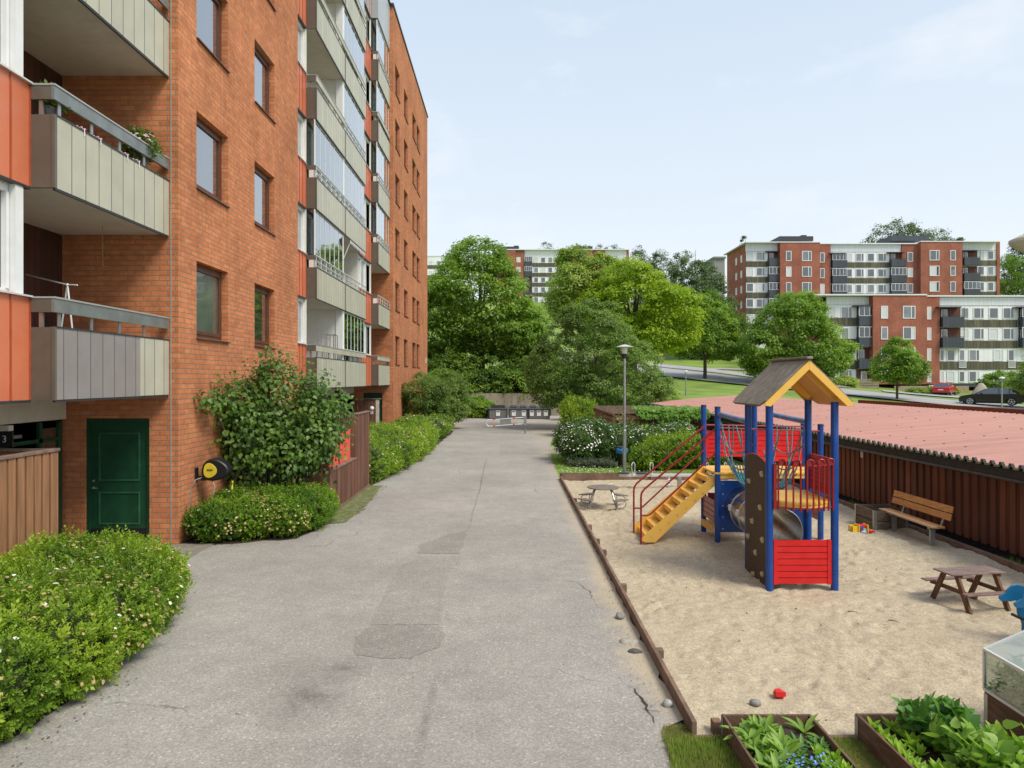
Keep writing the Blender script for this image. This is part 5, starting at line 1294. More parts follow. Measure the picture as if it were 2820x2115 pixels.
# ================================================================ garage row
ga=thing('garage_building',(10.3,20,-.2),'low dark red-brown boarded garage with a pale red corrugated roof along the playground','garage')
m_gwall=battened('red_brown_cladding',(.155,.048,.024),(.020,.008,.006,1),.215,.030,'y',.75,.22,dirt=(.21,.09,.05,.5),dscale=1.6,stretch=(1,1,.25))
GY0,GY1=2.0,37.7
mb=MB(); mb.box(7.90,12.7,GY0,GY1,.10,1.50); part(ga,'wall',mb,m_gwall)
mb=MB(); n=int((GY1-GY0)/.215)
for i in range(n+1):
    y=GY0+i*.215; mb.box(7.872,7.898,y,y+.125,.08,1.42)
o=part(ga,'board_cladding',mb,m_gwall); o['kind']='stuff'
mb=MB(); mb.box(7.93,12.6,GY0+.05,GY1-.05,-.35,.10); part(ga,'foundation',mb,m_dark)
m_groof=battened('pale_red_roof_sheet',(.48,.235,.195),(.40,.185,.155,1),.205,.035,'y',.65,.05,dirt=(.35,.165,.14,.6),dscale=.9,stretch=(.35,1.6,1))  # trough stripes: shade between the ribs painted into the sheet colour
# corrugated roof sheet: ribs run up the slope
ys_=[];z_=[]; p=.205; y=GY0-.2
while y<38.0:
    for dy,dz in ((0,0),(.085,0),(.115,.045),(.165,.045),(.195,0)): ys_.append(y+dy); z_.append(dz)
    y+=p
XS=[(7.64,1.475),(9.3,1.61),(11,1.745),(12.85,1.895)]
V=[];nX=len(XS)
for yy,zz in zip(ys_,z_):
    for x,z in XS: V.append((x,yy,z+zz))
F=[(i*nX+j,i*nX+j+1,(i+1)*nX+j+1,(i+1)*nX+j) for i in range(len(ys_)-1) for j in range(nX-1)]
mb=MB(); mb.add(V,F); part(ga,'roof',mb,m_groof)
# mossy sheet ends that catch light along the eave
m_eave=M('mossy_roof_edge',(.20,.20,.13),.9,var=.4,scale=15,dirt=(.08,.09,.05,.6),dscale=9)
mb=MB(); y=GY0-.2
while y<37.9:
    mb.prism([(y+.10,1.476),(y+.118,1.527),(y+.162,1.527),(y+.18,1.476)],7.600,7.645,'x',1); mb.box(7.600,7.642,y-.005,y+.085,1.44,1.474,0); mb.box(7.604,7.60401,y+.122,y+.158,1.478,1.515,2); y+=p
o=part(ga,'roof_edge',mb,[m_eave,m_roofdark,m_dark]); o['kind']='stuff'
mb=MB(); mb.box(7.70,7.88,GY0,GY1+.2,1.36,1.455); mb.box(7.64,7.70,GY0,GY1+.2,1.30,1.43); part(ga,'eaves_board',mb,M('black_eaves',(.022,.018,.015),.8,var=.4))
mb=MB(); mb.tube([(7.66,GY0,1.27),(7.66,GY1+.2,1.27)],.030,8); part(ga,'gutter',mb,M('dark_gutter',(.06,.06,.062),.35,.4,.3),smooth=True)
mb=MB(); mb.box(7.865,7.90,15.15,15.25,1.06,1.22); part(ga,'vent_cover',mb,m_soffit)
mb=MB(); rr_=random.Random(2)
for j,x in enumerate((8.3,9.5,10.7,11.9)):
    for i in range(0,170,3):
        y=GY0-.2+.205*i+.14; 
        if y<37.8 and rr_.random()<.8: mb.box(x-.014,x+.014,y-.014,y+.014,1.475+(x-7.64)*.0808+.045,1.475+(x-7.64)*.0808+.056)
o=part(ga,'roof_screws',mb,m_roofdark); o['kind']='stuff'
mb=MB(); mb.box(7.7,12.9,GY1,GY1+.22,1.2,1.44); part(ga,'gable_board',mb,m_timber)
mb=MB(); mb.box(7.60,12.85,37.93,37.99,1.40,1.46); mb.v=[(x,y,z+(x-7.6)*.08) for x,y,z in mb.v]; part(ga,'verge_trim',mb,m_timber)
rw=thing('low_parapet',(13.3,14,0),'rust-red painted metal upstand beyond the pale red garage roof','parapet')
mb=MB(); mb.box(13.24,13.30,2,25.85,1.86,2.03); part(rw,'rust_red_sheet',mb,battened('rust_red_metal',(.30,.062,.020),(.12,.03,.012,1),3.3,.02,'y',.6,.12,dirt=(.20,.045,.02,.5)))
mb=MB(); mb.box(13.32,13.42,2,25.8,.2,1.85); part(rw,'wall',mb,m_dark)
# ================================================================ entrance screens and terrace fence
def boards_x(t,name,x,y0,y1,z0,z1,w=.115,gap=.018,mat=None,th=.022,seed=1):
    mb=MB(); y=y0; r=random.Random(seed)
    while y<y1-.02:
        e=min(y+w,y1); d=r.uniform(-.003,.003); mb.box(x-th+d,x+d,y,e,z0,z1); y=e+gap
    mb.box(x-th-.02,x-th-.005,y0,y1,z0+.02,z1-.02,1); o=part(t,name,mb,[mat or m_fence,m_dark]); return o
fs=thing('wooden_screen',(-6.0,8,0),'warm brown vertical board fence screening the entrance at the left edge','fence')
boards_x(fs,'boards',-6.0,5.2,9.08,.02,1.84,.120,.030,m_fence)
part(fs,'cap_rail',MB().box(-6.10,-5.985,5.2,9.12,1.845,1.885),m_fencecap,bevel=.004)
mb=MB(); 
for i in range(9): mb.box(-7.2+i*.135,-7.2+i*.135+.115,9.085,9.107,.02,1.84)
part(fs,'return_boards',mb,m_fence); part(fs,'return_cap_rail',MB().box(-7.25,-6.101,9.03,9.12,1.845,1.88),m_fencecap)
tf=thing('terrace_fence',(-3.7,16,0),'dark red-brown slatted terrace fence with a window opening, right of the lilac','fence')
m_sl=battened('slatted_brown',(.20,.085,.052),(.03,.012,.008,1),.082,.020,'y',.7,.3,dirt=(.30,.15,.10,.4),dscale=3,stretch=(1,1,.2))
def finex(t,x,y0,y1,z0,z1,name='slats'):
    mb=MB(); y=y0
    while y<y1-.01: e=min(y+.060,y1); mb.box(x-.025,x,y,e,z0,z1,0); y=e+.022
    mb.box(x-.045,x-.027,y0,y1,z0+.02,z1-.02,1); return part(t,name,mb,[m_sl,m_dark])
finex(tf,-3.66,14.05,16.46,.06,.89); finex(tf,-3.66,16.47,17.97,.06,1.94)
part(tf,'sill_board',MB().box(-3.80,-3.64,14.0,16.46,.895,.925),m_fencecap,bevel=.003); part(tf,'cap_rail',MB().box(-3.75,-3.64,16.44,18.0,1.945,1.98),m_fencecap,bevel=.003)
part(tf,'jamb',MB().box(-3.80,-3.665,16.44,16.465,.93,1.94),m_fence2); part(tf,'base_board',MB().box(-3.72,-3.645,14.0,18.0,.0,.055),m_timber)
mb=MB(); x=-5.58
while x<-3.7: mb.box(x,x+.125,14.0,14.022,.05,1.62,0); x+=.147
part(tf,'front_boards',mb,m_fence2); part(tf,'front_rail',MB().box(-5.59,-3.66,14.03,14.07,1.2,1.29),m_fence2); part(tf,'front_rail',MB().box(-5.59,-3.66,14.03,14.07,.4,.49),m_fence2)
part(tf,'corner_post',MB().box(-3.75,-3.665,13.99,14.045,.0,1.0),m_fence2)
mb=MB(); x=-5.58
while x<-3.7: mb.box(x,x+.125,18.0,18.022,.05,1.94,0); x+=.147
part(tf,'back_boards',mb,m_fence2)
m_cloth=M('red_cloth',(.72,.085,.05),.8,var=.12,scale=2,stretch=(6,6,.6),bump=.3,bscale=15)
def cloth(y0,y1,z0,za,zb,label,x=-3.74):
    n=14;m=8;V=[];
    for i in range(n+1):
        for j in range(m+1):
            u=i/n;v=j/m; top=za+(zb-za)*u-.05*math.sin(math.pi*u); V.append((x+.012*math.sin(u*22)*(1-v*.5)+.01*math.sin(u*9+2),y0+(y1-y0)*u,z0+(top-z0)*v))
    mb=MB(); mb.add(V,[(i*(m+1)+j,(i+1)*(m+1)+j,(i+1)*(m+1)+j+1,i*(m+1)+j+1) for i in range(n) for j in range(m)])
    tag(mb.build('windbreak_cloth',m_cloth,smooth=True,angle=80),label,'cloth','red cloths in the terrace fence opening')
cloth(14.1,15.05,.93,1.42,1.38,'left red cloth panel in the fence opening, partly behind lilac leaves'); cloth(15.1,16.2,.93,1.62,1.66,'right red cloth panel in the fence opening, sagging at its top')
for y,lb in ((15.07,'thin steel pole between the two red cloths'),(15.6,'thin steel pole behind the right red cloth')):
    mb=MB(); mb.tube([(-3.76,y,.9),(-3.76,y,1.85)],.012,8); tag(mb.build('windbreak_pole',m_galv,smooth=True),lb,'pole')
sc2=thing('wooden_screen',(-6.3,31.3,0),'small brown board storage screen with pale end boards by the far green door','fence')
mb=MB(); 
for i in range(7): mb.box(-6.95+i*.14,-6.95+i*.14+.125,31.0,31.022,.02,1.85)
part(sc2,'boards',mb,m_fence2); part(sc2,'cap_rail',MB().box(-7.0,-5.85,30.96,31.5,1.90,1.93),m_fencecap)
mb=MB(); mb.box(-6.02,-5.93,30.98,31.02,.02,1.89); mb.box(-5.925,-5.87,31.0,31.03,.02,1.89); part(sc2,'end_boards',mb,M('bleached_boards',(.50,.45,.36),.8,var=.2))
gl=thing('globe_ornament',(-6.2,30.8,1.5),'white globe with hanging chime tubes by the far entrance screen','ornament')
mb=MB(); mb.sphere((-6.16,30.8,1.50),.10,20); part(gl,'globe',mb,m_white,smooth=True)
for dx in (-.045,.0,.045): mb=MB(); mb.tube([(-6.16+dx,30.8,1.38),(-6.16+dx,30.8,1.24)],.014,8); part(gl,'chime_tube',mb,m_white,smooth=True)
mb=MB(); mb.tube([(-6.16,30.8,1.6),(-6.16,30.8,1.88)],.005,6); part(gl,'cord',mb,m_dark)
mb=MB(); mb.box(-7.1,-6.4,22.2,22.9,1.65,1.95); tag(mb.build('entry_lamp_box',m_soffit,bevel=.01),'pale box light under the far white entrance beam','lamp')
# number sign and small lamp box at the near entry
sg=thing('house_number_sign',(-7.05,9.62,1.95),'dark grey house number sign with a white 3 above the near wooden screen','sign')
mb=MB(); mb.box(-7.45,-6.985,9.62,9.64,1.84,2.065); part(sg,'plate',mb,M('dark_sign_plate',(.018,.018,.020),.4),bevel=.003)
def text(body,size,loc,rot,mat,parent,name='lettering',ext=.001):
    c=bpy.data.curves.new(name,'FONT'); c.body=body; c.size=size; c.extrude=ext; c.align_x='CENTER'; c.align_y='CENTER'
    o=bpy.data.objects.new(name,c); col.objects.link(o)
    dg_=bpy.context.evaluated_depsgraph_get(); me=bpy.data.meshes.new_from_object(o.evaluated_get(dg_)); bpy.data.objects.remove(o)
    me.materials.clear(); me.materials.append(mat); o=bpy.data.objects.new(name,me); col.objects.link(o)
    o.rotation_euler=rot
    o.location=Vector(loc)-(Vector(parent.location) if parent is not None else Vector((0,0,0))); o.parent=parent; return o
text('3',.135,(-7.10,9.617,1.955),(R(90),0,0),m_white,sg,'number')
mb=MB(); mb.box(-7.45,-7.03,9.60,9.70,2.072,2.15); part(sg,'light_box',mb,m_soffit,bevel=.004)
# hose reel
hr_=thing('hose_reel',(-5.3,12.3,1.15),'black wall-mounted garden hose reel with yellow face beside the near brick corner','hose reel')
mb=MB(); c=(-5.25,12.30,1.18); P=[]
for k in range(28):
    a=2*math.pi*k/28; q=1+.06*math.cos(3*a+.6)+.04*math.cos(2*a); P.append((c[0]+.235*q*math.cos(a),c[2]+.205*q*math.sin(a)))
mb.prism(P,12.17,12.40,'y'); part(hr_,'housing',mb,m_black,bevel=.03,smooth=True)
P=[]
for k in range(30):
    a=2*math.pi*k/30; q=1+.06*math.cos(3*a+.3); P.append((c[0]-.07+.118*q*math.cos(a),c[2]-.005+.130*q*math.sin(a)))
mb=MB(); mb.prism(P,12.155,12.172,'y'); part(hr_,'yellow_face',mb,M('yellow_cover',(.62,.50,.035),.4),bevel=.006,smooth=True)
mb=MB(); mb.box(c[0]-.12,c[0]-.02,12.148,12.154,c[2]-.006,c[2]+.020); part(hr_,'name_plate',mb,m_black)
text('KÄRCHER',.018,(c[0]-.07,12.1475,c[2]+.007),(R(90),0,0),M('yellow_print',(.62,.50,.035),.4),hr_,'lettering',.0004)
mb=MB(); mb.box(-5.61,-5.58,12.2,12.3,1.0,1.22); mb.box(-5.58,-5.44,12.22,12.28,1.02,1.07); mb.box(-5.50,-5.40,12.2,12.34,.99,1.06); part(hr_,'wall_bracket',mb,m_black,bevel=.006)
for pts in ([(-5.47,12.22,1.05),(-5.55,12.12,1.02),(-5.60,12.05,.90),(-5.61,12.04,.70),(-5.58,12.05,.3)],[(-5.30,12.22,1.0),(-5.24,12.18,.9),(-5.28,12.15,.6),(-5.3,12.15,.3)]):
    mb=MB(); mb.tube(pts,.010,8); part(hr_,'hose',mb,m_galvd,smooth=True)
mb=MB(); mb.tube([(-5.02,12.28,1.15),(-4.92,12.22,1.10),(-4.93,12.2,.98),(-4.94,12.2,.90)],.007,6); part(hr_,'hose',mb,m_black,smooth=True)
mb=MB(); mb.tube([(-4.93,12.2,.99),(-4.93,12.2,.96),(-4.932,12.2,.955),(-4.935,12.2,.905),(-4.935,12.2,.90),(-4.94,12.2,.84)],[.016,.016,.007,.007,.015,.018],8); part(hr_,'nozzle',mb,M('yellow_nozzle',(.75,.55,.04),.4),smooth=True)
# balcony things
dr=thing('drying_rack',(-6.2,9.6,2.75),'white folding drying rack standing on the lowest near balcony','drying rack')
m_wire=M('white_wire',(.72,.74,.72),.35)
for pts in ([(-6.20,9.60,4.13),(-6.33,9.66,3.5),(-6.48,9.75,2.78)],[(-6.20,9.60,4.13),(-6.10,9.55,3.5),(-6.0,9.50,2.78)]): mb=MB(); mb.tube(pts,.012,8); part(dr,'leg',mb,m_wire,smooth=True)
mb=MB(); mb.tube([(-6.03,9.55,4.12),(-6.20,9.60,4.13),(-7.35,10.4,4.40)],.010,8); part(dr,'arm',mb,m_wire,smooth=True)
mb=MB(); mb.sphere((-6.20,9.6,4.13),.022,10); part(dr,'hinge',mb,m_white,smooth=True)
def potplant(name,x,y,z,r,h,label,flmat,seed,n=160):
    lum=[(x,y,z+.16+h*.45,r,r,h*.5)]
    t_=shrub(name,(x,y,z),label,lum,n,.09,m_rose,seed,leaf=.6,nl=7,cat='potted plant',tintbias=.15,core=.5,zmin=-9,flowers=[('blossoms',22,flmat,.06,z+.16+h*.45)])
    mb=MB(); mb.lathe([(.085,0),(.12,.17),(.125,.19)],(x,y,z),16); part(t_,'pot',mb,M('grey_pot',(.12,.12,.12),.6) if 'grey_pot' not in bpy.data.materials else bpy.data.materials['grey_pot'],smooth=True)
m_pinkf=M('pink_petals',(.62,.12,.25),.7,var=.3,scale=40); m_lpink=M('pale_pink_petals',(.68,.42,.50),.7,var=.2,scale=40)
potplant('potted_flowers',-5.95,8.85,6.12,.15,.34,'pink flowering plant at the near end of the upper left balcony',m_pinkf,41)
potplant('potted_flowers',-5.94,11.0,6.15,.26,.55,'large leafy pot plant with pale pink blooms above the balcony handrail by the brick corner',m_lpink,42,300)
for i,y in enumerate((9.25,9.62,10.3,10.62)):
    mb=MB(); 
    for q in range(9):
        a=q*2.4; r=.022*math.sqrt(q); mb.sphere((-5.79+r*math.cos(a)*.6,y+r*math.sin(a)*1.2,6.20+.012*math.cos(q)),.018,6,sq=(1,1.2,.8))
    t_=thing('clip_on_rosette',(-5.79,y,6.19),['pale pink rosette clipped to the balcony parapet, nearest the left end','pale pink rosette on the balcony parapet, second from the left end','pale pink rosette on the balcony parapet, third from the left end','small yellowish rosette nearest the brick corner on the balcony parapet'][i],'decoration','rosettes clipped on the balcony parapet')
    part(t_,'petals',mb,m_lpink,smooth=True); mb=MB(); mb.tube([(-5.77,y,6.19),(-5.745,y,6.19),(-5.74,y,6.10)],.006,6); part(t_,'clip',mb,m_white)
mb=MB(); mb.tube([(-6.45,10.85,5.24),(-6.45,10.85,5.02)],.004,6)
for i in range(14): mb.sphere((-6.45,10.85,5.0-i*.032),.012,6)
tag(mb.build('hanging_chain',M('brass_chain',(.35,.27,.14),.4,.6),smooth=True),'thin brass coloured chain hanging under the upper left balcony','chain')
# awning and racks of the double balconies
aw=thing('awning',(-5.6,25.3,7.6),'half-retracted black and white striped awning with scalloped edge over a mid-height balcony','awning')
N=44;V=[];F=[]
for i in range(N+1):
    y=24.25+2.5*i/N; V+= [(-5.76,y,7.86),(-5.62,y,7.76),(-5.60,y,7.60+.035*abs(math.sin(i*math.pi/2*.5)))]
for i in range(N): a=3*i; F+=[(a,a+3,a+4,a+1),(a+1,a+4,a+5,a+2)]
mb=MB(); mb.add(V,F); part(aw,'striped_cloth',mb,battened('awning_stripes',(.75,.75,.74),(.02,.02,.025,1),.16,.08,'y',.8,.02))
for y in (24.3,26.7): mb=MB(); mb.tube([(-5.95,y,6.9),(-5.62,y+.02,7.72)],.014,6); part(aw,'folding_arm',mb,m_white,smooth=True)
pr=thing('plant_stand',(-5.95,23.3,2.75),'black wire plant stand on the lowest double balcony','plant stand')
mb=MB()
for y in (22.85,23.35):
    for x in (-6.1,-5.85): mb.tube([(x,y,2.75),(x,y,4.3)],.010,6)
for z in (3.4,3.85,4.3):
    mb.tube([(-6.1,22.85,z),(-5.85,22.85,z),(-5.85,23.35,z),(-6.1,23.35,z)],.009,6,closed=True)
part(pr,'frame',mb,m_black); 
tr=thing('wire_trellis',(-6.0,21.9,2.75),'grey wire trellis behind the lowest double balcony parapet','trellis')
mb=MB()
for i in range(4): mb.tube([(-5.95,21.3+i*.4,2.9),(-5.95,21.3+i*.4,4.38)],.007,6)
for z in (3.9,4.15): mb.tube([(-5.95,21.1,z),(-5.95,22.7,z)],.007,6)
part(tr,'wires',mb,m_galvd)
# ================================================================ lamp, bin, barrier
def lamp(name,x,y,z0,zt,label,hat=.26,r=.055,simple=False,cat='street lamp'):
    t_=thing(name,(x,y,z0),label,cat,'street lamps')
    mb=MB(); h=zt-z0; k=min(1.3,h*.35)
    mb.tube([(x,y,z0-.2),(x,y,z0+k),(x,y,z0+k+.02),(x,y,zt-.42)],[r,r,r*.72,r*.66],16); part(t_,'pole',mb,m_galv,smooth=True)
    if simple:
        mb=MB(); mb.lathe([(r*.7,0),(hat,.06),(hat*.9,.12),(hat*.3,.17)],(x,y,zt-.42+.24),18); part(t_,'lamp_head',mb,m_white,smooth=True)
        mb=MB(); mb.tube([(x,y,zt-.42),(x,y,zt-.15)],r*.6,8); part(t_,'neck',mb,m_galv,smooth=True); return t_
    mb=MB(); mb.lathe([(.045,0),(.075,.02),(.085,.10),(.085,.135)],(x,y,zt-.46),18); part(t_,'socket',mb,m_black,smooth=True)
    mb=MB(); mb.lathe([(.075,0),(.09,.19)],(x,y,zt-.325),20); part(t_,'glass_cylinder',mb,M('frosted_glass',(.62,.63,.60),.3,spec=.8) if 'frosted_glass' not in bpy.data.materials else bpy.data.materials['frosted_glass'],smooth=True)
    mb=MB(); mb.lathe([(hat,0),(hat+.004,.010),(hat*.55,.045),(.06,.07),(.02,.078)],(x,y,zt-.13),28); part(t_,'lamp_hat',mb,m_alu_w,smooth=True)
    return t_
lamp('street_lamp',3.42,20.1,0,3.88,'grey street lamp with flat hat standing behind the sand box edge')
lamp('street_lamp',14.3,55,1.4,3.55,'small white headed lamp post on the lawn behind the garage roof',.15,.06,True)
lamp('street_lamp',34.7,48,-.6,3.0,'small lamp post standing in front of the black car',.19,.06,True)
lamp('street_lamp',36.5,110,5.8,10.6,'thin dark headed lamp post beside the end wall of the tall brick block',.2,.07,True)
bi=thing('waste_bin',(3.66,22.0,0),'black waste bin with a blue bag round its rim beside the street lamp','bin')
mb=MB(); mb.lathe([(.135,0),(.165,.5),(.17,.52)],(3.66,22.0,0),16); part(bi,'body',mb,m_black,smooth=True)
mb=MB(); V=[(.172,.42),(.19,.44),(.195,.55),(.18,.585),(.15,.58)]; mb.lathe(V,(3.66,22.0,0),26); mb.v=[(a+.012*math.sin(a*90+c*40),b+.012*math.sin(b*80),c+.02*math.sin(a*60+b*45)) for a,b,c in mb.v]; part(bi,'bag',mb,M('blue_bag',(.04,.22,.55),.35),smooth=True)
mb=MB(); mb.lathe([(.175,0),(.18,.02),(.10,.05)],(3.66,22.05,.60),20); part(bi,'lid',mb,m_black,smooth=True)
ba=thing('road_barrier',(.87,35.4,0),'closed galvanised swing barrier with red and white bands across the drive','barrier')
mb=MB(); mb.tube([(.87,35.4,0),(.87,35.4,.5)],.045,14); part(ba,'post',mb,m_galv,smooth=True)
mb=MB(); mb.box(.80,.94,35.33,35.47,.44,.88); mb.box(.78,.98,35.31,35.49,.425,.44); part(ba,'hinge_box',mb,m_galv,bevel=.006)
A=[(.86,35.4,.83),(-1.0,35.4,.69)]; 
pts=[(.82,35.4,.83),(-.98,35.4,.70)]+[(-.98-.17*math.sin(a),35.4,.535+.165*math.cos(a)) for a in np.linspace(.3,math.pi-.3,9)]+[(-.98,35.4,.37),(.82,35.4,.50)]
mb=MB(); mb.tube(pts,.027,12); arm=part(ba,'arm',mb,M('white_tube',(.66,.66,.66),.35,.2),smooth=True)
for x in (-.72,.30):
    for k,(dz) in enumerate((0,1)):
        z=(.83-(.82-x)*.0722) if dz==0 else (.50-(.82-x)*.0722)
        mb=MB(); mb.tube([(x-.07,35.4,z-.005),(x+.01,35.4,z)],.030,12); part(ba,'red_band',mb,m_tr if False else M('reflex_red',(.62,.03,.015),.4) if 'reflex_red' not in bpy.data.materials else bpy.data.materials['reflex_red'],parent=arm,smooth=True)
        mb=MB(); mb.tube([(x+.011,35.4,z),(x+.06,35.4,z+.003)],.030,12); part(ba,'orange_band',mb,M('reflex_orange',(.75,.28,.02),.4) if 'reflex_orange' not in bpy.data.materials else bpy.data.materials['reflex_orange'],parent=arm,smooth=True)
mb=MB(); mb.prism([(-.44,.44),(.14,.475),(.14,.755),(-.44,.715)],35.392,35.408,'y'); part(ba,'sign_back',mb,M('grey_sign_back',(.22,.22,.21),.5),parent=arm)
# ================================================================ waste containers and retaining wall
rwall=thing('retaining_wall',(0,53.1,0),'board-formed concrete retaining wall behind the grey waste containers','wall')
mb=MB(); mb.box(-5.7,3.0,53.0,53.26,-.1,1.72); mb.box(-4.2,1.9,52.999,53.001,1.2,1.3) if False else None; part(rwall,'concrete',mb,m_concrete,bevel=.01)
mb=MB(); mb.box(3.3,4.4,52.7,52.95,-.1,1.72); part(rwall,'concrete',mb,m_concrete,bevel=.01)
for i in range(9):
    mb=MB(); x=-1.9+i*.53; mb.tube([(x,52.985,1.08),(x,53.05,1.08)],.028,10); part(rwall,'tie_hole',mb,m_dark)
mb=MB(); mb.box(4.42,5.6,51.9,52.0,-.1,1.5); 
def container(x0,x1,notices,lids,label):
    y=48.3; t_=thing('waste_container',((x0+x1)/2,y+.5,0),label,'waste container','grey waste containers in a row')
    m_c=battened('grey_ribbed_panel',(.17,.175,.18),(.05,.05,.055,1),.10,.02,'x',.6,.08) if 'grey_ribbed_panel' not in bpy.data.materials else bpy.data.materials['grey_ribbed_panel']
    mb=MB(); mb.box(x0+.05,x1-.05,y,y+1.15,.03,.70,0); mb.box(x0,x0+.07,y-.02,y+1.15,0,.73,1); mb.box(x1-.07,x1,y-.02,y+1.15,0,.73,1); mb.box(x0+.07,x1-.07,y-.015,y+1.1,0,.05,1)
    part(t_,'body',mb,[m_c,m_roofdark])
    mb=MB(); mb.prism([(y-.06,.70),(y-.06,.745),(y+.10,.84),(y+.9,.86),(y+1.18,.76),(y+1.18,.70)],x0-.02,x1+.02,'x'); part(t_,'top',mb,M('dark_grey_lid',(.065,.068,.075),.45) if 'dark_grey_lid' not in bpy.data.materials else bpy.data.materials['dark_grey_lid'],bevel=.015)
    for a,b in lids:
        mb=MB(); mb.prism([(y+.06,.80),(y+.02,.88),(y+.10,.965),(y+.72,.97),(y+.8,.86)],a,b,'x'); part(t_,'lid',mb,m_black if b-a>.7 else bpy.data.materials['dark_grey_lid'],bevel=.02)
    for a in notices:
        mb=MB(); mb.box(a-.14,a+.14,y-.03,y-.018,.22,.60); o=part(t_,'notice',mb,m_white)
        mb=MB(); mb.box(a-.11,a+.11,y-.034,y-.031,.48,.575); part(t_,'picture',mb,M('notice_picture',(.10,.16,.20),.6,var=.8,scale=18) if 'notice_picture' not in bpy.data.materials else bpy.data.materials['notice_picture'],parent=o)
container(-1.40,-.06,[-.73],[(-1.22,-.24)],'leftmost grey waste container with one wide black hatch and a single notice')
container(.02,1.40,[.38,1.09],[(.14,.62),(.84,1.26)],'middle grey waste container with two round lids and two notices')
container(1.42,2.93,[1.66,2.16,2.65],[(1.56,1.98),(2.3,2.75)],'rightmost grey waste container with three notices, lids hidden by leaves')
# ================================================================ pergola with vine
pg=thing('pergola',(5.8,28.5,0),'brown wooden pergola with lattice sides, open at the top, behind the rose bushes','pergola')
for y,x1 in ((26.0,7.5),(27.3,7.7),(28.6,7.8),(30.0,7.9),(31.3,7.9)): part(pg,'roof_beam',MB().box(3.9,x1 if y<30 else 7.7,y-.03,y+.03,1.50,1.60),m_fencecap)
part(pg,'side_beam',MB().box(3.96,4.03,25.9,31.4,1.42,1.498),m_fence2)
for x,y in ((4.0,26.0),(4.0,28.6),(4.0,31.3),(5.4,26.0),(6.8,26.0),(7.55,26.0)): part(pg,'post',MB().box(x-.05,x+.05,y-.05,y+.05,-.05,1.418 if x<4.1 else 1.498),m_fence2)
def lattice(ax,c,a0,a1,z0,z1,st=.2):
    mb=MB(); a=a0
    while a<=a1+1e-6:
        (mb.box(c-.012,c+.0,a-.015,a+.015,z0,z1) if ax=='x' else mb.box(a-.015,a+.015,c-.012,c,z0,z1)); a+=st
    z=z0
    while z<=z1+1e-6:
        (mb.box(c+.001,c+.012,a0,a1,z-.015,z+.015) if ax=='x' else mb.box(a0,a1,c+.001,c+.012,z-.015,z+.015)); z+=st
    return mb
for a0,a1 in ((26.06,28.54),(28.66,31.24)): part(pg,'lattice_panel',lattice('x',4.0,a0,a1,.3,1.4,.155),m_fence2)
for a0,a1 in ((4.06,5.34),(5.46,6.74),(6.86,7.5)): part(pg,'lattice_panel',lattice('y',26.0,a0,a1,.3,1.45,.16),m_fence2)
part(pg,'side_boards',MB().box(3.985,3.99,28.8,31.1,.5,1.38),m_fence2)
cb=thing('stacked_crate',(4.9,27.6,0),'pale wooden slatted crate seen through the pergola lattice','crate')
for k in range(5): part(cb,'slat',MB().box(4.45,5.35,27.4,27.43,.35+k*.2,.52+k*.2),M('pale_crate_wood',(.55,.38,.22),.7,var=.2) if 'pale_crate_wood' not in bpy.data.materials else bpy.data.materials['pale_crate_wood'])
vn=thing('climbing_vine',(6.2,25.95,1.3),'broad-leaved green vine hanging over the front of the pergola','vine')
rg=np.random.default_rng(51)
MAPLE=([(0,0,0),(.42,.10,.02),(.30,.42,.05),(.52,.75,-.03),(.16,.70,.04),(0,1.1,-.1),(-.16,.70,.04),(-.52,.75,-.03),(-.30,.42,.05),(-.42,.10,.02)],[(0,1,2,2),(0,2,4,4),(2,3,4,4),(0,4,5,6),(0,6,8,8),(8,6,7,7),(0,8,9,9)])
n=2700; X=4.9+2.8*rg.random(n)**.9; dr_=np.abs(rg.normal(size=n)); drop=(.55+.45*np.sin(X*2.1+1)+.2*np.sin(X*5.3))*.62
Z=1.66-np.minimum(dr_*.6,1)*drop+rg.normal(size=n)*.03; Yv=25.9-.16*rg.random(n)-.10*(Z<1.5)
top=rg.random(n)<.22; Yv=np.where(top,26+rg.random(n)*1.2,Yv); Z=np.where(top,1.64+rg.random(n)*.10,Z); X=np.where(X>7.5,7.5-rg.random(n)*.3,X)
P=np.stack([X,Yv,np.maximum(Z,.35)],1); Nn=rg.normal(size=(n,3))*.35+np.array([0,-.8,.75]); Xa,Ya,Za=frames(Nn,rg,-2.2)
V,F=stamp(MAPLE[0],MAPLE[1],P,Xa,Ya,Za,.155*rg.uniform(.7,1.2,size=n)); T=np.repeat(np.clip(.5+rg.normal(size=n)*.22,0,1),len(MAPLE[0]))
def fixq(F):  # drop repeated corners by splitting to triangles
    a=F[:,[0,1,2]]; b=F[:,[0,2,3]][F[:,3]!=F[:,2]]; return np.concatenate([a,b])
arr_mesh('foliage',V,fixq(F),leafmat('vine_leaf',(.07,.16,.02),(.15,.30,.035),(.28,.45,.07),.4),T,vn,vn.location)
mb=MB()
for k in range(9):
    x=4.95+k*.32; mb.tube([(x,25.93,.2),(x+.1*math.sin(k),25.9,.8),(x+.15,25.9,1.5),(x+.4,25.95,1.62)],.012,5)
o=part(vn,'stems',mb,m_bark); o['kind']='stuff'
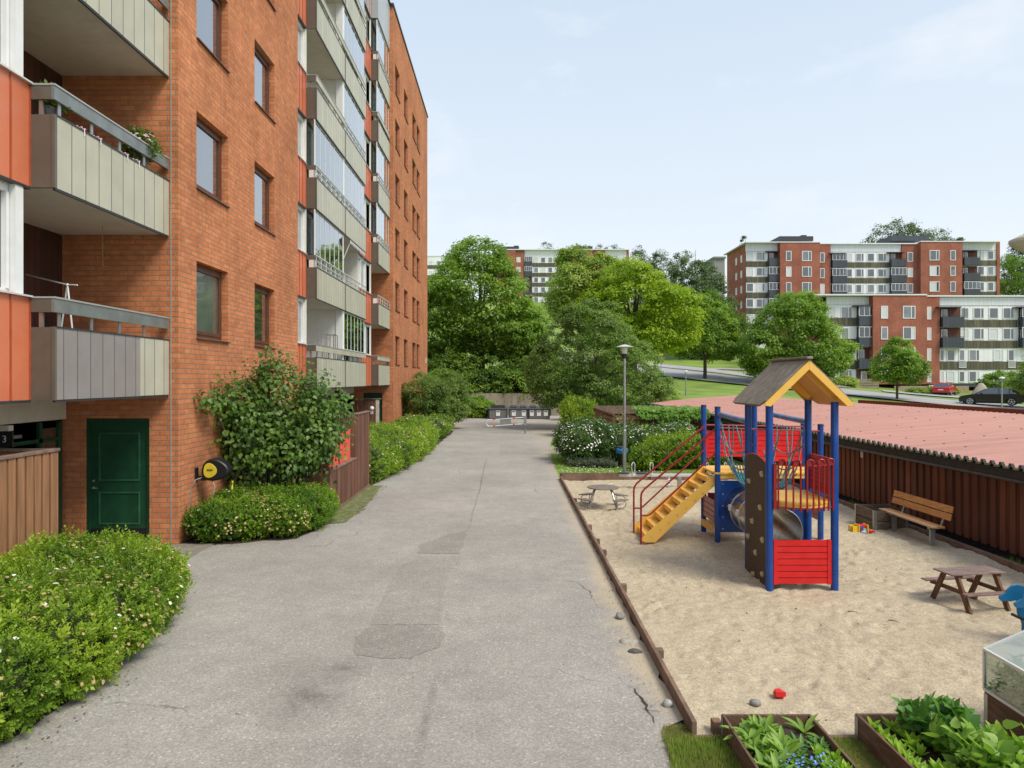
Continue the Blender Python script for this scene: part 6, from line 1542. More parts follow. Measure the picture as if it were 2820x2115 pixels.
# ================================================================ raised beds and cold frame
def rbed(x0,x1,y0,y1,zt,label,tt):
    t_=thing('raised_bed',((x0+x1)/2,(y0+y1)/2,-.02),label,'raised bed','wooden raised beds')
    mw=M('bed_board',(.14,.075,.048),.8,var=.35,scale=7,stretch=(6,1,6),dirt=(.24,.19,.16,.5),bump=.3,bscale=40) if 'bed_board' not in bpy.data.materials else bpy.data.materials['bed_board']
    for bx in ((x0,x0+.022,y0,y1),(x1-.022,x1,y0,y1),(x0+.0225,x1-.0225,y1-.022,y1-.001),(x0+.0225,x1-.0225,y0+.001,y0+.022)): part(t_,'board',MB().box(*bx,-.06,zt),mw,bevel=.003)
    for (x,y) in ((x0-.002,y1+.002),(x1+.002,y1+.002)):
        s=1 if x<(x0+x1)/2 else -1; mb=MB(); mb.box(x,x+s*.05,y-.003,y,-.04,zt-.01); mb.box(x-s*.002,x,y-.05,y,-.04,zt-.01); part(t_,'corner_hinge',mb,m_galvd)
    # lumpy soil
    n=26;m=60; V=[];r=np.random.default_rng(len(label))
    xs2=np.linspace(x0+.02,x1-.02,n); ys2=np.linspace(y0+.02,y1-.02,m); GX2,GY2=np.meshgrid(xs2,ys2); GZ2=zt-.075+.03*fbm(GX2*1,GY2,9,3)+.03*fbm(GX2,GY2,24,4)
    V=np.stack([GX2.ravel(),GY2.ravel(),GZ2.ravel()],1); ii=np.arange(m-1)[:,None]*n+np.arange(n-1)[None]; F=np.stack([ii,ii+1,ii+1+n,ii+n],-1).reshape(-1,4)
    o=arr_mesh('soil',V,F,m_soil,None,t_,t_.location); o.data.shade_smooth(); return t_
rbed(1.665,2.36,3.6,5.335,.188,'left raised bed with loose leafy plants and small blue flowers',0)
rbed(2.715,3.42,3.6,5.345,.188,'right raised bed packed with rows of lettuce and broad-leaved plants',0)
m_veg=leafmat('broad_leaf',(.11,.22,.03),(.22,.37,.06),(.38,.54,.13),.4,.4); m_veg2=leafmat('dark_broad_leaf',(.05,.14,.025),(.10,.24,.045),(.19,.36,.08),.35,.4); m_let=leafmat('lettuce_leaf',(.15,.29,.03),(.28,.46,.045),(.44,.60,.09),.4,.4)
def rosette(rg,n,l,tpl,elev=(.5,1.2),seedang=0):
    """leaves fanning up from the ground"""
    Vs=[];Fs=[];b=0
    for i in range(n):
        a=i*2.4+rg.uniform(-.3,.3); e=rg.uniform(*elev); d=np.array([math.cos(a)*math.cos(e),math.sin(a)*math.cos(e),math.sin(e)])
        nr=np.array([-math.cos(a)*math.sin(e),-math.sin(a)*math.sin(e),math.cos(e)]); x=np.cross(d,nr); s=l*rg.uniform(.65,1.15)
        for v in tpl[0]: Vs.append(np.array([math.cos(a),math.sin(a),0])*.006+s*(v[0]*x+v[1]*d+v[2]*nr))
        for f in tpl[1]: Fs.append([q+b for q in f])
        b+=len(tpl[0])
    return np.array(Vs),np.array(Fs)
def plants(name,spots,mat,seed,label,cat,group,bed_z=.12,tint0=.62):
    """each plant its own thing: (x,y,nleaves,length,kind)"""
    rg=np.random.default_rng(seed); spots=sorted(spots,key=lambda q:-q[1]); OR=['first','second','third','fourth','fifth','sixth','seventh','eighth','ninth','tenth','eleventh','twelfth','thirteenth','fourteenth','fifteenth','sixteenth','seventeenth','eighteenth','nineteenth','twentieth']
    for i,(x,y,n,l,kind) in enumerate(spots):
        tpl={'long':longleaf(.15,.35),'wide':longleaf(.27,.5),'let':longleaf(.20,.15),'heart':HEART}[kind]
        V,F=rosette(rg,n,l,tpl,(.35,1.25) if kind!='let' else (.8,1.4))
        T=np.repeat(np.clip(tint0+rg.normal(size=n)*.18,0,1),len(tpl[0]))
        o=arr_mesh(name,V,F,mat,T); o.location=(x,y,bed_z); o.rotation_euler=(0,0,rg.uniform(0,6)); tag(o,(OR[i]+' '+label+', counted from the back') if group else label,cat,group)
r_=random.Random(9); sp=[]
for k in range(19): sp.append((r_.uniform(1.76,2.02),r_.uniform(4.72,5.24),r_.randint(10,15),r_.uniform(.11,.16),'long'))
plants('leafy_plant',sp,m_veg,1,'long-leaved plant in the dense left part of the left bed','plant','dense plants of the left raised bed')
sp=[(2.245,5.18,7,.17,'long')]; plants('leafy_plant',sp,m_veg,2,'single tall light green plant in the back right corner of the left raised bed','plant',None)
sp=[(r_.uniform(2.0,2.3),r_.uniform(4.62,5.05),r_.randint(5,8),r_.uniform(.06,.11),'long') for k in range(16)]
plants('seedling',sp,m_veg2,3,'small seedling in the open soil of the left bed','plant','seedlings of the left raised bed',.115)
sp=[(r_.uniform(2.15,2.33),r_.uniform(4.48,4.85),r_.randint(10,14),r_.uniform(.07,.10),'let') for k in range(9)]
plants('salad_plant',sp,m_let,4,'feathery salad plant at the right edge of the left bed','plant','salad of the left raised bed')
sp=[(r_.uniform(1.74,1.9),r_.uniform(4.45,4.68),r_.randint(8,11),r_.uniform(.11,.15),'long') for k in range(6)]
plants('leafy_plant',sp,m_veg,5,'leafy plant at the near left edge of the left bed','plant','near left plants of the left raised bed')
sp=[]
for k in range(10): sp.append((2.80+.01*r_.uniform(-1,1),5.24-.075*k,9,.085,'let'))
plants('lettuce',sp,m_let,6,'bright lettuce in the outer row of the right bed','lettuce','outer lettuce row of the right raised bed')
sp=[]
for k in range(5): sp.append((2.95+.02*r_.uniform(-1,1),5.22-.09*k,10,.105,'let'))
plants('lettuce',sp,m_let,16,'lettuce in the short inner row of the right bed','lettuce','inner lettuce row of the right raised bed')
# bushy potato-like plants
def bushy(x,y,r,h,n,label,mat,seed,group=None,leaf=.34,tpl=HEART,slen=.12):
    shrub('broad_leaved_plant',(x,y,.12),label,[(x,y,.12+h*.45,r,r,h*.55)],n,slen,mat,seed,leaf=leaf,tpl=tpl,nl=6,cat='plant',group=group,core=.35,up=1.0,zmin=.10,depth=.7)
for i,(x,y,r,h) in enumerate(((3.05,5.10,.11,.26),(3.25,5.12,.12,.28),(3.15,4.95,.12,.22))): bushy(x,y,r,h,60,['left','right','front'][i]+' one of the three tall bushy plants at the back of the right raised bed',m_veg2,60+i,'tall bushy plants of the right raised bed',.75)
i=0
for y in np.arange(4.84,4.4,-.13):
    for x in (3.12,3.25,3.36):
        i+=1; bushy(x+r_.uniform(-.03,.03),y+r_.uniform(-.03,.03),.10,.19,60,'low broad-leaved plant, '+['first','second','third','fourth'][(i-1)//3]+' row from the back, '+['left','middle','right'][(i-1)%3]+' of the right bed',m_veg,70+i,'low broad-leaved plants of the right raised bed',.58)
sp=[(r_.uniform(2.88,3.02),r_.uniform(4.45,4.7),11,r_.uniform(.08,.11),'let') for k in range(6)]
plants('lettuce',sp,m_let,7,'loose young lettuce at the near left of the right bed','lettuce','loose young lettuces of the right raised bed')
fb=thing('forget_me_nots',(2.02,4.55,.12),'patch of small blue flowers at the near end of the left raised bed','flowers'); rg=np.random.default_rng(5)
n=80; P=np.stack([rg.uniform(1.86,2.2,n),rg.normal(4.70,.06,n),rg.uniform(.15,.22,n)],1); Xa,Ya,Za=frames(rg.normal(size=(n,3))*.3+[0,0,1],rg)
V,F=stamp([(-.5,-.5,0),(.5,-.5,0),(.5,.5,0),(-.5,.5,0)],[(0,1,2,3)],P,Xa,Ya,Za,.013); arr_mesh('petals',V,F,M('blue_petals',(.16,.28,.72),.6,var=.2),None,fb,fb.location)
V,F=stamp(KITE[0],KITE[1],P-[0,0,.03],Xa,Ya,Za,.05); arr_mesh('leaves',V,F,m_veg2,np.full(len(V),.4),fb,fb.location)
cf=thing('cold_frame',(4.3,4.6,-.02),'glass cold frame with aluminium edges on two brown board tiers in the bottom right corner','cold frame')
X0,X1,Y0,Y1=3.80,4.80,3.6,5.45
mw=bpy.data.materials['bed_board']
for z0,z1 in ((-.05,.132),(.136,.318)):
    for bx in ((X0,X0+.022,Y0,Y1),(X1-.022,X1,Y0,Y1),(X0+.0225,X1-.0225,Y1-.022,Y1-.001),(X0+.0225,X1-.0225,Y0+.001,Y0+.022)): part(cf,'board',MB().box(*bx,z0,z1),mw,bevel=.003)
for x in (X0,X1):
    s=1 if x==X0 else -1; mb=MB(); mb.box(x-s*.003,x,Y1-.04,Y1,-.04,.30); mb.box(x-s*.003,x+s*.04,Y1,Y1+.003,-.04,.30); part(cf,'corner_hinge',mb,m_galv)
rz=.645; rdz=.86; xm=(X0+X1)/2
fr=MB()
for (a,b_) in (((X0,Y1,.33),(X0,Y1,rz)),((X1,Y1,.33),(X1,Y1,rz)),((X0,Y0,.33),(X0,Y0,rz)),((X1,Y0,.33),(X1,Y0,rz))): fr.beam(a,b_,.018,.018,up=(0,1,0))
for (a,b_) in (((X0,Y0,.332),(X0,Y1,.332)),((X1,Y0,.332),(X1,Y1,.332)),((X0,Y1,.332),(X1,Y1,.332)),((X0,Y0,rz),(X0,Y1,rz)),((X1,Y0,rz),(X1,Y1,rz)),((xm,Y0,rdz),(xm,Y1,rdz)),((X0,Y1,rz),(xm,Y1,rdz)),((X1,Y1,rz),(xm,Y1,rdz)),((X0,Y0,rz),(xm,Y0,rdz)),((X1,Y0,rz),(xm,Y0,rdz))): fr.beam(a,b_,.022,.022)
part(cf,'frame',fr,m_alu_w)
m_cg=glassmat('cold_frame_glass',(.86,.90,.88),k=.35); m_poly=bpy.data.materials.new('roof_pane_glass'); t,b,L=nodes(m_poly); b.inputs['Base Color'].default_value=(.62,.68,.66,1); b.inputs['Roughness'].default_value=.12; b.inputs['Specular IOR Level'].default_value=.9
tp=t.nodes.new('ShaderNodeBsdfTransparent'); ms=t.nodes.new('ShaderNodeMixShader'); ms.inputs[0].default_value=.5; L.new(tp.outputs[0],ms.inputs[1]); L.new(b.outputs[0],ms.inputs[2]); L.new(ms.outputs[0],t.nodes['Material Output'].inputs['Surface'])
for x in (X0,X1): mb=MB(); mb.box(x-.002,x+.002,Y0+.01,Y1-.01,.345,rz-.012); part(cf,'side_pane',mb,m_cg)
mb=MB(); mb.prism([(X0+.01,.345),(X1-.01,.345),(X1-.01,rz-.01),(xm,rdz-.014),(X0+.01,rz-.01)],Y1-.002,Y1+.002,'y'); part(cf,'end_pane',mb,m_cg)
for s,xa in ((1,X0),(-1,X1)): mb=MB(); mb.add([(xa+s*.012,Y0+.01,rz+.004),(xa+s*.012,Y1-.012,rz+.004),(xm-s*.012,Y1-.012,rdz-.004),(xm-s*.012,Y0+.01,rdz-.004)],[(0,1,2,3)]); part(cf,'roof_pane',mb,m_poly)
mb=MB(); mb.box(3.88,3.90,5.30,5.32,.50,.625); part(cf,'stay',mb,m_galvd)
part(cf,'soil',MB().box(X0+.03,X1-.03,Y0+.03,Y1-.03,-.04,.24),m_soil)
for i,(x,y) in enumerate(((3.93,5.32),(4.05,5.30),(3.94,5.14),(4.08,5.12),(3.93,4.97))):
    shrub('tomato_plant',(x,y,.24),['back left','back right','middle left','middle right','nearest left'][i]+' leafy plant growing inside the glass cold frame',[(x,y,.42,.13,.14,.17)],90,.10,m_veg2,90+i,leaf=.5,tpl=KITE,nl=6,cat='plant',group='plants inside the cold frame',core=.3,up=1,zmin=.2)
# grass: blades near the camera, thinner cover on the lawn strip
def grass(name,region,n,h,w,mat,seed,label,pred=None):
    rg=np.random.default_rng(seed); x=rg.uniform(region[0],region[1],n); y=rg.uniform(region[2],region[3],n)
    if pred is not None: k=pred(x,y); x,y=x[k],y[k]
    n=len(x); cl=fbm(x+30,y+30,3.5,seed)+.5; hh=h*(.35+1.1*cl*rg.random(n)); P=np.stack([x,y,np.full(n,-.012)],1)
    a=rg.uniform(0,2*math.pi,n); Y=np.stack([np.cos(a)*rg.uniform(.1,.9,n),np.sin(a)*rg.uniform(.1,.9,n),np.ones(n)],1); Y/=np.linalg.norm(Y,axis=1,keepdims=True)
    X=np.stack([-np.sin(a),np.cos(a),np.zeros(n)],1); Z=np.cross(X,Y)
    q=w/h; V,F=stamp([(-q,0,0),(q,0,0),(q*.7,.6,-.08),(0,1,-.3),(-q*.7,.6,-.08)],[(0,1,2,4),(4,2,3,3)],P,X,Y,Z,hh); F=fixq(F)
    T=np.repeat(np.clip(.45+(cl-.5)*.6+rg.normal(size=n)*.22,0,1),5); o=arr_mesh(name,V,F,mat,T); tag(o,label,'grass',kind='stuff'); return o
m_gr=leafmat('grass_blade',(.13,.18,.035),(.20,.32,.035),(.34,.44,.08),.4,.6); m_gr2=leafmat('dry_grass_blade',(.36,.30,.16),(.26,.31,.08),(.28,.42,.07),.4,.6)
grass('grass',(1.14,1.66,3.9,5.5),24000,.075,.005,m_gr2,1,'patchy grass between the drive and the left raised bed',lambda x,y:(x>1.17+.03*np.sin(y*9)+.25*np.clip(y-5.1,0,1))&((y<5.3)|(x<1.44)))
grass('grass',(2.36,2.72,3.9,5.30),14000,.055,.0045,m_gr2,2,'dry thin grass between the two raised beds')
grass('grass',(3.42,3.80,4.2,5.30),8000,.045,.0035,m_gr2,3,'grass between the right raised bed and the cold frame')
grass('grass',(1.45,8.0,19.2,27),30000,.05,.006,m_gr,4,'mown lawn strip behind the sand box with small daisies')
grass('grass',(1.46,3.0,27,34),4000,.06,.007,m_gr,5,'grass verge beside the drive near the yellow-green shrub',lambda x,y:(x>1.55+(y-24)*.06)&((y<28)|(y>29)))
grass('grass',(-3.65,-3.15,13.2,18),2600,.06,.004,m_gr2,6,'weeds and moss along the foot of the terrace fence')
grass('grass',(7.5,7.88,4,19),6000,.09,.004,m_gr,7,'weeds in the gravel strip under the garage wall',lambda x,y:fbm(x*1.5,y,1.1,5)>.12)
grass('grass',(1.22,1.46,5.6,19),900,.05,.004,m_gr2,8,'tufts of grass along the left timber edge',lambda x,y:(fbm(x,y,1.7,9)>.15)&(x>1.36))
rg=np.random.default_rng(8); n=420; P=np.stack([rg.uniform(1.6,4.6,n),rg.uniform(19.4,22,n),rg.uniform(.03,.06,n)],1); Xa,Ya,Za=frames(rg.normal(size=(n,3))*.2+[0,0,1],rg)
V,F=stamp([(-.5,-.5,0),(.5,-.5,0),(.5,.5,0),(-.5,.5,0)],[(0,1,2,3)],P,Xa,Ya,Za,.028); o=arr_mesh('daisies',V,F,m_white_fl); tag(o,'tiny white daisies scattered in the mown lawn strip','flowers',kind='stuff')
# ================================================================ trees
def tree(name,x,y,z0,label,lumps,trunk,nclump,nleaf,csize,lsize,mat,seed,cat='tree',group=None,flat=.55,inner=.25,limbs=14,tintbias=0,drop=0,tpl=KITE,off=None,fork=None,gap=.0,sat=4):
    """lumps: ellipsoids (dx,dy,z,rx,ry,rz) relative to the foot; trunk=(radius, height of the fork)"""
    rg=np.random.default_rng(seed); t=thing(name,(x,y,z0),label,cat,group)
    L_=[(x+a,y+b,z0+c,d,e,f) for a,b,c,d,e,f in lumps]
    for q in list(L_):                    # small outlying boughs break up the outline
        for _ in range(sat):
            v=rg.normal(size=3); v[2]=abs(v[2])*.8-.2; v/=np.linalg.norm(v); s_=rg.uniform(.28,.45)
            L_.append((q[0]+v[0]*q[3]*.92,q[1]+v[1]*q[4]*.92,q[2]+v[2]*q[5]*.95,q[3]*s_,q[4]*s_,q[5]*s_*.8))
    P,N=lump_surface(L_,int(nclump*(1-inner)),rg,zmin=-99,depth=.72)
    Li=[(a,b,c,d*.66,e*.66,f*.66) for a,b,c,d,e,f in L_]; Pi,Ni=lump_surface(Li,int(nclump*inner),rg,zmin=-99,depth=.5)
    nb=fbm(P[:,0]*1+90,P[:,2]+P[:,1]*.6+90,.9/csize*.35,seed)
    P=P-N*(rg.uniform(0,.12,len(P))+np.clip(-nb*.9,0,.6)*.9)[:,None]*np.array([q[3] for q in L_]).mean()*.8
    if gap: k=rg.random(len(P))>gap*(nb<-.12); P,N=P[k],N[k]
    C=np.concatenate([P,Pi]); CN=np.concatenate([N,Ni]); n=len(C)
    cs=csize*rg.uniform(.6,1.35,n)
    O=rg.normal(size=(n,nleaf,3)); O/=np.maximum(np.linalg.norm(O,axis=2,keepdims=True),.3); O*=rg.random((n,nleaf,1))**.5
    O[:,:,2]*=flat; Q=C[:,None]+O*cs[:,None,None]
    Q[:,:,2]-=drop*cs[:,None]*(O[:,:,0]**2+O[:,:,1]**2)
    Nn=O*np.array([.8,.8,.5])+np.array([0,0,.75])+CN[:,None]*.35+rg.normal(size=O.shape)*.38
    Q=Q.reshape(-1,3); Nn=Nn.reshape(-1,3); X,Y,Z=frames(Nn,rg,-.5)
    V,F=stamp(tpl[0],tpl[1],Q,X,Y,Z,lsize*rg.uniform(.65,1.25,size=len(Q)))
    big=fbm(C[:,0]+40,C[:,2]+C[:,1]+40,.5/csize*.5,seed+1)
    T=np.clip(.45+tintbias+big[:,None]*.5+rg.normal(size=(n,1))*.12+rg.normal(size=(n,nleaf))*.10,0,1)
    arr_mesh('crown',V,F,mat,np.repeat(T.reshape(-1),len(tpl[0])),t,t.location)
    r,hf=trunk; mb=MB(); zc=max(q[2]+q[5]*.5 for q in L_); cx=np.mean([q[0] for q in L_]); cy=np.mean([q[1] for q in L_])
    mb.tube([(x,y,z0-.4),(x,y,z0+.1),(x+.05*r,y,z0+hf*.5),(x,y,z0+hf),(x+(cx-x)*.5,y+(cy-y)*.5,z0+hf+(zc-z0-hf)*.5),(cx,cy,zc)],[r*1.35,r*1.08,r*.95,r*.9,r*.5,r*.1],10)
    tr=part(t,'trunk',mb,m_bark,smooth=True)
    ix=rg.choice(n,size=min(limbs,n),replace=False); lb=MB()
    for i in ix:
        s=rg.uniform(0,.55); z1=z0+hf*(.92+0*s)+(zc-z0-hf)*s*.6; a=Vector((x+(cx-x)*s,y+(cy-y)*s,z1)); b=Vector(C[i]); 
        if b.z<z1-.4: z1=z0+hf*.9; a.z=z1
        mid=a.lerp(b,.5)+Vector((0,0,.12*(b-a).length)); rr=r*.42*(1-s*.6)
        lb.tube([a,mid,b],[rr,rr*.55,rr*.12],6)
    lb_=part(t,'limbs',lb,m_bark,smooth=True); lb_['kind']='stuff'
    return t
m_maple=leafmat('maple_leaf',(.085,.155,.020),(.175,.29,.036),(.31,.43,.06),.45,.4)
m_maple_lt=leafmat('light_maple_leaf',(.15,.235,.014),(.28,.39,.026),(.46,.52,.04),.48,.4)
m_maple_gy=leafmat('grey_maple_leaf',(.15,.225,.05),(.28,.37,.075),(.44,.50,.12),.46,.4)
m_elm=leafmat('small_leaf',(.075,.13,.030),(.145,.23,.05),(.25,.35,.085),.42,.45)
m_birch=leafmat('birch_leaf',(.055,.095,.035),(.11,.165,.06),(.19,.25,.10),.3)
m_conif=leafmat('needles',(.012,.034,.014),(.030,.062,.024),(.06,.105,.04),.1)
m_under=leafmat('understorey_leaf',(.055,.11,.018),(.125,.215,.03),(.23,.34,.05),.42)
# big dark maple behind the wall, left
tree('maple_tree',-2.3,59,2.2,'large dark green maple with dense round crown behind the waste containers',
     [(-.5,0,7.6,3.9,3.8,4.2),(-1.6,0,6.2,3.6,3.4,3.2),(1.9,-.3,5.2,3.4,3.2,2.8),(-.3,0,10.5,2.5,2.5,2.3),(2.9,0,4.6,2.6,2.6,2.1),(-3.3,0,4.4,2.6,2.6,2.0),(.2,-.6,4.4,3.4,2.6,1.8)],(.32,2.2),620,85,.85,.27,m_maple,101,tintbias=.1)
tree('maple_tree',7.9,76,5.0,'tall pale green maple left of the bright one before the far white block',
     [(.2,0,8.4,2.9,3,3.2),(-1.6,0,7.4,2.2,2.6,2.2),(2.3,0,7.4,2.8,2.8,2.8),(.3,0,10.6,2.6,2.2,1.9),(2.6,0,9.6,2.2,2,1.8),(-1.9,0,6.0,1.6,1.8,1.4)],(.3,3),420,80,.9,.30,m_maple_gy,102,gap=.5,tintbias=.15)
tree('maple_tree',13.2,72,2.9,'broad bright yellow-green maple with visible forked limbs above the lawn',
     [(0,0,8.0,4.4,4,4.0),(-2.8,0,7.0,3.2,3,3.0),(3.2,0,6.8,3.4,3.2,3.2),(-.5,0,10.2,3.2,3,2.5),(1.5,0,4.6,3.6,3,1.8),(4.2,0,4.6,2.4,2.4,2.0),(-2.8,0,4.4,2.4,2.4,1.6)],(.38,3.2),640,80,.95,.30,m_maple_lt,103,gap=.6,limbs=26,tintbias=.08)
tree('elm_tree',4.75,38.5,0,'dense grey-green fine-leaved tree with low hanging branches beside the pergola',
     [(-.3,0,4.6,2.6,2.4,2.3),(-1.5,0,3.4,2.2,2.2,1.8),(1.5,0,3.4,2.3,2.2,1.9),(-.2,0,5.9,1.7,1.6,1.4),(-2.1,-.3,2.3,1.6,1.6,1.05),(2.4,-.2,2.3,1.7,1.6,1.15),(.2,-.8,2.5,2.4,1.8,1.15),(3.1,0,2.6,1.3,1.3,.9)],(.14,1.3),780,85,.42,.125,m_elm,104,flat=.5,limbs=18,drop=.35,tintbias=.15)
tree('young_maple_tree',22.75,79,2.95,'young maple with a slim trunk standing between the lawn and the hill road',
     [(0,0,5.0,3.1,2.9,2.7),(-1.9,0,3.8,2.4,2.3,1.5),(2.1,0,3.8,2.5,2.4,1.5),(.2,0,7.2,1.9,1.8,2.0)],(.2,2.3),360,75,.75,.26,m_maple,105,tintbias=.12,group='street trees along the hill road')
tree('maple_tree',31.3,74.5,1.35,'big leafy maple right behind the play tower roof',
     [(-.5,0,6.4,3.8,3.6,3.8),(-2.9,0,4.9,2.9,2.8,2.5),(2.6,0,5.0,3.1,3,2.7),(0,0,9.0,2.5,2.4,2.2),(-1.4,0,3.3,3.2,2.6,1.5),(2.8,0,3.2,2.4,2.4,1.4),(-3.5,0,3.1,1.9,1.9,1.2)],(.33,2.0),620,80,.85,.27,m_maple,106,tintbias=.15)
tree('young_maple_tree',35.3,62,.75,'small round-crowned young maple in front of the lower brick block, right of the tower',
     [(0,0,3.5,1.7,1.7,1.7),(-1.0,0,2.9,1.3,1.3,1.1),(1.2,0,3.0,1.4,1.4,1.2),(.2,0,4.7,1.1,1.1,1.0)],(.11,1.5),260,70,.5,.19,m_maple,107,tintbias=.05,group='street trees along the hill road')
tree('young_maple_tree',44.5,56.5,.3,'light green tree cut off by the right edge, behind the black car',
     [(0,0,3.0,1.7,1.7,1.7),(-.8,0,2.2,1.4,1.4,1.0),(.9,0,2.4,1.5,1.5,1.1)],(.12,1.2),220,70,.5,.19,m_maple_gy,108)
# understorey on the bank above the wall
def ground_shrub(x,y,z,rx,h,label,mat,seed,n=150,ls=.20,cs=.45,group='shrubs on the bank above the concrete wall',name='bank_shrub',tb=0):
    return tree(name,x,y,z,label,[(0,0,h*.5,rx,rx*.8,h*.55),(rx*.5,-.1,h*.42,rx*.7,rx*.6,h*.42),(-rx*.5,0,h*.45,rx*.7,rx*.6,h*.42)],(.04,h*.3),n,60,cs,ls,mat,seed,cat='shrub',group=group,limbs=3,tintbias=tb,sat=2)
k=0
for x,y,z,rx,h,mat,tb in ((-5.0,54.3,1.5,1.4,2.1,m_under,0),(-3.1,54.1,1.4,1.3,1.8,m_under,.1),(-1.3,54.2,1.4,1.4,2.2,m_under,-.05),(.6,54.0,1.3,1.4,1.9,m_under,.12),(2.4,54.2,1.3,1.4,2.3,m_under,0),(4.3,54.5,1.2,1.5,2.2,m_under,.05),(-4.6,56.5,1.8,1.9,3.4,m_under,0),(-1.5,57,1.9,2,3.6,m_under,-.1),(1.8,57,1.9,2,3.5,m_under,0),(5.0,57,1.8,2,3.2,m_under,.1),(8.0,56,1.8,1.8,3.0,m_under,0)):
    k+=1; ground_shrub(x,y,z,rx,h,['first','second','third','fourth','fifth','sixth','first','second','third','fourth','fifth'][k-1]+' shrub from the left in the '+('front' if k<7 else 'back')+' row on the bank above the concrete wall',mat,120+k,tb=tb+.1)
ground_shrub(-5.6,58,2.2,1.9,3.6,'bright green shrub between the brick wing and the dark maple',m_lime,141,group=None,tb=-.15)
ground_shrub(2.4,60,3.0,1.8,3.4,'bright yellow-green shrub right of the dark maple trunk',m_lime,142,group=None,tb=-.1)
ground_shrub(-8.0,60,2.5,2.4,4.5,'dark shrub glimpsed against the end of the brick wing',m_under,143,group=None)
ground_shrub(-2.7,50.3,0,1.5,1.35,'low broad-leaved green bush in front of the concrete wall, left of the waste containers',m_maple,144,n=200,ls=.17,cs=.35,group=None,tb=.15)
ground_shrub(-4.4,51.0,0,1.3,1.7,'broad-leaved bush between the low bush and the brick wing',m_maple,145,n=160,ls=.17,cs=.35,group=None,tb=.1)
ground_shrub(9.4,44,.1,1.8,2.0,'pale flowering shrub on the lawn corner beyond the garage roof',m_maple_gy,146,n=200,ls=.14,cs=.35,group=None)
ground_shrub(7.4,45,.0,1.8,2.6,'green shrub behind the fine-leaved tree beside the lawn',m_elm,147,n=200,ls=.14,cs=.35,group=None)
ground_shrub(5.5,47,.0,1.8,2.2,'dark green shrub under the fine-leaved tree near the containers',m_under,148,n=180,ls=.14,cs=.35,group=None)
# round shrubs at the far wing
tree('round_shrub',-4.5,36.5,0,'round dark green shrub tree against the far brick wing, nearer the building',[(0,0,1.9,1.0,1.0,1.25),(-.4,.2,1.3,.8,.8,.8),(.4,-.2,1.4,.8,.8,.9)],(.06,.7),230,70,.30,.10,m_elm,151,cat='shrub',group='round shrubs at the far brick wing',limbs=9,tintbias=-.05)
tree('round_shrub',-3.5,38.5,0,'rounder lighter shrub tree at the corner of the far brick wing, beside the drive',[(0,0,2.0,1.15,1.1,1.35),(.5,.2,1.3,.9,.8,.9),(-.4,-.2,1.4,.9,.8,.9)],(.06,.7),260,70,.32,.10,m_elm,152,cat='shrub',group='round shrubs at the far brick wing',limbs=9,tintbias=.22)
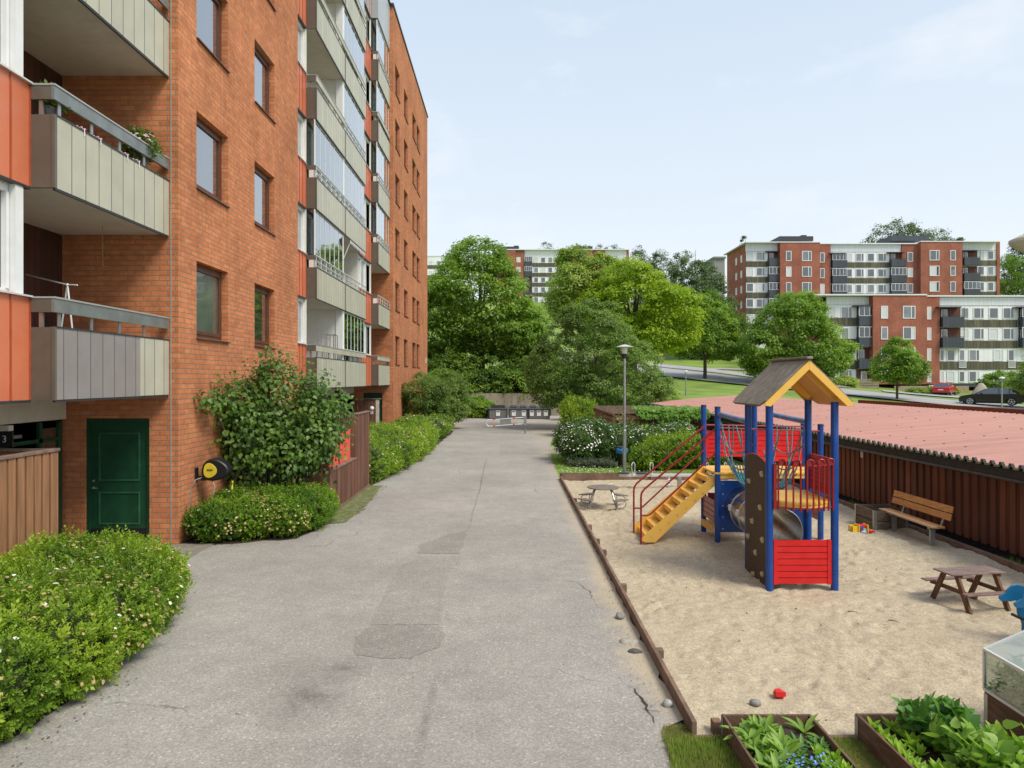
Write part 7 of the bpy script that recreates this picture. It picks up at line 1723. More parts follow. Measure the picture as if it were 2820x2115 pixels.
# lilac over the terrace fence
def lilac():
    rg=np.random.default_rng(161); loc=(-4.75,13.7,0); t=thing('lilac_shrub',loc,'tall lilac with heart-shaped leaves spreading in front of the terrace fence','shrub')
    br=[]; tips=[]
    for k in range(40):
        a=rg.uniform(0,2*math.pi); rad=rg.uniform(.2,1.45); h=rg.uniform(1.5,3.3)*(1-.12*rad)
        ex,ey=-4.72+rad*math.cos(a)*1.05,13.65+rad*math.sin(a)*.45
        br.append([(loc[0]+rg.normal()*.12,loc[1]+.05*rg.normal(),0),(loc[0]+.35*(ex-loc[0]),loc[1]+.3*(ey-loc[1]),h*.5),(ex,ey,h)])
    br.append([(-5.0,13.6,.3),(-5.4,13.2,1.6),(-5.45,12.6,2.35),(-5.40,12.25,2.45)]); br.append([(-5.0,13.6,.3),(-5.3,13.4,1.8),(-5.35,12.9,2.75)]); br.append([(-4.6,13.7,.3),(-4.1,13.9,1.5),(-3.45,14.1,2.15)]); br.append([(-4.6,13.6,.3),(-4.3,13.6,1.2),(-3.7,13.9,1.35)])
    br.append([(-4.7,13.6,.3),(-4.8,13.6,2.2),(-4.72,13.6,3.35)])
    mb=MB()
    for p in br: mb.tube(p,[.022]*(len(p)-1)+[.006],6)
    o=part(t,'branches',mb,m_bark,smooth=True); o['kind']='stuff'
    Ps=[];Ns=[]
    for p in br:
        e=Vector(p[-1]); m_=Vector(p[-2]); nn=150
        for q in range(nn):
            s=rg.random()**.6; c=m_.lerp(e,s); g_=rg.normal(size=3); g_/=np.linalg.norm(g_); r=.36*rg.random()**.45*(1.1 if len(p)==3 else .75)
            Ps.append(np.array(c)+g_*r*np.array([1,.85,.8])); Ns.append(g_*.6+np.array([.25,-.35,.6]))
    # rounded outer leaf mass
    Pl,Nl=lump_surface([(-4.75,13.7,2.25,.82,.5,.62),(-4.1,13.75,2.0,.66,.45,.55),(-5.2,13.45,1.8,.5,.45,.5),(-4.6,13.55,1.4,.85,.45,.5),(-3.9,13.8,1.45,.45,.4,.42),(-4.55,13.7,2.85,.42,.35,.34),(-5.35,13.2,2.35,.35,.35,.28),(-3.75,13.9,2.15,.35,.3,.25)],3500,rg,zmin=.7,depth=.62)
    Pl=Pl+rg.normal(size=Pl.shape)*.13
    for q in range(len(Pl)): Ps.append(Pl[q]); Ns.append(Nl[q]*.6+np.array([.1,-.2,.55]))
    P=np.array(Ps); N=np.array(Ns)+rg.normal(size=(len(Ps),3))*.3; X,Y,Z=frames(N,rg,-1.6)
    V,F=stamp(HEART[0],HEART[1],P,X,Y,Z,.085*rg.uniform(.7,1.25,size=len(P)))
    big=fbm(P[:,0]*1+30,P[:,2]+30,2.2,6); T=np.clip(.42+big*.6+rg.normal(size=len(P))*.15,0,1)
    arr_mesh('foliage',V,F,m_lilac,np.repeat(T,len(HEART[0])),t,loc)
    # faded flower heads
    n=30; ix=rg.choice(len(P),n); 
    mb=MB()
    for i in ix:
        c=P[i]+np.array([0,0,.03]); 
        for q in range(5): mb.sphere((c[0]+rg.normal()*.012,c[1]+rg.normal()*.012,c[2]+q*.018),.010-.001*q,6)
    o=part(t,'seed_heads',mb,M('brown_seed_heads',(.20,.09,.03),.8,var=.4)); o['kind']='stuff'
lilac()
# background trees on the hill
def hilltree(x,y,z,label,h,wd,mat,seed,kind='round',group=None,name='tree',tb=0,n=200,cs=None,ls=None):
    if kind=='round': L_=[(0,0,h*.62,wd*.5,wd*.45,h*.36),(-wd*.28,0,h*.5,wd*.34,wd*.3,h*.26),(wd*.28,0,h*.5,wd*.34,wd*.3,h*.27),(wd*.05,0,h*.85,wd*.28,wd*.25,h*.17)]
    elif kind=='birch': L_=[(0,0,h*.45,wd*.45,wd*.4,h*.30),(wd*.05,0,h*.68,wd*.30,wd*.3,h*.24),(-wd*.04,0,h*.88,wd*.16,wd*.16,h*.13)]
    else: L_=[(0,0,h*.25,wd*.5,wd*.5,h*.2),(0,0,h*.45,wd*.38,wd*.38,h*.2),(0,0,h*.65,wd*.26,wd*.26,h*.19),(0,0,h*.85,wd*.12,wd*.12,h*.16)]
    return tree(name,x,y,z,label,L_,(.2,h*.25),n,60,cs or wd*.11,ls or max(.3,wd*.032),mat,seed,group=group,limbs=6,tintbias=tb,sat=3)
hb=[(1872,104,.155,'birch',700,7.5,1,'slender birch, nearest to the lawn, left of the tall brick block'),(1905,108,0,'birch',690,7.5,1,'tall feathery birch with a forked top left of the brick block'),(1950,112,0,'birch',720,8,1,'greyish birch right beside the tall brick block'),(1925,106,0,'round',800,9,0,'dark round tree low beside the end wall of the tall block'),(1970,110,0,'round',830,9,0,'dark tree at the foot of the tall block end wall'),
    (1765,150,0,'birch',685,10,1,'far birch left of the gap above the bright maple'),(1820,152,0,'birch',690,11,1,'far birch with twin tops above the bright maple'),(1845,126,0,'round',800,10,0,'dark hillside tree behind the bright maple'),(1700,130,0,'round',860,10,0,'dark hillside tree hidden behind the bright maple'),(1790,122,0,'round',850,9,0,'dark green hillside tree low behind the bright maple')]
for i,(u,Y,_,kd,vt,wd,bi_,lb) in enumerate(hb):
    X=(u-1400)*Y/1880; zt=H+(1045-vt)*Y/1880; zb=ghf(X,Y); hilltree(X,Y,zb,lb,zt-zb,wd,m_birch if bi_ else m_maple,200+i,kd,name='birch_tree' if bi_ else 'hill_tree',tb=0 if bi_ else -.3,group='trees left of the tall brick block')
for i,(u,Y,vt,wd,mat,kd,lb) in enumerate([(2450,150,622,13,m_birch,'round','tall leafy tree rising behind the roof of the tall brick block, left one'),(2500,150,618,13,m_birch,'round','leafy tree behind the roof of the tall block, middle one'),(2570,152,632,12,m_birch,'round','leafy tree behind the roof of the tall block, right one'),
     (2052,140,652,5,m_birch,'birch','treetop peeking over the left roof corner of the tall block'),(2648,140,652,5,m_birch,'birch','small treetop over the right end of the tall block roof'),
     (1500,230,672,9,m_birch,'round','small treetop behind the roof of the far white block'),(1655,230,678,10,m_birch,'round','treetop left of the red chimney wall on the far white block'),(1690,230,674,10,m_birch,'round','treetop above the right end of the far white block'),
     (2775,124,700,9,m_maple,'round','dark tree right of the tall brick block, nearest its corner'),(2800,122,760,9,m_maple,'round','dark low tree between the two brick blocks at the right edge'),(2790,140,668,7,m_conif,'cone','dark spruce at the right edge behind the leafy trees'),(2835,130,640,10,m_birch,'birch','tall thin tree at the right edge of the picture')]):
    X=(u-1400)*Y/1880; zt=H+(1045-vt)*Y/1880; zb=max(ghf(X,min(Y,190)),zt-22); hilltree(X,Y,zb,lb,zt-zb,wd,mat,230+i,kd,name='hill_tree' if kd!='cone' else 'spruce_tree',tb=-.1,n=170)
# shrubs near the lower block
for i,(x,y,z,rx,h,mat,lb) in enumerate([(55.2,76,1.2,2.1,2.5,m_maple,'large dark green bush behind the boulder in front of the white facade'),(53.9,73,1.0,.9,1.5,m_lime,'yellow-green flowering bush right of the boulder'),(58.5,74,.8,2.4,2.6,m_maple,'dark bush at the right edge behind the parked dark car'),
     (36.5,81,2.1,1.7,1.1,m_maple_gy,'low green bush along the boarded fence, left part'),(39.0,80.5,2.0,1.7,1.0,m_maple_gy,'low green bush along the boarded fence, right part'),(46.8,78,.9,.9,.8,m_maple_gy,'small round bush by the red car'),(50.6,80,1.1,1.6,.8,m_maple_gy,'low strip of green plants behind the boulder')]):
    ground_shrub(x,y,z,rx,h,lb,mat,260+i,n=160,ls=.22,cs=.45,group=None,name='bush',tb=.1)
# ================================================================ background apartment blocks
m_wsheet=battened('white_facade_sheet',(.80,.81,.82),(.52,.54,.56,1),.6,.03,'x',.5,.03)
m_olive=battened('olive_boards',(.105,.098,.060),(.035,.032,.020,1),.42,.05,'x',.75,.22,dirt=(.26,.22,.11,.6),dscale=1.1,stretch=(1.2,1,.25))
m_anth=battened('anthracite_panels',(.050,.058,.072),(.022,.025,.030,1),.42,.05,'s',.5,.1)
m_farpane=refl('far_pane',(.055,.065,.075),.12,.7); m_blind=M('white_blind',(.62,.63,.63),.5,var=.05); m_farpane2=refl('far_pane_grey',(.14,.155,.165),.12,.7)
class Face:
    """facade facing the camera at distance Y; positions read as picture columns/rows once and kept in metres"""
    def __init__(s,t,Y,ox,oy,k): s.t=t;s.Y=Y;s.ox=ox;s.oy=oy;s.k=k
    def X(s,c,d=0): return (s.ox+c/s.k-1400)*(s.Y+d)/1880
    def Z(s,r,d=0): return H-(s.oy+r/s.k-1045)*(s.Y+d)/1880
    def rect(s,name,c0,c1,r0,r1,mat,dy=0,th=.3,parent=None,label=None):
        q=dy if name=='roof_box' else min(dy,0); mb=MB(); mb.box(s.X(c0,q),s.X(c1,q),s.Y+dy,s.Y+dy+th,s.Z(r1,q),s.Z(r0,q)); return part(s.t,name,mb,mat,parent=parent,label=label)
    def window(s,c0,c1,r0,r1,seed=0,split=False,dy=-.05,proud=True):
        x0,x1,z0,z1=s.X(c0,dy),s.X(c1,dy),s.Z(r1,dy),s.Z(r0,dy); e=.10; f=MB(); y0,y1=s.Y+dy,s.Y+dy+.12
        f.box(x0,x0+e,y0,y1,z0,z1); f.box(x1-e,x1,y0,y1,z0,z1); f.box(x0+e,x1-e,y0,y1,z0,z0+e); f.box(x0+e,x1-e,y0,y1,z1-e,z1)
        xm=x0+(x1-x0)*.68
        if split: f.box(xm-.05,xm+.05,y0,y1,z0+e,z1-e)
        o=part(s.t,'window',f,m_white); r=random.Random(seed); q=r.random(); m1=m_blind if q<.26 else (m_farpane if q<.75 else m_farpane2); m2=m_blind if r.random()<.25 else m_farpane
        p=MB(); yy=y0+.03
        if split: p.box(x0+e,xm-.05,yy,yy+.02,z0+e,z1-e,0); p.box(xm+.05,x1-e,yy,yy+.02,z0+e,z1-e,1)
        else: p.box(x0+e,x1-e,yy,yy+.02,z0+e,z1-e,0)
        part(s.t,'pane',p,[m1,m2],parent=o); return o
    def balcony(s,c0,c1,rtop,rpan,rbot,glazed,last=False,seed=0,side=1,depth=1.2):
        """opening from rtop to rpan above an anthracite parapet rpan..rbot"""
        x0,x1=s.X(c0),s.X(c1); zt,zp,zb=s.Z(rtop),s.Z(rpan),s.Z(rbot)
        mb=MB(); mb.box(x0,x1,s.Y-.75,s.Y-.68,zb,zp,0); mb.box(x0,x0+.06,s.Y-.68,s.Y,zb,zp,0); mb.box(x1-.06,x1,s.Y-.68,s.Y,zb,zp,0); mb.box(x0+.05,x1-.05,s.Y-.70,s.Y+.25,zb+.04,zb+.2,1)
        o=part(s.t,'balcony',mb,[m_anth,m_roofdark])
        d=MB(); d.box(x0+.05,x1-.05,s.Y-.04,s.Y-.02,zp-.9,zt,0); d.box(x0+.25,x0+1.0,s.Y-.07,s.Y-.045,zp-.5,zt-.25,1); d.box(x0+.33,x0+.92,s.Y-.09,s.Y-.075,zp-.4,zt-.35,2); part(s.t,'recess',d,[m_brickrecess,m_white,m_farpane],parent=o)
        if glazed:
            f=MB(); n=4
            for i in range(n+1):
                x=x0+.03+(x1-x0-.06)*i/n; f.box(x-.03,x+.03,s.Y-.73,s.Y-.69,zp,zt-.04)
            f.box(x0,x1,s.Y-.74,s.Y-.68,zt-.08,zt); f.box(x0,x1,s.Y-.74,s.Y-.68,zp,zp+.05); g_=part(s.t,'glazing_frame',f,m_white,parent=o)
            g2=MB(); g2.box(x0+.03,x1-.03,s.Y-.715,s.Y-.705,zp+.05,zt-.08); part(s.t,'glazing',g2,m_farglaze,parent=o)
        else:
            f=MB(); f.box(x0,x1,s.Y-.74,s.Y-.69,zp+.10,zp+.15); f.box(x0,x0+.05,s.Y-.74,s.Y-.69,zp,zt); f.box(x1-.05,x1,s.Y-.74,s.Y-.69,zp,zt); part(s.t,'handrail',f,m_roofdark,parent=o)
        return o
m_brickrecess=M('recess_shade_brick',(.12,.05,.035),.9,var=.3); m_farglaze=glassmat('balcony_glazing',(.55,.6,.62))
# ---- lower right block
t3=thing('apartment_building',(50,87,1.8),'lower red brick and white apartment block behind the red and black cars','building')
f=Face(t3,87,1950,600,2.5425)
f.rect('white_wall',832,1155,610,1150,m_wsheet,.02); f.rect('brick_wall',1155,1534,540,1165,m_brick_far,-1.0,1.3); f.rect('brick_wall',1534,1622,545,1165,m_brick_far,-.3,.6); f.rect('white_wall',1622,2900,615,1158,m_wsheet,.02)
f.rect('upper_sheet',832,1155,552,608,m_fasc2:=battened('pale_upper_sheet',(.70,.715,.73),(.5,.52,.53,1),.5,.03,'x',.5,.03),-.05); f.rect('upper_sheet',1622,2900,556,613,m_fasc2,-.05)
f.rect('brick_wall',705,831,545,1160,m_brick_far,2.5,9,label='side wall of the lower block seen at a slant')
f.rect('roof_edge',700,1534,533,542,m_white,-1.1,12); f.rect('roof_edge',1534.5,2900,542,551,m_white,-.4,12)
f.rect('core',835,2890,560,1160,m_dark,.6,9)
for i,(r0,r1) in enumerate(((616,705),(762,851),(908,998),(1055,1145))):
    f.window(1212,1260,r0,r1,i*5+1,dy=-1.06); f.window(1365,1452,r0,r1,i*5+2,True,dy=-1.06); f.window(1533,1563,r0+6,r1+6,i*5+3,dy=-.36)
    for c0,c1,sp in ((845,895,False),(930,1010,True)): f.window(c0,c1,r0+6,r1+4,i*9+c0,sp)
for r0,r1 in ((697,757),(845,905),(990,1060)): f.rect('olive_band',832,1040,r0+2,r1,m_olive,-.06)
for i,(a,b,c,gz) in enumerate(((618,690,757,True),(764,838,905,True),(908,990,1055,False))): f.balcony(1037,1180,a,b,c,gz,seed=i)
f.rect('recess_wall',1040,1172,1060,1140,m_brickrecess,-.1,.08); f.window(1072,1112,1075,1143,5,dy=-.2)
f.rect('canopy',1030,1184,611,618,m_roofdark,-.9,.95)
for i,(a,b,c,gz) in enumerate(((628,697,765,False),(768,840,910,False))): f.balcony(1618,1768,a,b,c,gz,seed=i)
f.rect('canopy',1612,1776,621,628,m_roofdark,-.9,.95); f.rect('canopy',2166,2330,621,628,m_roofdark,-.9,.95)
for i,(a,b,c,gz) in enumerate(((628,697,765,True),(768,840,910,True))): f.balcony(2170,2320,a,b,c,gz,seed=i)
for i,(r0,r1) in enumerate(((628,706),(772,852))):
    for c0,c1,sp in ((1768,1827,False),(1858,1934,True),(1968,2034,False),(2064,2144,True)): f.window(c0,c1,r0,r1,i*31+c0,sp)
for r0,r1 in ((714,765),(860,912)): f.rect('olive_band',1768,2168,r0,r1,m_olive,-.06)
f.rect('olive_band',1622,2900,1006,1063,m_olive,-.06)
for i,(r0,r1) in enumerate(((922,1002),(1072,1150))):
    for c0,c1,sp in ((1622,1654,False),(1673,1729,False),(1757,1798,False),(1826,1902,True),(1999,2070,True),(2101,2144,False)): f.window(c0,c1,r0,r1,i*17+c0,sp)
for c0 in (1753,2098):
    mb=MB(); n=9; x0,x1=f.X(c0),f.X(c0+50)
    for k in range(n): x=x0+(x1-x0)*k/(n-1); mb.box(x-.02,x+.02,86.86,86.9,f.Z(1048),f.Z(1000))
    mb.box(x0,x1,86.85,86.91,f.Z(1002),f.Z(998)); mb.box(x0,x1,86.85,86.91,f.Z(1050),f.Z(1046)); part(t3,'french_rail',mb,m_white)
f.rect('plinth',1600,2900,1158,1185,M('block_plinth',(.05,.05,.055),.8),.05)
# ---- tall block
t2=thing('apartment_building',(60,118,7),'tall seven-storey red brick and white apartment block with dark roof boxes on the right','building')
f=Face(t2,118,1950,600,2.5425)
def fh(k): return 109.5*k
f.rect('brick_wall',505,785,172,930,m_brick_far,-1.2,1.5); f.rect('brick_wall',785.5,858,184,930,m_brick_far,-.4,.7); f.rect('white_wall',265.5,504,236,930,m_wsheet,.02); f.rect('white_wall',858.5,1374,240,930,m_wsheet,.02)
f.rect('brick_wall',1357,1489,183,930,m_brick_far,-.3,.5); f.rect('brick_wall',1489.5,1780,168,930,m_brick_far,-1.2,1.5); f.rect('white_wall',1781,2021,229,930,m_wsheet,.02); f.rect('brick_wall',2022,2044,166,930,m_brick_far,-.2,10)
f.rect('upper_sheet',265.5,504,176,234,m_fasc2,-.05); f.rect('upper_sheet',859,1356,184,238,m_fasc2,-.05); f.rect('upper_sheet',1781,2021,164,227,m_fasc2,-.05)
mb=MB(); x=f.X(264.9); zt=f.Z(173); mb.box(x-.01,x+.3,118.0,128,7,zt); xs2=x
mb=MB(); yy0,yy1=117.98,128.2
WS=[]
for k in range(6):
    zc=f.Z(297+fh(k)); zh=f.Z(243+fh(k))
    WS+= [(119.9,121.0,zc,zh),(122.6,123.7,zc,zh)]
xw=f.X(265); m2=MB(); wall_x(m2,xw,yy0,yy1,6,zt,WS,.12,-1); part(t2,'brick_wall',m2,m_brick_far,label='end wall of the tall block with two columns of narrow windows')
for a,b,c,d_ in WS:
    q=MB(); q.box(xw+.06,xw+.12,a,b,c,d_); part(t2,'window',q,m_white)
f.rect('roof_edge',262,785,166,172,m_white,-1.3,12); f.rect('roof_edge',785.5,1488,176,183,m_white,-.5,11); f.rect('roof_edge',1488.5,2046,161,167,m_white,-1.3,12)
f.rect('core',270,2020,190,925,m_dark,.6,9)
f.rect('roof_box',500,737,128,161,m_roofdark,3,5); f.rect('roof_box',655,690,120,128,m_roofdark,3,2); f.rect('roof_box',1283,1546,124,160,m_anth,3,5)
for k in range(6):
    q=fh(k)
    f.window(267,318,238+q,298+q,k*3+1); f.window(338,398,238+q,298+q,k*3+2,True)
    f.window(546,584,232+q,302+q,k*3+5,dy=-1.26); f.window(658,725,232+q,302+q,k*3+6,True,dy=-1.26); f.window(784,816,243+q,312+q,k*3+7,dy=-.46)
    if k<5: f.rect('olive_band',266,417,304+q,343+q,m_olive,-.06); f.rect('olive_band',960,1268,311+q,348+q,m_olive,-.06); 
    if k<4: f.rect('olive_band',1886,2021,298+q,335+q,m_olive,-.06)
for k in range(4):
    q=fh(k)
    for c0,c1,sp in ((962,1010,False),(1034,1092,True),(1115,1165,False),(1188,1248,True)): f.window(c0,c1,247+q,305+q,k*7+c0,sp)
    f.window(1397,1435,240+q,306+q,k*4+9,dy=-.36); f.window(1552,1620,226+q,297+q,k*4+10,True,dy=-1.26); f.window(1697,1734,226+q,297+q,k*4+11,dy=-1.26)
    for c0,c1,sp in ((1886,1934,False),(1957,2018,True)): f.window(c0,c1,230+q,292+q,k*5+c0,sp)
    f.balcony(416,520,237+q,288+q,340+q,k>0); f.balcony(858,960,247+q,300+q,350+q,True); f.balcony(1268,1374,243+q,295+q,347+q,k>0); f.balcony(1775,1886,230+q,282+q,335+q,k==2 or k>2)
for c0,c1,r in ((412,524,231),(854,964,245),(1266,1380,238),(1771,1890,225)): f.rect('canopy',c0,c1,r,r+5,m_roofdark,-.9,.95)
# ---- far white block behind the maples
t1=thing('apartment_building',(15,185,18),'distant white apartment block with brick bays and dark roof boxes behind the maples','building')
f=Face(t1,185,1150,600,2.37)
f.rect('brick_wall',520,640,208,640,m_brick_far,-.8,1); f.rect('brick_wall',640.5,697,217,640,m_brick_far,-.4,.6); f.rect('white_wall',697.5,995,210,640,m_wsheet,.02); f.rect('brick_wall',995.5,1140,206,640,m_brick_far,-.8,1); f.rect('brick_wall',1140.5,1222,208,640,m_brick_far,-.4,.6); f.rect('white_wall',1222.5,1364,205,640,m_wsheet,.02); f.rect('brick_wall',1364.5,1379,206,640,m_brick_far,-.1,9)
f.rect('roof_edge',518,1381,203,208.5,m_white,-.9,12); f.rect('roof_box',540,662,187,203,m_roofdark,2,5); f.rect('roof_box',628,660,181,187,m_roofdark,2,3); f.rect('roof_box',1018,1142,184,203,m_roofdark,2,5); f.rect('roof_box',1035,1062,178,184,m_roofdark,2,3)
f.rect('core',525,1360,212,640,m_dark,.6,9)
for k in range(6):
    q=k*64.5
    for c0,c1 in ((760,788),(805,834),(852,880),(895,930)): f.window(c0,c1,258+q,293+q,int(k*11+c0))
    f.window(645,672,256+q,290+q,k+3,dy=-.46); f.window(1262,1300,258+q,288+q,k+7); f.window(1315,1345,258+q,288+q,k+8)
    f.rect('olive_band',750,990,294+q,320+q,m_olive,-.06); f.rect('olive_band',1272,1364,290+q,312+q,m_olive,-.06)
    f.balcony(698,748,254+q,285+q,317+q,k<2); f.balcony(1218,1272,250+q,274+q,302+q,False)
t0=thing('apartment_building',(-20,175,15),'distant white facade with grey bands between the brick wing and the dark maple','building')
f=Face(t0,175,1150,600,2.37)
f.rect('white_wall',-60,330,250,640,m_wsheet,.0); f.rect('roof_edge',-62,332,246,251,m_white,-.1,9)
for k in range(5):
    q=k*66; f.rect('grey_band',-60,330,308+q,332+q,m_olive,-.06)
    for c0 in (72,125,180,240): f.window(c0,c0+26,280+q,308+q,k*7+c0)
t4=thing('apartment_building',(45,200,20),'low grey roofed building glimpsed between the birches and the tall brick block','building')
mb=MB(); mb.box((1966-1400)*200/1880,(1996-1400)*200/1880,200,210,15,H+(1045-712)*200/1880); part(t4,'wall',mb,M('dull_grey_wall',(.25,.25,.24),.8)); mb=MB(); mb.box((1964-1400)*200/1880,(1998-1400)*200/1880,199.5,211,H+(1045-712)*200/1880+.01,H+(1045-710)*200/1880+.3); part(t4,'roof',mb,M('grey_green_roof',(.20,.22,.21),.7))
# distant disc-shaped roof at the right edge
tw2=thing('water_tower',(78,100,6),'disc-shaped roof overhang entering at the right edge above the blocks','tower')
mb=MB(); mb.lathe([(.6,0),(2.8,1.4),(3.6,2.2),(3.6,2.6),(2.4,3.2)],(80.6,104,21.6),32); part(tw2,'disc_roof',mb,[M('beige_disc',(.42,.34,.27),.6)],smooth=True)
mb=MB(); mb.tube([(80.6,104,2),(80.6,104,21.8)],1.2,16); part(tw2,'shaft',mb,m_concrete,smooth=True)
# boarded fences before the lower block
bf=thing('board_fence',(44,84,1.7),'weathered horizontal board fence before the brick part of the lower block','fence')
for k in range(6):
    mb=MB(); mb.box(39.5,45.6,84.0,84.05,1.25+k*.28,1.48+k*.28); part(bf,'board',mb,M('grey_fence_board',(.27,.215,.16),.85,var=.3,stretch=(.3,1,4)) if 'grey_fence_board' not in bpy.data.materials else bpy.data.materials['grey_fence_board'])
for x in (39.6,41.6,43.6,45.5): part(bf,'post',MB().box(x,x+.1,84.06,84.14,1.0,2.95),bpy.data.materials['grey_fence_board'])
bf=thing('board_fence',(36,84,2.2),'low grey board wall along the left garden of the lower block','fence')
part(bf,'boards',MB().box(31.5,39.3,84.3,84.4,1.6,2.75),bpy.data.materials['grey_fence_board']); part(bf,'cap',MB().box(31.4,39.4,84.2,84.5,2.76,2.84),m_soffit)
bf=thing('board_fence',(52,84.5,1.2),'brownish garden fence before the white ground floor behind the boulder','fence')
part(bf,'boards',MB().box(47.8,57,84.5,84.6,.9,2.0),M('tan_fence',(.33,.25,.17),.85,var=.2)); part(bf,'gate',MB().box(52.0,52.9,84.35,84.45,.9,2.1),m_white)
stone('boulder',51.9,75,.84,1.45,'big pale pointed boulder between the red car and the bushes',M('boulder_stone',(.42,.36,.29),.9,var=.2,scale=1.5,dirt=(.26,.23,.19,.5)),9,'boulder',sq=(1.0,.8,1.1),taper=.42)
# playground sign & cars glimpsed under the young maple
sgn=thing('road_sign',(19.8,88,4.0),'small blue and yellow road sign on a pole under the bright maple','sign')
mb=MB(); mb.tube([(19.8,88.5,3.8),(19.8,88.5,6.9)],.04,8); part(sgn,'pole',mb,m_galv); mb=MB(); mb.tube([(19.8,88.44,6.55),(19.8,88.40,6.55)],.32,20); part(sgn,'blue_disc',mb,M('sign_blue',(.02,.08,.5),.4)); mb=MB(); mb.box(19.55,20.05,88.40,88.43,5.95,6.15); part(sgn,'yellow_plate',mb,m_ty)
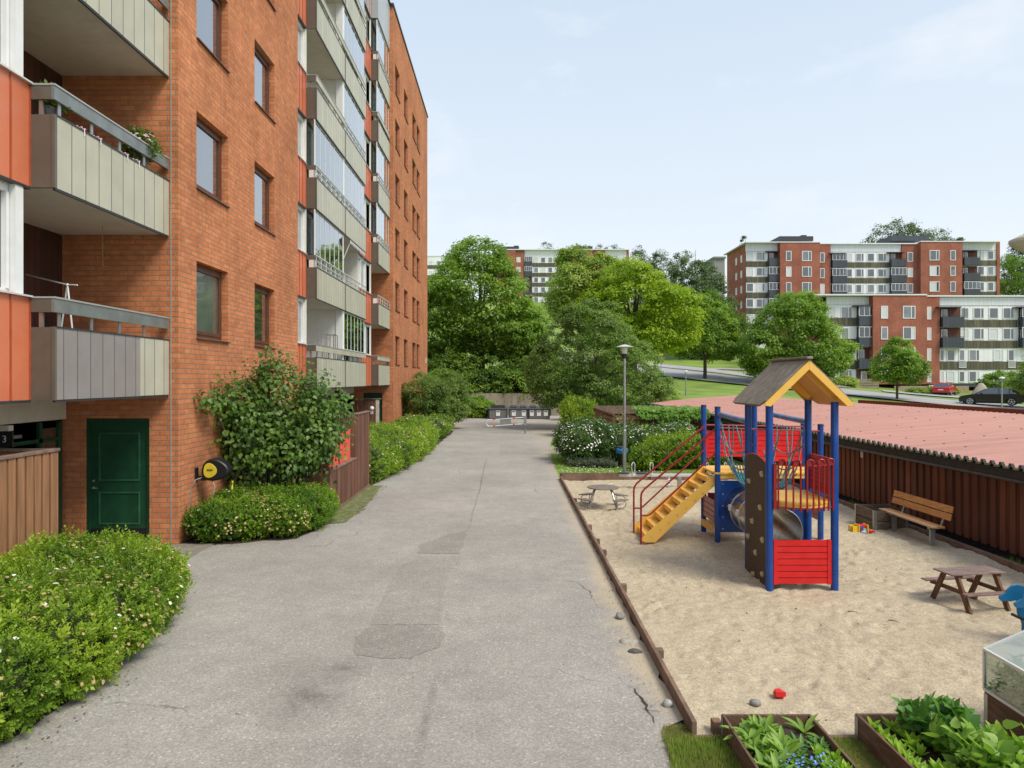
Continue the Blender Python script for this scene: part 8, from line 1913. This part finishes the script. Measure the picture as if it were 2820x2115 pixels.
# ================================================================ cars
def car(x,y,z,rz,paint,label,L_=4.6,W=1.85,Ht=1.5,est=True,plate=True,group=None):
    t=thing('parked_car',(x,y,z),label,'car',group,rz=rz)
    h=L_/2; wb=L_*.30; wr=.335; r_=.40
    # side profiles along x (front at -x): bottom, belt and roof lines
    top=[(-h,.42),(-h+.02,.62),(-h+.18,.76),(-h+.9,.90),(-h+1.18,.94)]
    if est: roof=[(-h+1.18,.94),(-h+1.95,1.36),(-h+2.35,1.45),(-h+3.3,1.43),(-h+4.05,1.30),(-h+4.42,.98)]
    else: roof=[(-h+1.05,.92),(-h+1.70,1.34),(-h+2.1,1.42),(-h+2.9,1.42),(h-.45,1.33),(h-.08,.92)]
    sc_=Ht/1.45; roof=[(a,b*sc_) for a,b in roof]; top=[(a,b*sc_) for a,b in top]
    belt=.92*sc_
    def arch(cx,n=9): return [(cx+r_*math.cos(a),.30+r_*math.sin(a)) for a in np.linspace(0,math.pi,n)]
    fw,rw_=-wb-.05+( -.05),wb
    low=[(h-.05,.30)]+[(a,b) for a,b in arch(rw_)]+[(a,b) for a,b in arch(fw)]+[(-h+.06,.24)]
    upp=[(-h,.42)]+top[1:]+[(roof[-1][0],belt*1.0),(h-.02,.86*sc_),(h,.60),(h-.02,.40)]
    outline=upp+low
    mb=MB(); n=len(outline); cxm=0
    # sections across: full width, rounded towards the flanks
    secs=[(-W/2,.985),(-W/2+.07,1.0),(W/2-.07,1.0),(W/2,.985)]
    sec=[]
    for (yy,s) in ((-W/2,.93),(-W/2+.015,.975),(-W/2+.09,1.0),(W/2-.09,1.0),(W/2-.015,.975),(W/2,.93)):
        sec.append([(a*(.985 if abs(yy)>W/2-.05 else 1),yy,.55+(b-.55)*s) for a,b in outline])
    b0=0
    for s in sec: mb.v+=s
    for i in range(len(sec)-1):
        for k in range(n):
            k2=(k+1)%n; mb.f.append((i*n+k,i*n+k2,(i+1)*n+k2,(i+1)*n+k)); mb.m.append(0)
    mb.f.append(tuple(range(n))); mb.m.append(0); mb.f.append(tuple(reversed(range((len(sec)-1)*n,len(sec)*n)))); mb.m.append(0)
    body=lpart(t,'body',mb,paint,smooth=True,angle=28)
    # greenhouse
    g=MB(); prof=roof; m_=len(prof); ti=.16
    rows=[]
    for (yy,k_) in ((-W/2+.07,0),(-W/2+ti+.05,1),(W/2-ti-.05,1),(W/2-.07,0)):
        rows.append([(a,yy,(b-.01) if k_ else belt-.04) for a,b in prof])
    # glass volume
    gv=MB(); 
    lowz=belt-.03
    A=[(a,-W/2+.06+(b-belt)*.32,b-.012) for a,b in prof]; B=[(a,W/2-.06-(b-belt)*.32,b-.012) for a,b in prof]
    base1=[(prof[0][0],-W/2+.06,lowz),(prof[-1][0],-W/2+.06,lowz)]; 
    gv.add(A+B,[tuple(range(m_)),tuple(reversed(range(m_,2*m_)))]+[(i,i+1,m_+i+1,m_+i) for i in range(m_-1)]+[(0,m_,2*m_-1,m_-1)])
    lpart(t,'windows',gv,m_carglass)
    # roof skin and pillars
    rs=MB(); i0,i1=1,m_-2
    pr=[(a,b) for a,b in prof[i0:i1+1]]
    for j in range(len(pr)-1):
        (a,b),(c,d_)=pr[j],pr[j+1]; wa=W/2-.06-(b-belt)*.32; wc=W/2-.06-(d_-belt)*.32
        rs.add([(a,-wa,b),(a,wa,b),(c,wc,d_),(c,-wc,d_),(a,-wa,b-.05),(a,wa,b-.05),(c,wc,d_-.05),(c,-wc,d_-.05)],[(0,1,2,3),(0,3,7,4),(1,5,6,2),(4,5,1,0),(3,2,6,7)])
    for (a,b),(c,d_) in ((prof[0],prof[1]),(prof[-1],prof[-2])):
        for s in (-1,1):
            rs.beam((a,s*(W/2-.06),b-.02),(c,s*(W/2-.06-(d_-belt)*.32),d_-.02),.06,.05)
    for xx,w_ in ((prof[2][0]+.55,.07),(prof[-2][0]-.42,.09)):
        zt=np.interp(xx,[a for a,b in prof],[b for a,b in prof])
        for s in (-1,1): rs.beam((xx+.03,s*(W/2-.055),belt-.02),(xx,s*(W/2-.055-(zt-belt)*.32),zt-.02),w_,.03,up=(0,1,0))
    lpart(t,'roof',rs,paint,smooth=True,angle=30)
    for cx in (fw,rw_):
        for s in (-1,1):
            w_=MB(); w_.tube([(cx,s*(W/2-.20),wr),(cx,s*(W/2-.005),wr)],wr,26); o=lpart(t,'wheel',w_,m_tyre,smooth=True)
            q=MB(); q.tube([(cx,s*(W/2-.004),wr),(cx,s*(W/2+.004),wr)],wr*.30*0+.055,10)
            for k in range(5):
                a=2*math.pi*k/5+.3
                for da in (-.12,.12): q.beam((cx+.05*math.cos(a),s*(W/2+.002),wr+.05*math.sin(a)),(cx+.215*math.cos(a+da),s*(W/2+.002),wr+.215*math.sin(a+da)),.03,.012,up=(0,1,0))
            q.tube([(cx+.225*math.cos(a),s*(W/2+.001),wr+.225*math.sin(a)) for a in np.linspace(0,2*math.pi,25)[:-1]],.018,6,closed=True)
            lpart(t,'rim',q,m_alu,parent=o,smooth=True)
    for s in (-1,1):
        q=MB(); q.prism([(-h+.0,.58*sc_),(-h+.42,.70*sc_),(-h+.38,.80*sc_),(-h+.12,.75*sc_)],s*(W/2-.36),s*(W/2-.035),'y'); lpart(t,'headlight',q,m_lampglass)
        q=MB(); zz=[(h-.28,.98*sc_),(h-.10,1.0*sc_),(h-.0,.70*sc_),(h-.22,.68*sc_)] if est else [(h-.25,.86*sc_),(h-.02,.86*sc_),(h+.004,.64*sc_),(h-.22,.64*sc_)]
        q.prism(zz,s*(W/2-.02),s*(W/2-.30),'y'); q.v=[(a,b+s*.008,c) for a,b,c in q.v]; lpart(t,'tail_light',q,m_tail)
        q=MB(); q.box(prof[0][0]+.42,prof[0][0]+.58,s*(W/2+.0),s*(W/2+.16),belt-.02,belt+.13); lpart(t,'wing_mirror',q,paint,bevel=.03)
    q=MB(); q.box(h-.004,h+.012,-.26,.26,.56,.67) if not est else q.box(h-.004,h+.012,-.26,.26,.66,.77); lpart(t,'number_plate',q,m_white)
    q=MB(); q.box(h-.10,h+.02,-W/2+.08,W/2-.08,.34,.50); lpart(t,'rear_bumper',q,paint,bevel=.03)
    q=MB(); q.box(-h-.01,-h+.1,-W/2+.25,W/2-.25,.35,.55); lpart(t,'grille',q,m_black,bevel=.02)
    q=MB(); q.box(-h+.3,h-.3,-W/2+.1,W/2-.1,.18,.35); lpart(t,'underbody',q,m_black)
    return t
def carpaint(name,c): 
    m=M(name,c,.28,0,.03,3,spec=.6); b=m.node_tree.nodes['Principled BSDF']; b.inputs['Coat Weight'].default_value=.45; b.inputs['Coat Roughness'].default_value=.05; return m
m_carglass=refl('car_glass',(.012,.016,.018),.12,1.2); m_tyre=M('tyre',(.018,.018,.018),.8); m_lampglass=M('headlight_glass',(.55,.58,.6),.1,spec=.9); m_tail=M('tail_light_red',(.55,.015,.02),.2,spec=.8)
x,Y=(2733-1400)*59.5/1880,59.5
car(x,Y,ghf(x,Y)+.12,R(-41),carpaint('black_car_paint',(.006,.007,.010)),'black estate car parked along the hill road beyond the garage roof',4.75,1.88,1.52)
x,Y=(2602-1400)*77/1880,77
car(x,Y,max(ghf(x,Y)+.08,.9),R(-134),carpaint('red_car_paint',(.50,.015,.018)),'red hatchback seen from behind in front of the lower white block',3.9,1.68,1.43,False)
x,Y=(2850-1400)*66/1880,66
car(x,Y,ghf(x,Y)+.15,R(-40),carpaint('dark_car_paint',(.022,.024,.028)),'dark car cut off by the right edge behind the black estate',4.5,1.85,1.5)
for u,Yc,c,lb in ((1960,108,(.55,.56,.58),'white car glimpsed through the young maple crown on the hill'),(1905,107,(.04,.12,.28),'blue car glimpsed under the young maple crown on the hill')):
    x=(u-1400)*Yc/1880; car(x,Yc,ghf(x,Yc)+.05,R(-12),carpaint('paint_'+lb[:4],c),lb,4.4,1.8,1.5)
# ================================================================ fallen leaves and grit
rg=np.random.default_rng(77)
def litter(name,n,spread,mat,seed,size,label,z=.010):
    rg=np.random.default_rng(seed); P=[]
    for (x0,y0,x1,y1,w) in spread:
        k=int(n/len(spread)); t=rg.random(k); P.append(np.stack([x0+(x1-x0)*t+rg.normal(size=k)*w,y0+(y1-y0)*t+rg.normal(size=k)*w,np.full(k,z)],1))
    P=np.concatenate(P); N=rg.normal(size=P.shape)*.25+[0,0,1]; X,Y,Z=frames(N,rg); V,F=stamp(KITE[0],KITE[1],P,X,Y,Z,size*rg.uniform(.5,1.3,size=len(P)))
    o=arr_mesh(name,V,F,mat); tag(o,label,'litter',kind='stuff')
litter('fallen_leaves',420,[(-3.62,4.2,-3.6,6.6,.10),(-3.8,7,-4.3,9,.10),(-5.2,11.25,-3.3,12.3,.09),(-3.2,13.5,-3.1,18,.12),(-3.1,18.5,-2.7,27,.15),(1.35,6,1.38,19,.06)],M('dry_leaf',(.16,.11,.045),.9,var=.5,scale=30),1,.028,'dry leaves and petals along the edges of the asphalt drive')
litter('grit',900,[(-3,4.5,1.2,9,.9),(-2.5,9,1.2,16,.8),(1.25,5.6,1.38,10,.08)],M('dark_grit',(.09,.08,.07),.9,var=.5,scale=60),2,.014,'scattered dark grit and crumbs on the asphalt drive')
litter('sand_litter',260,[(2,6,7,12,1.2),(2,12,7,18,1.2)],M('twig_litter',(.13,.09,.05),.9,var=.4,scale=30),3,.035,'small twigs and leaf bits scattered over the sand',.03)
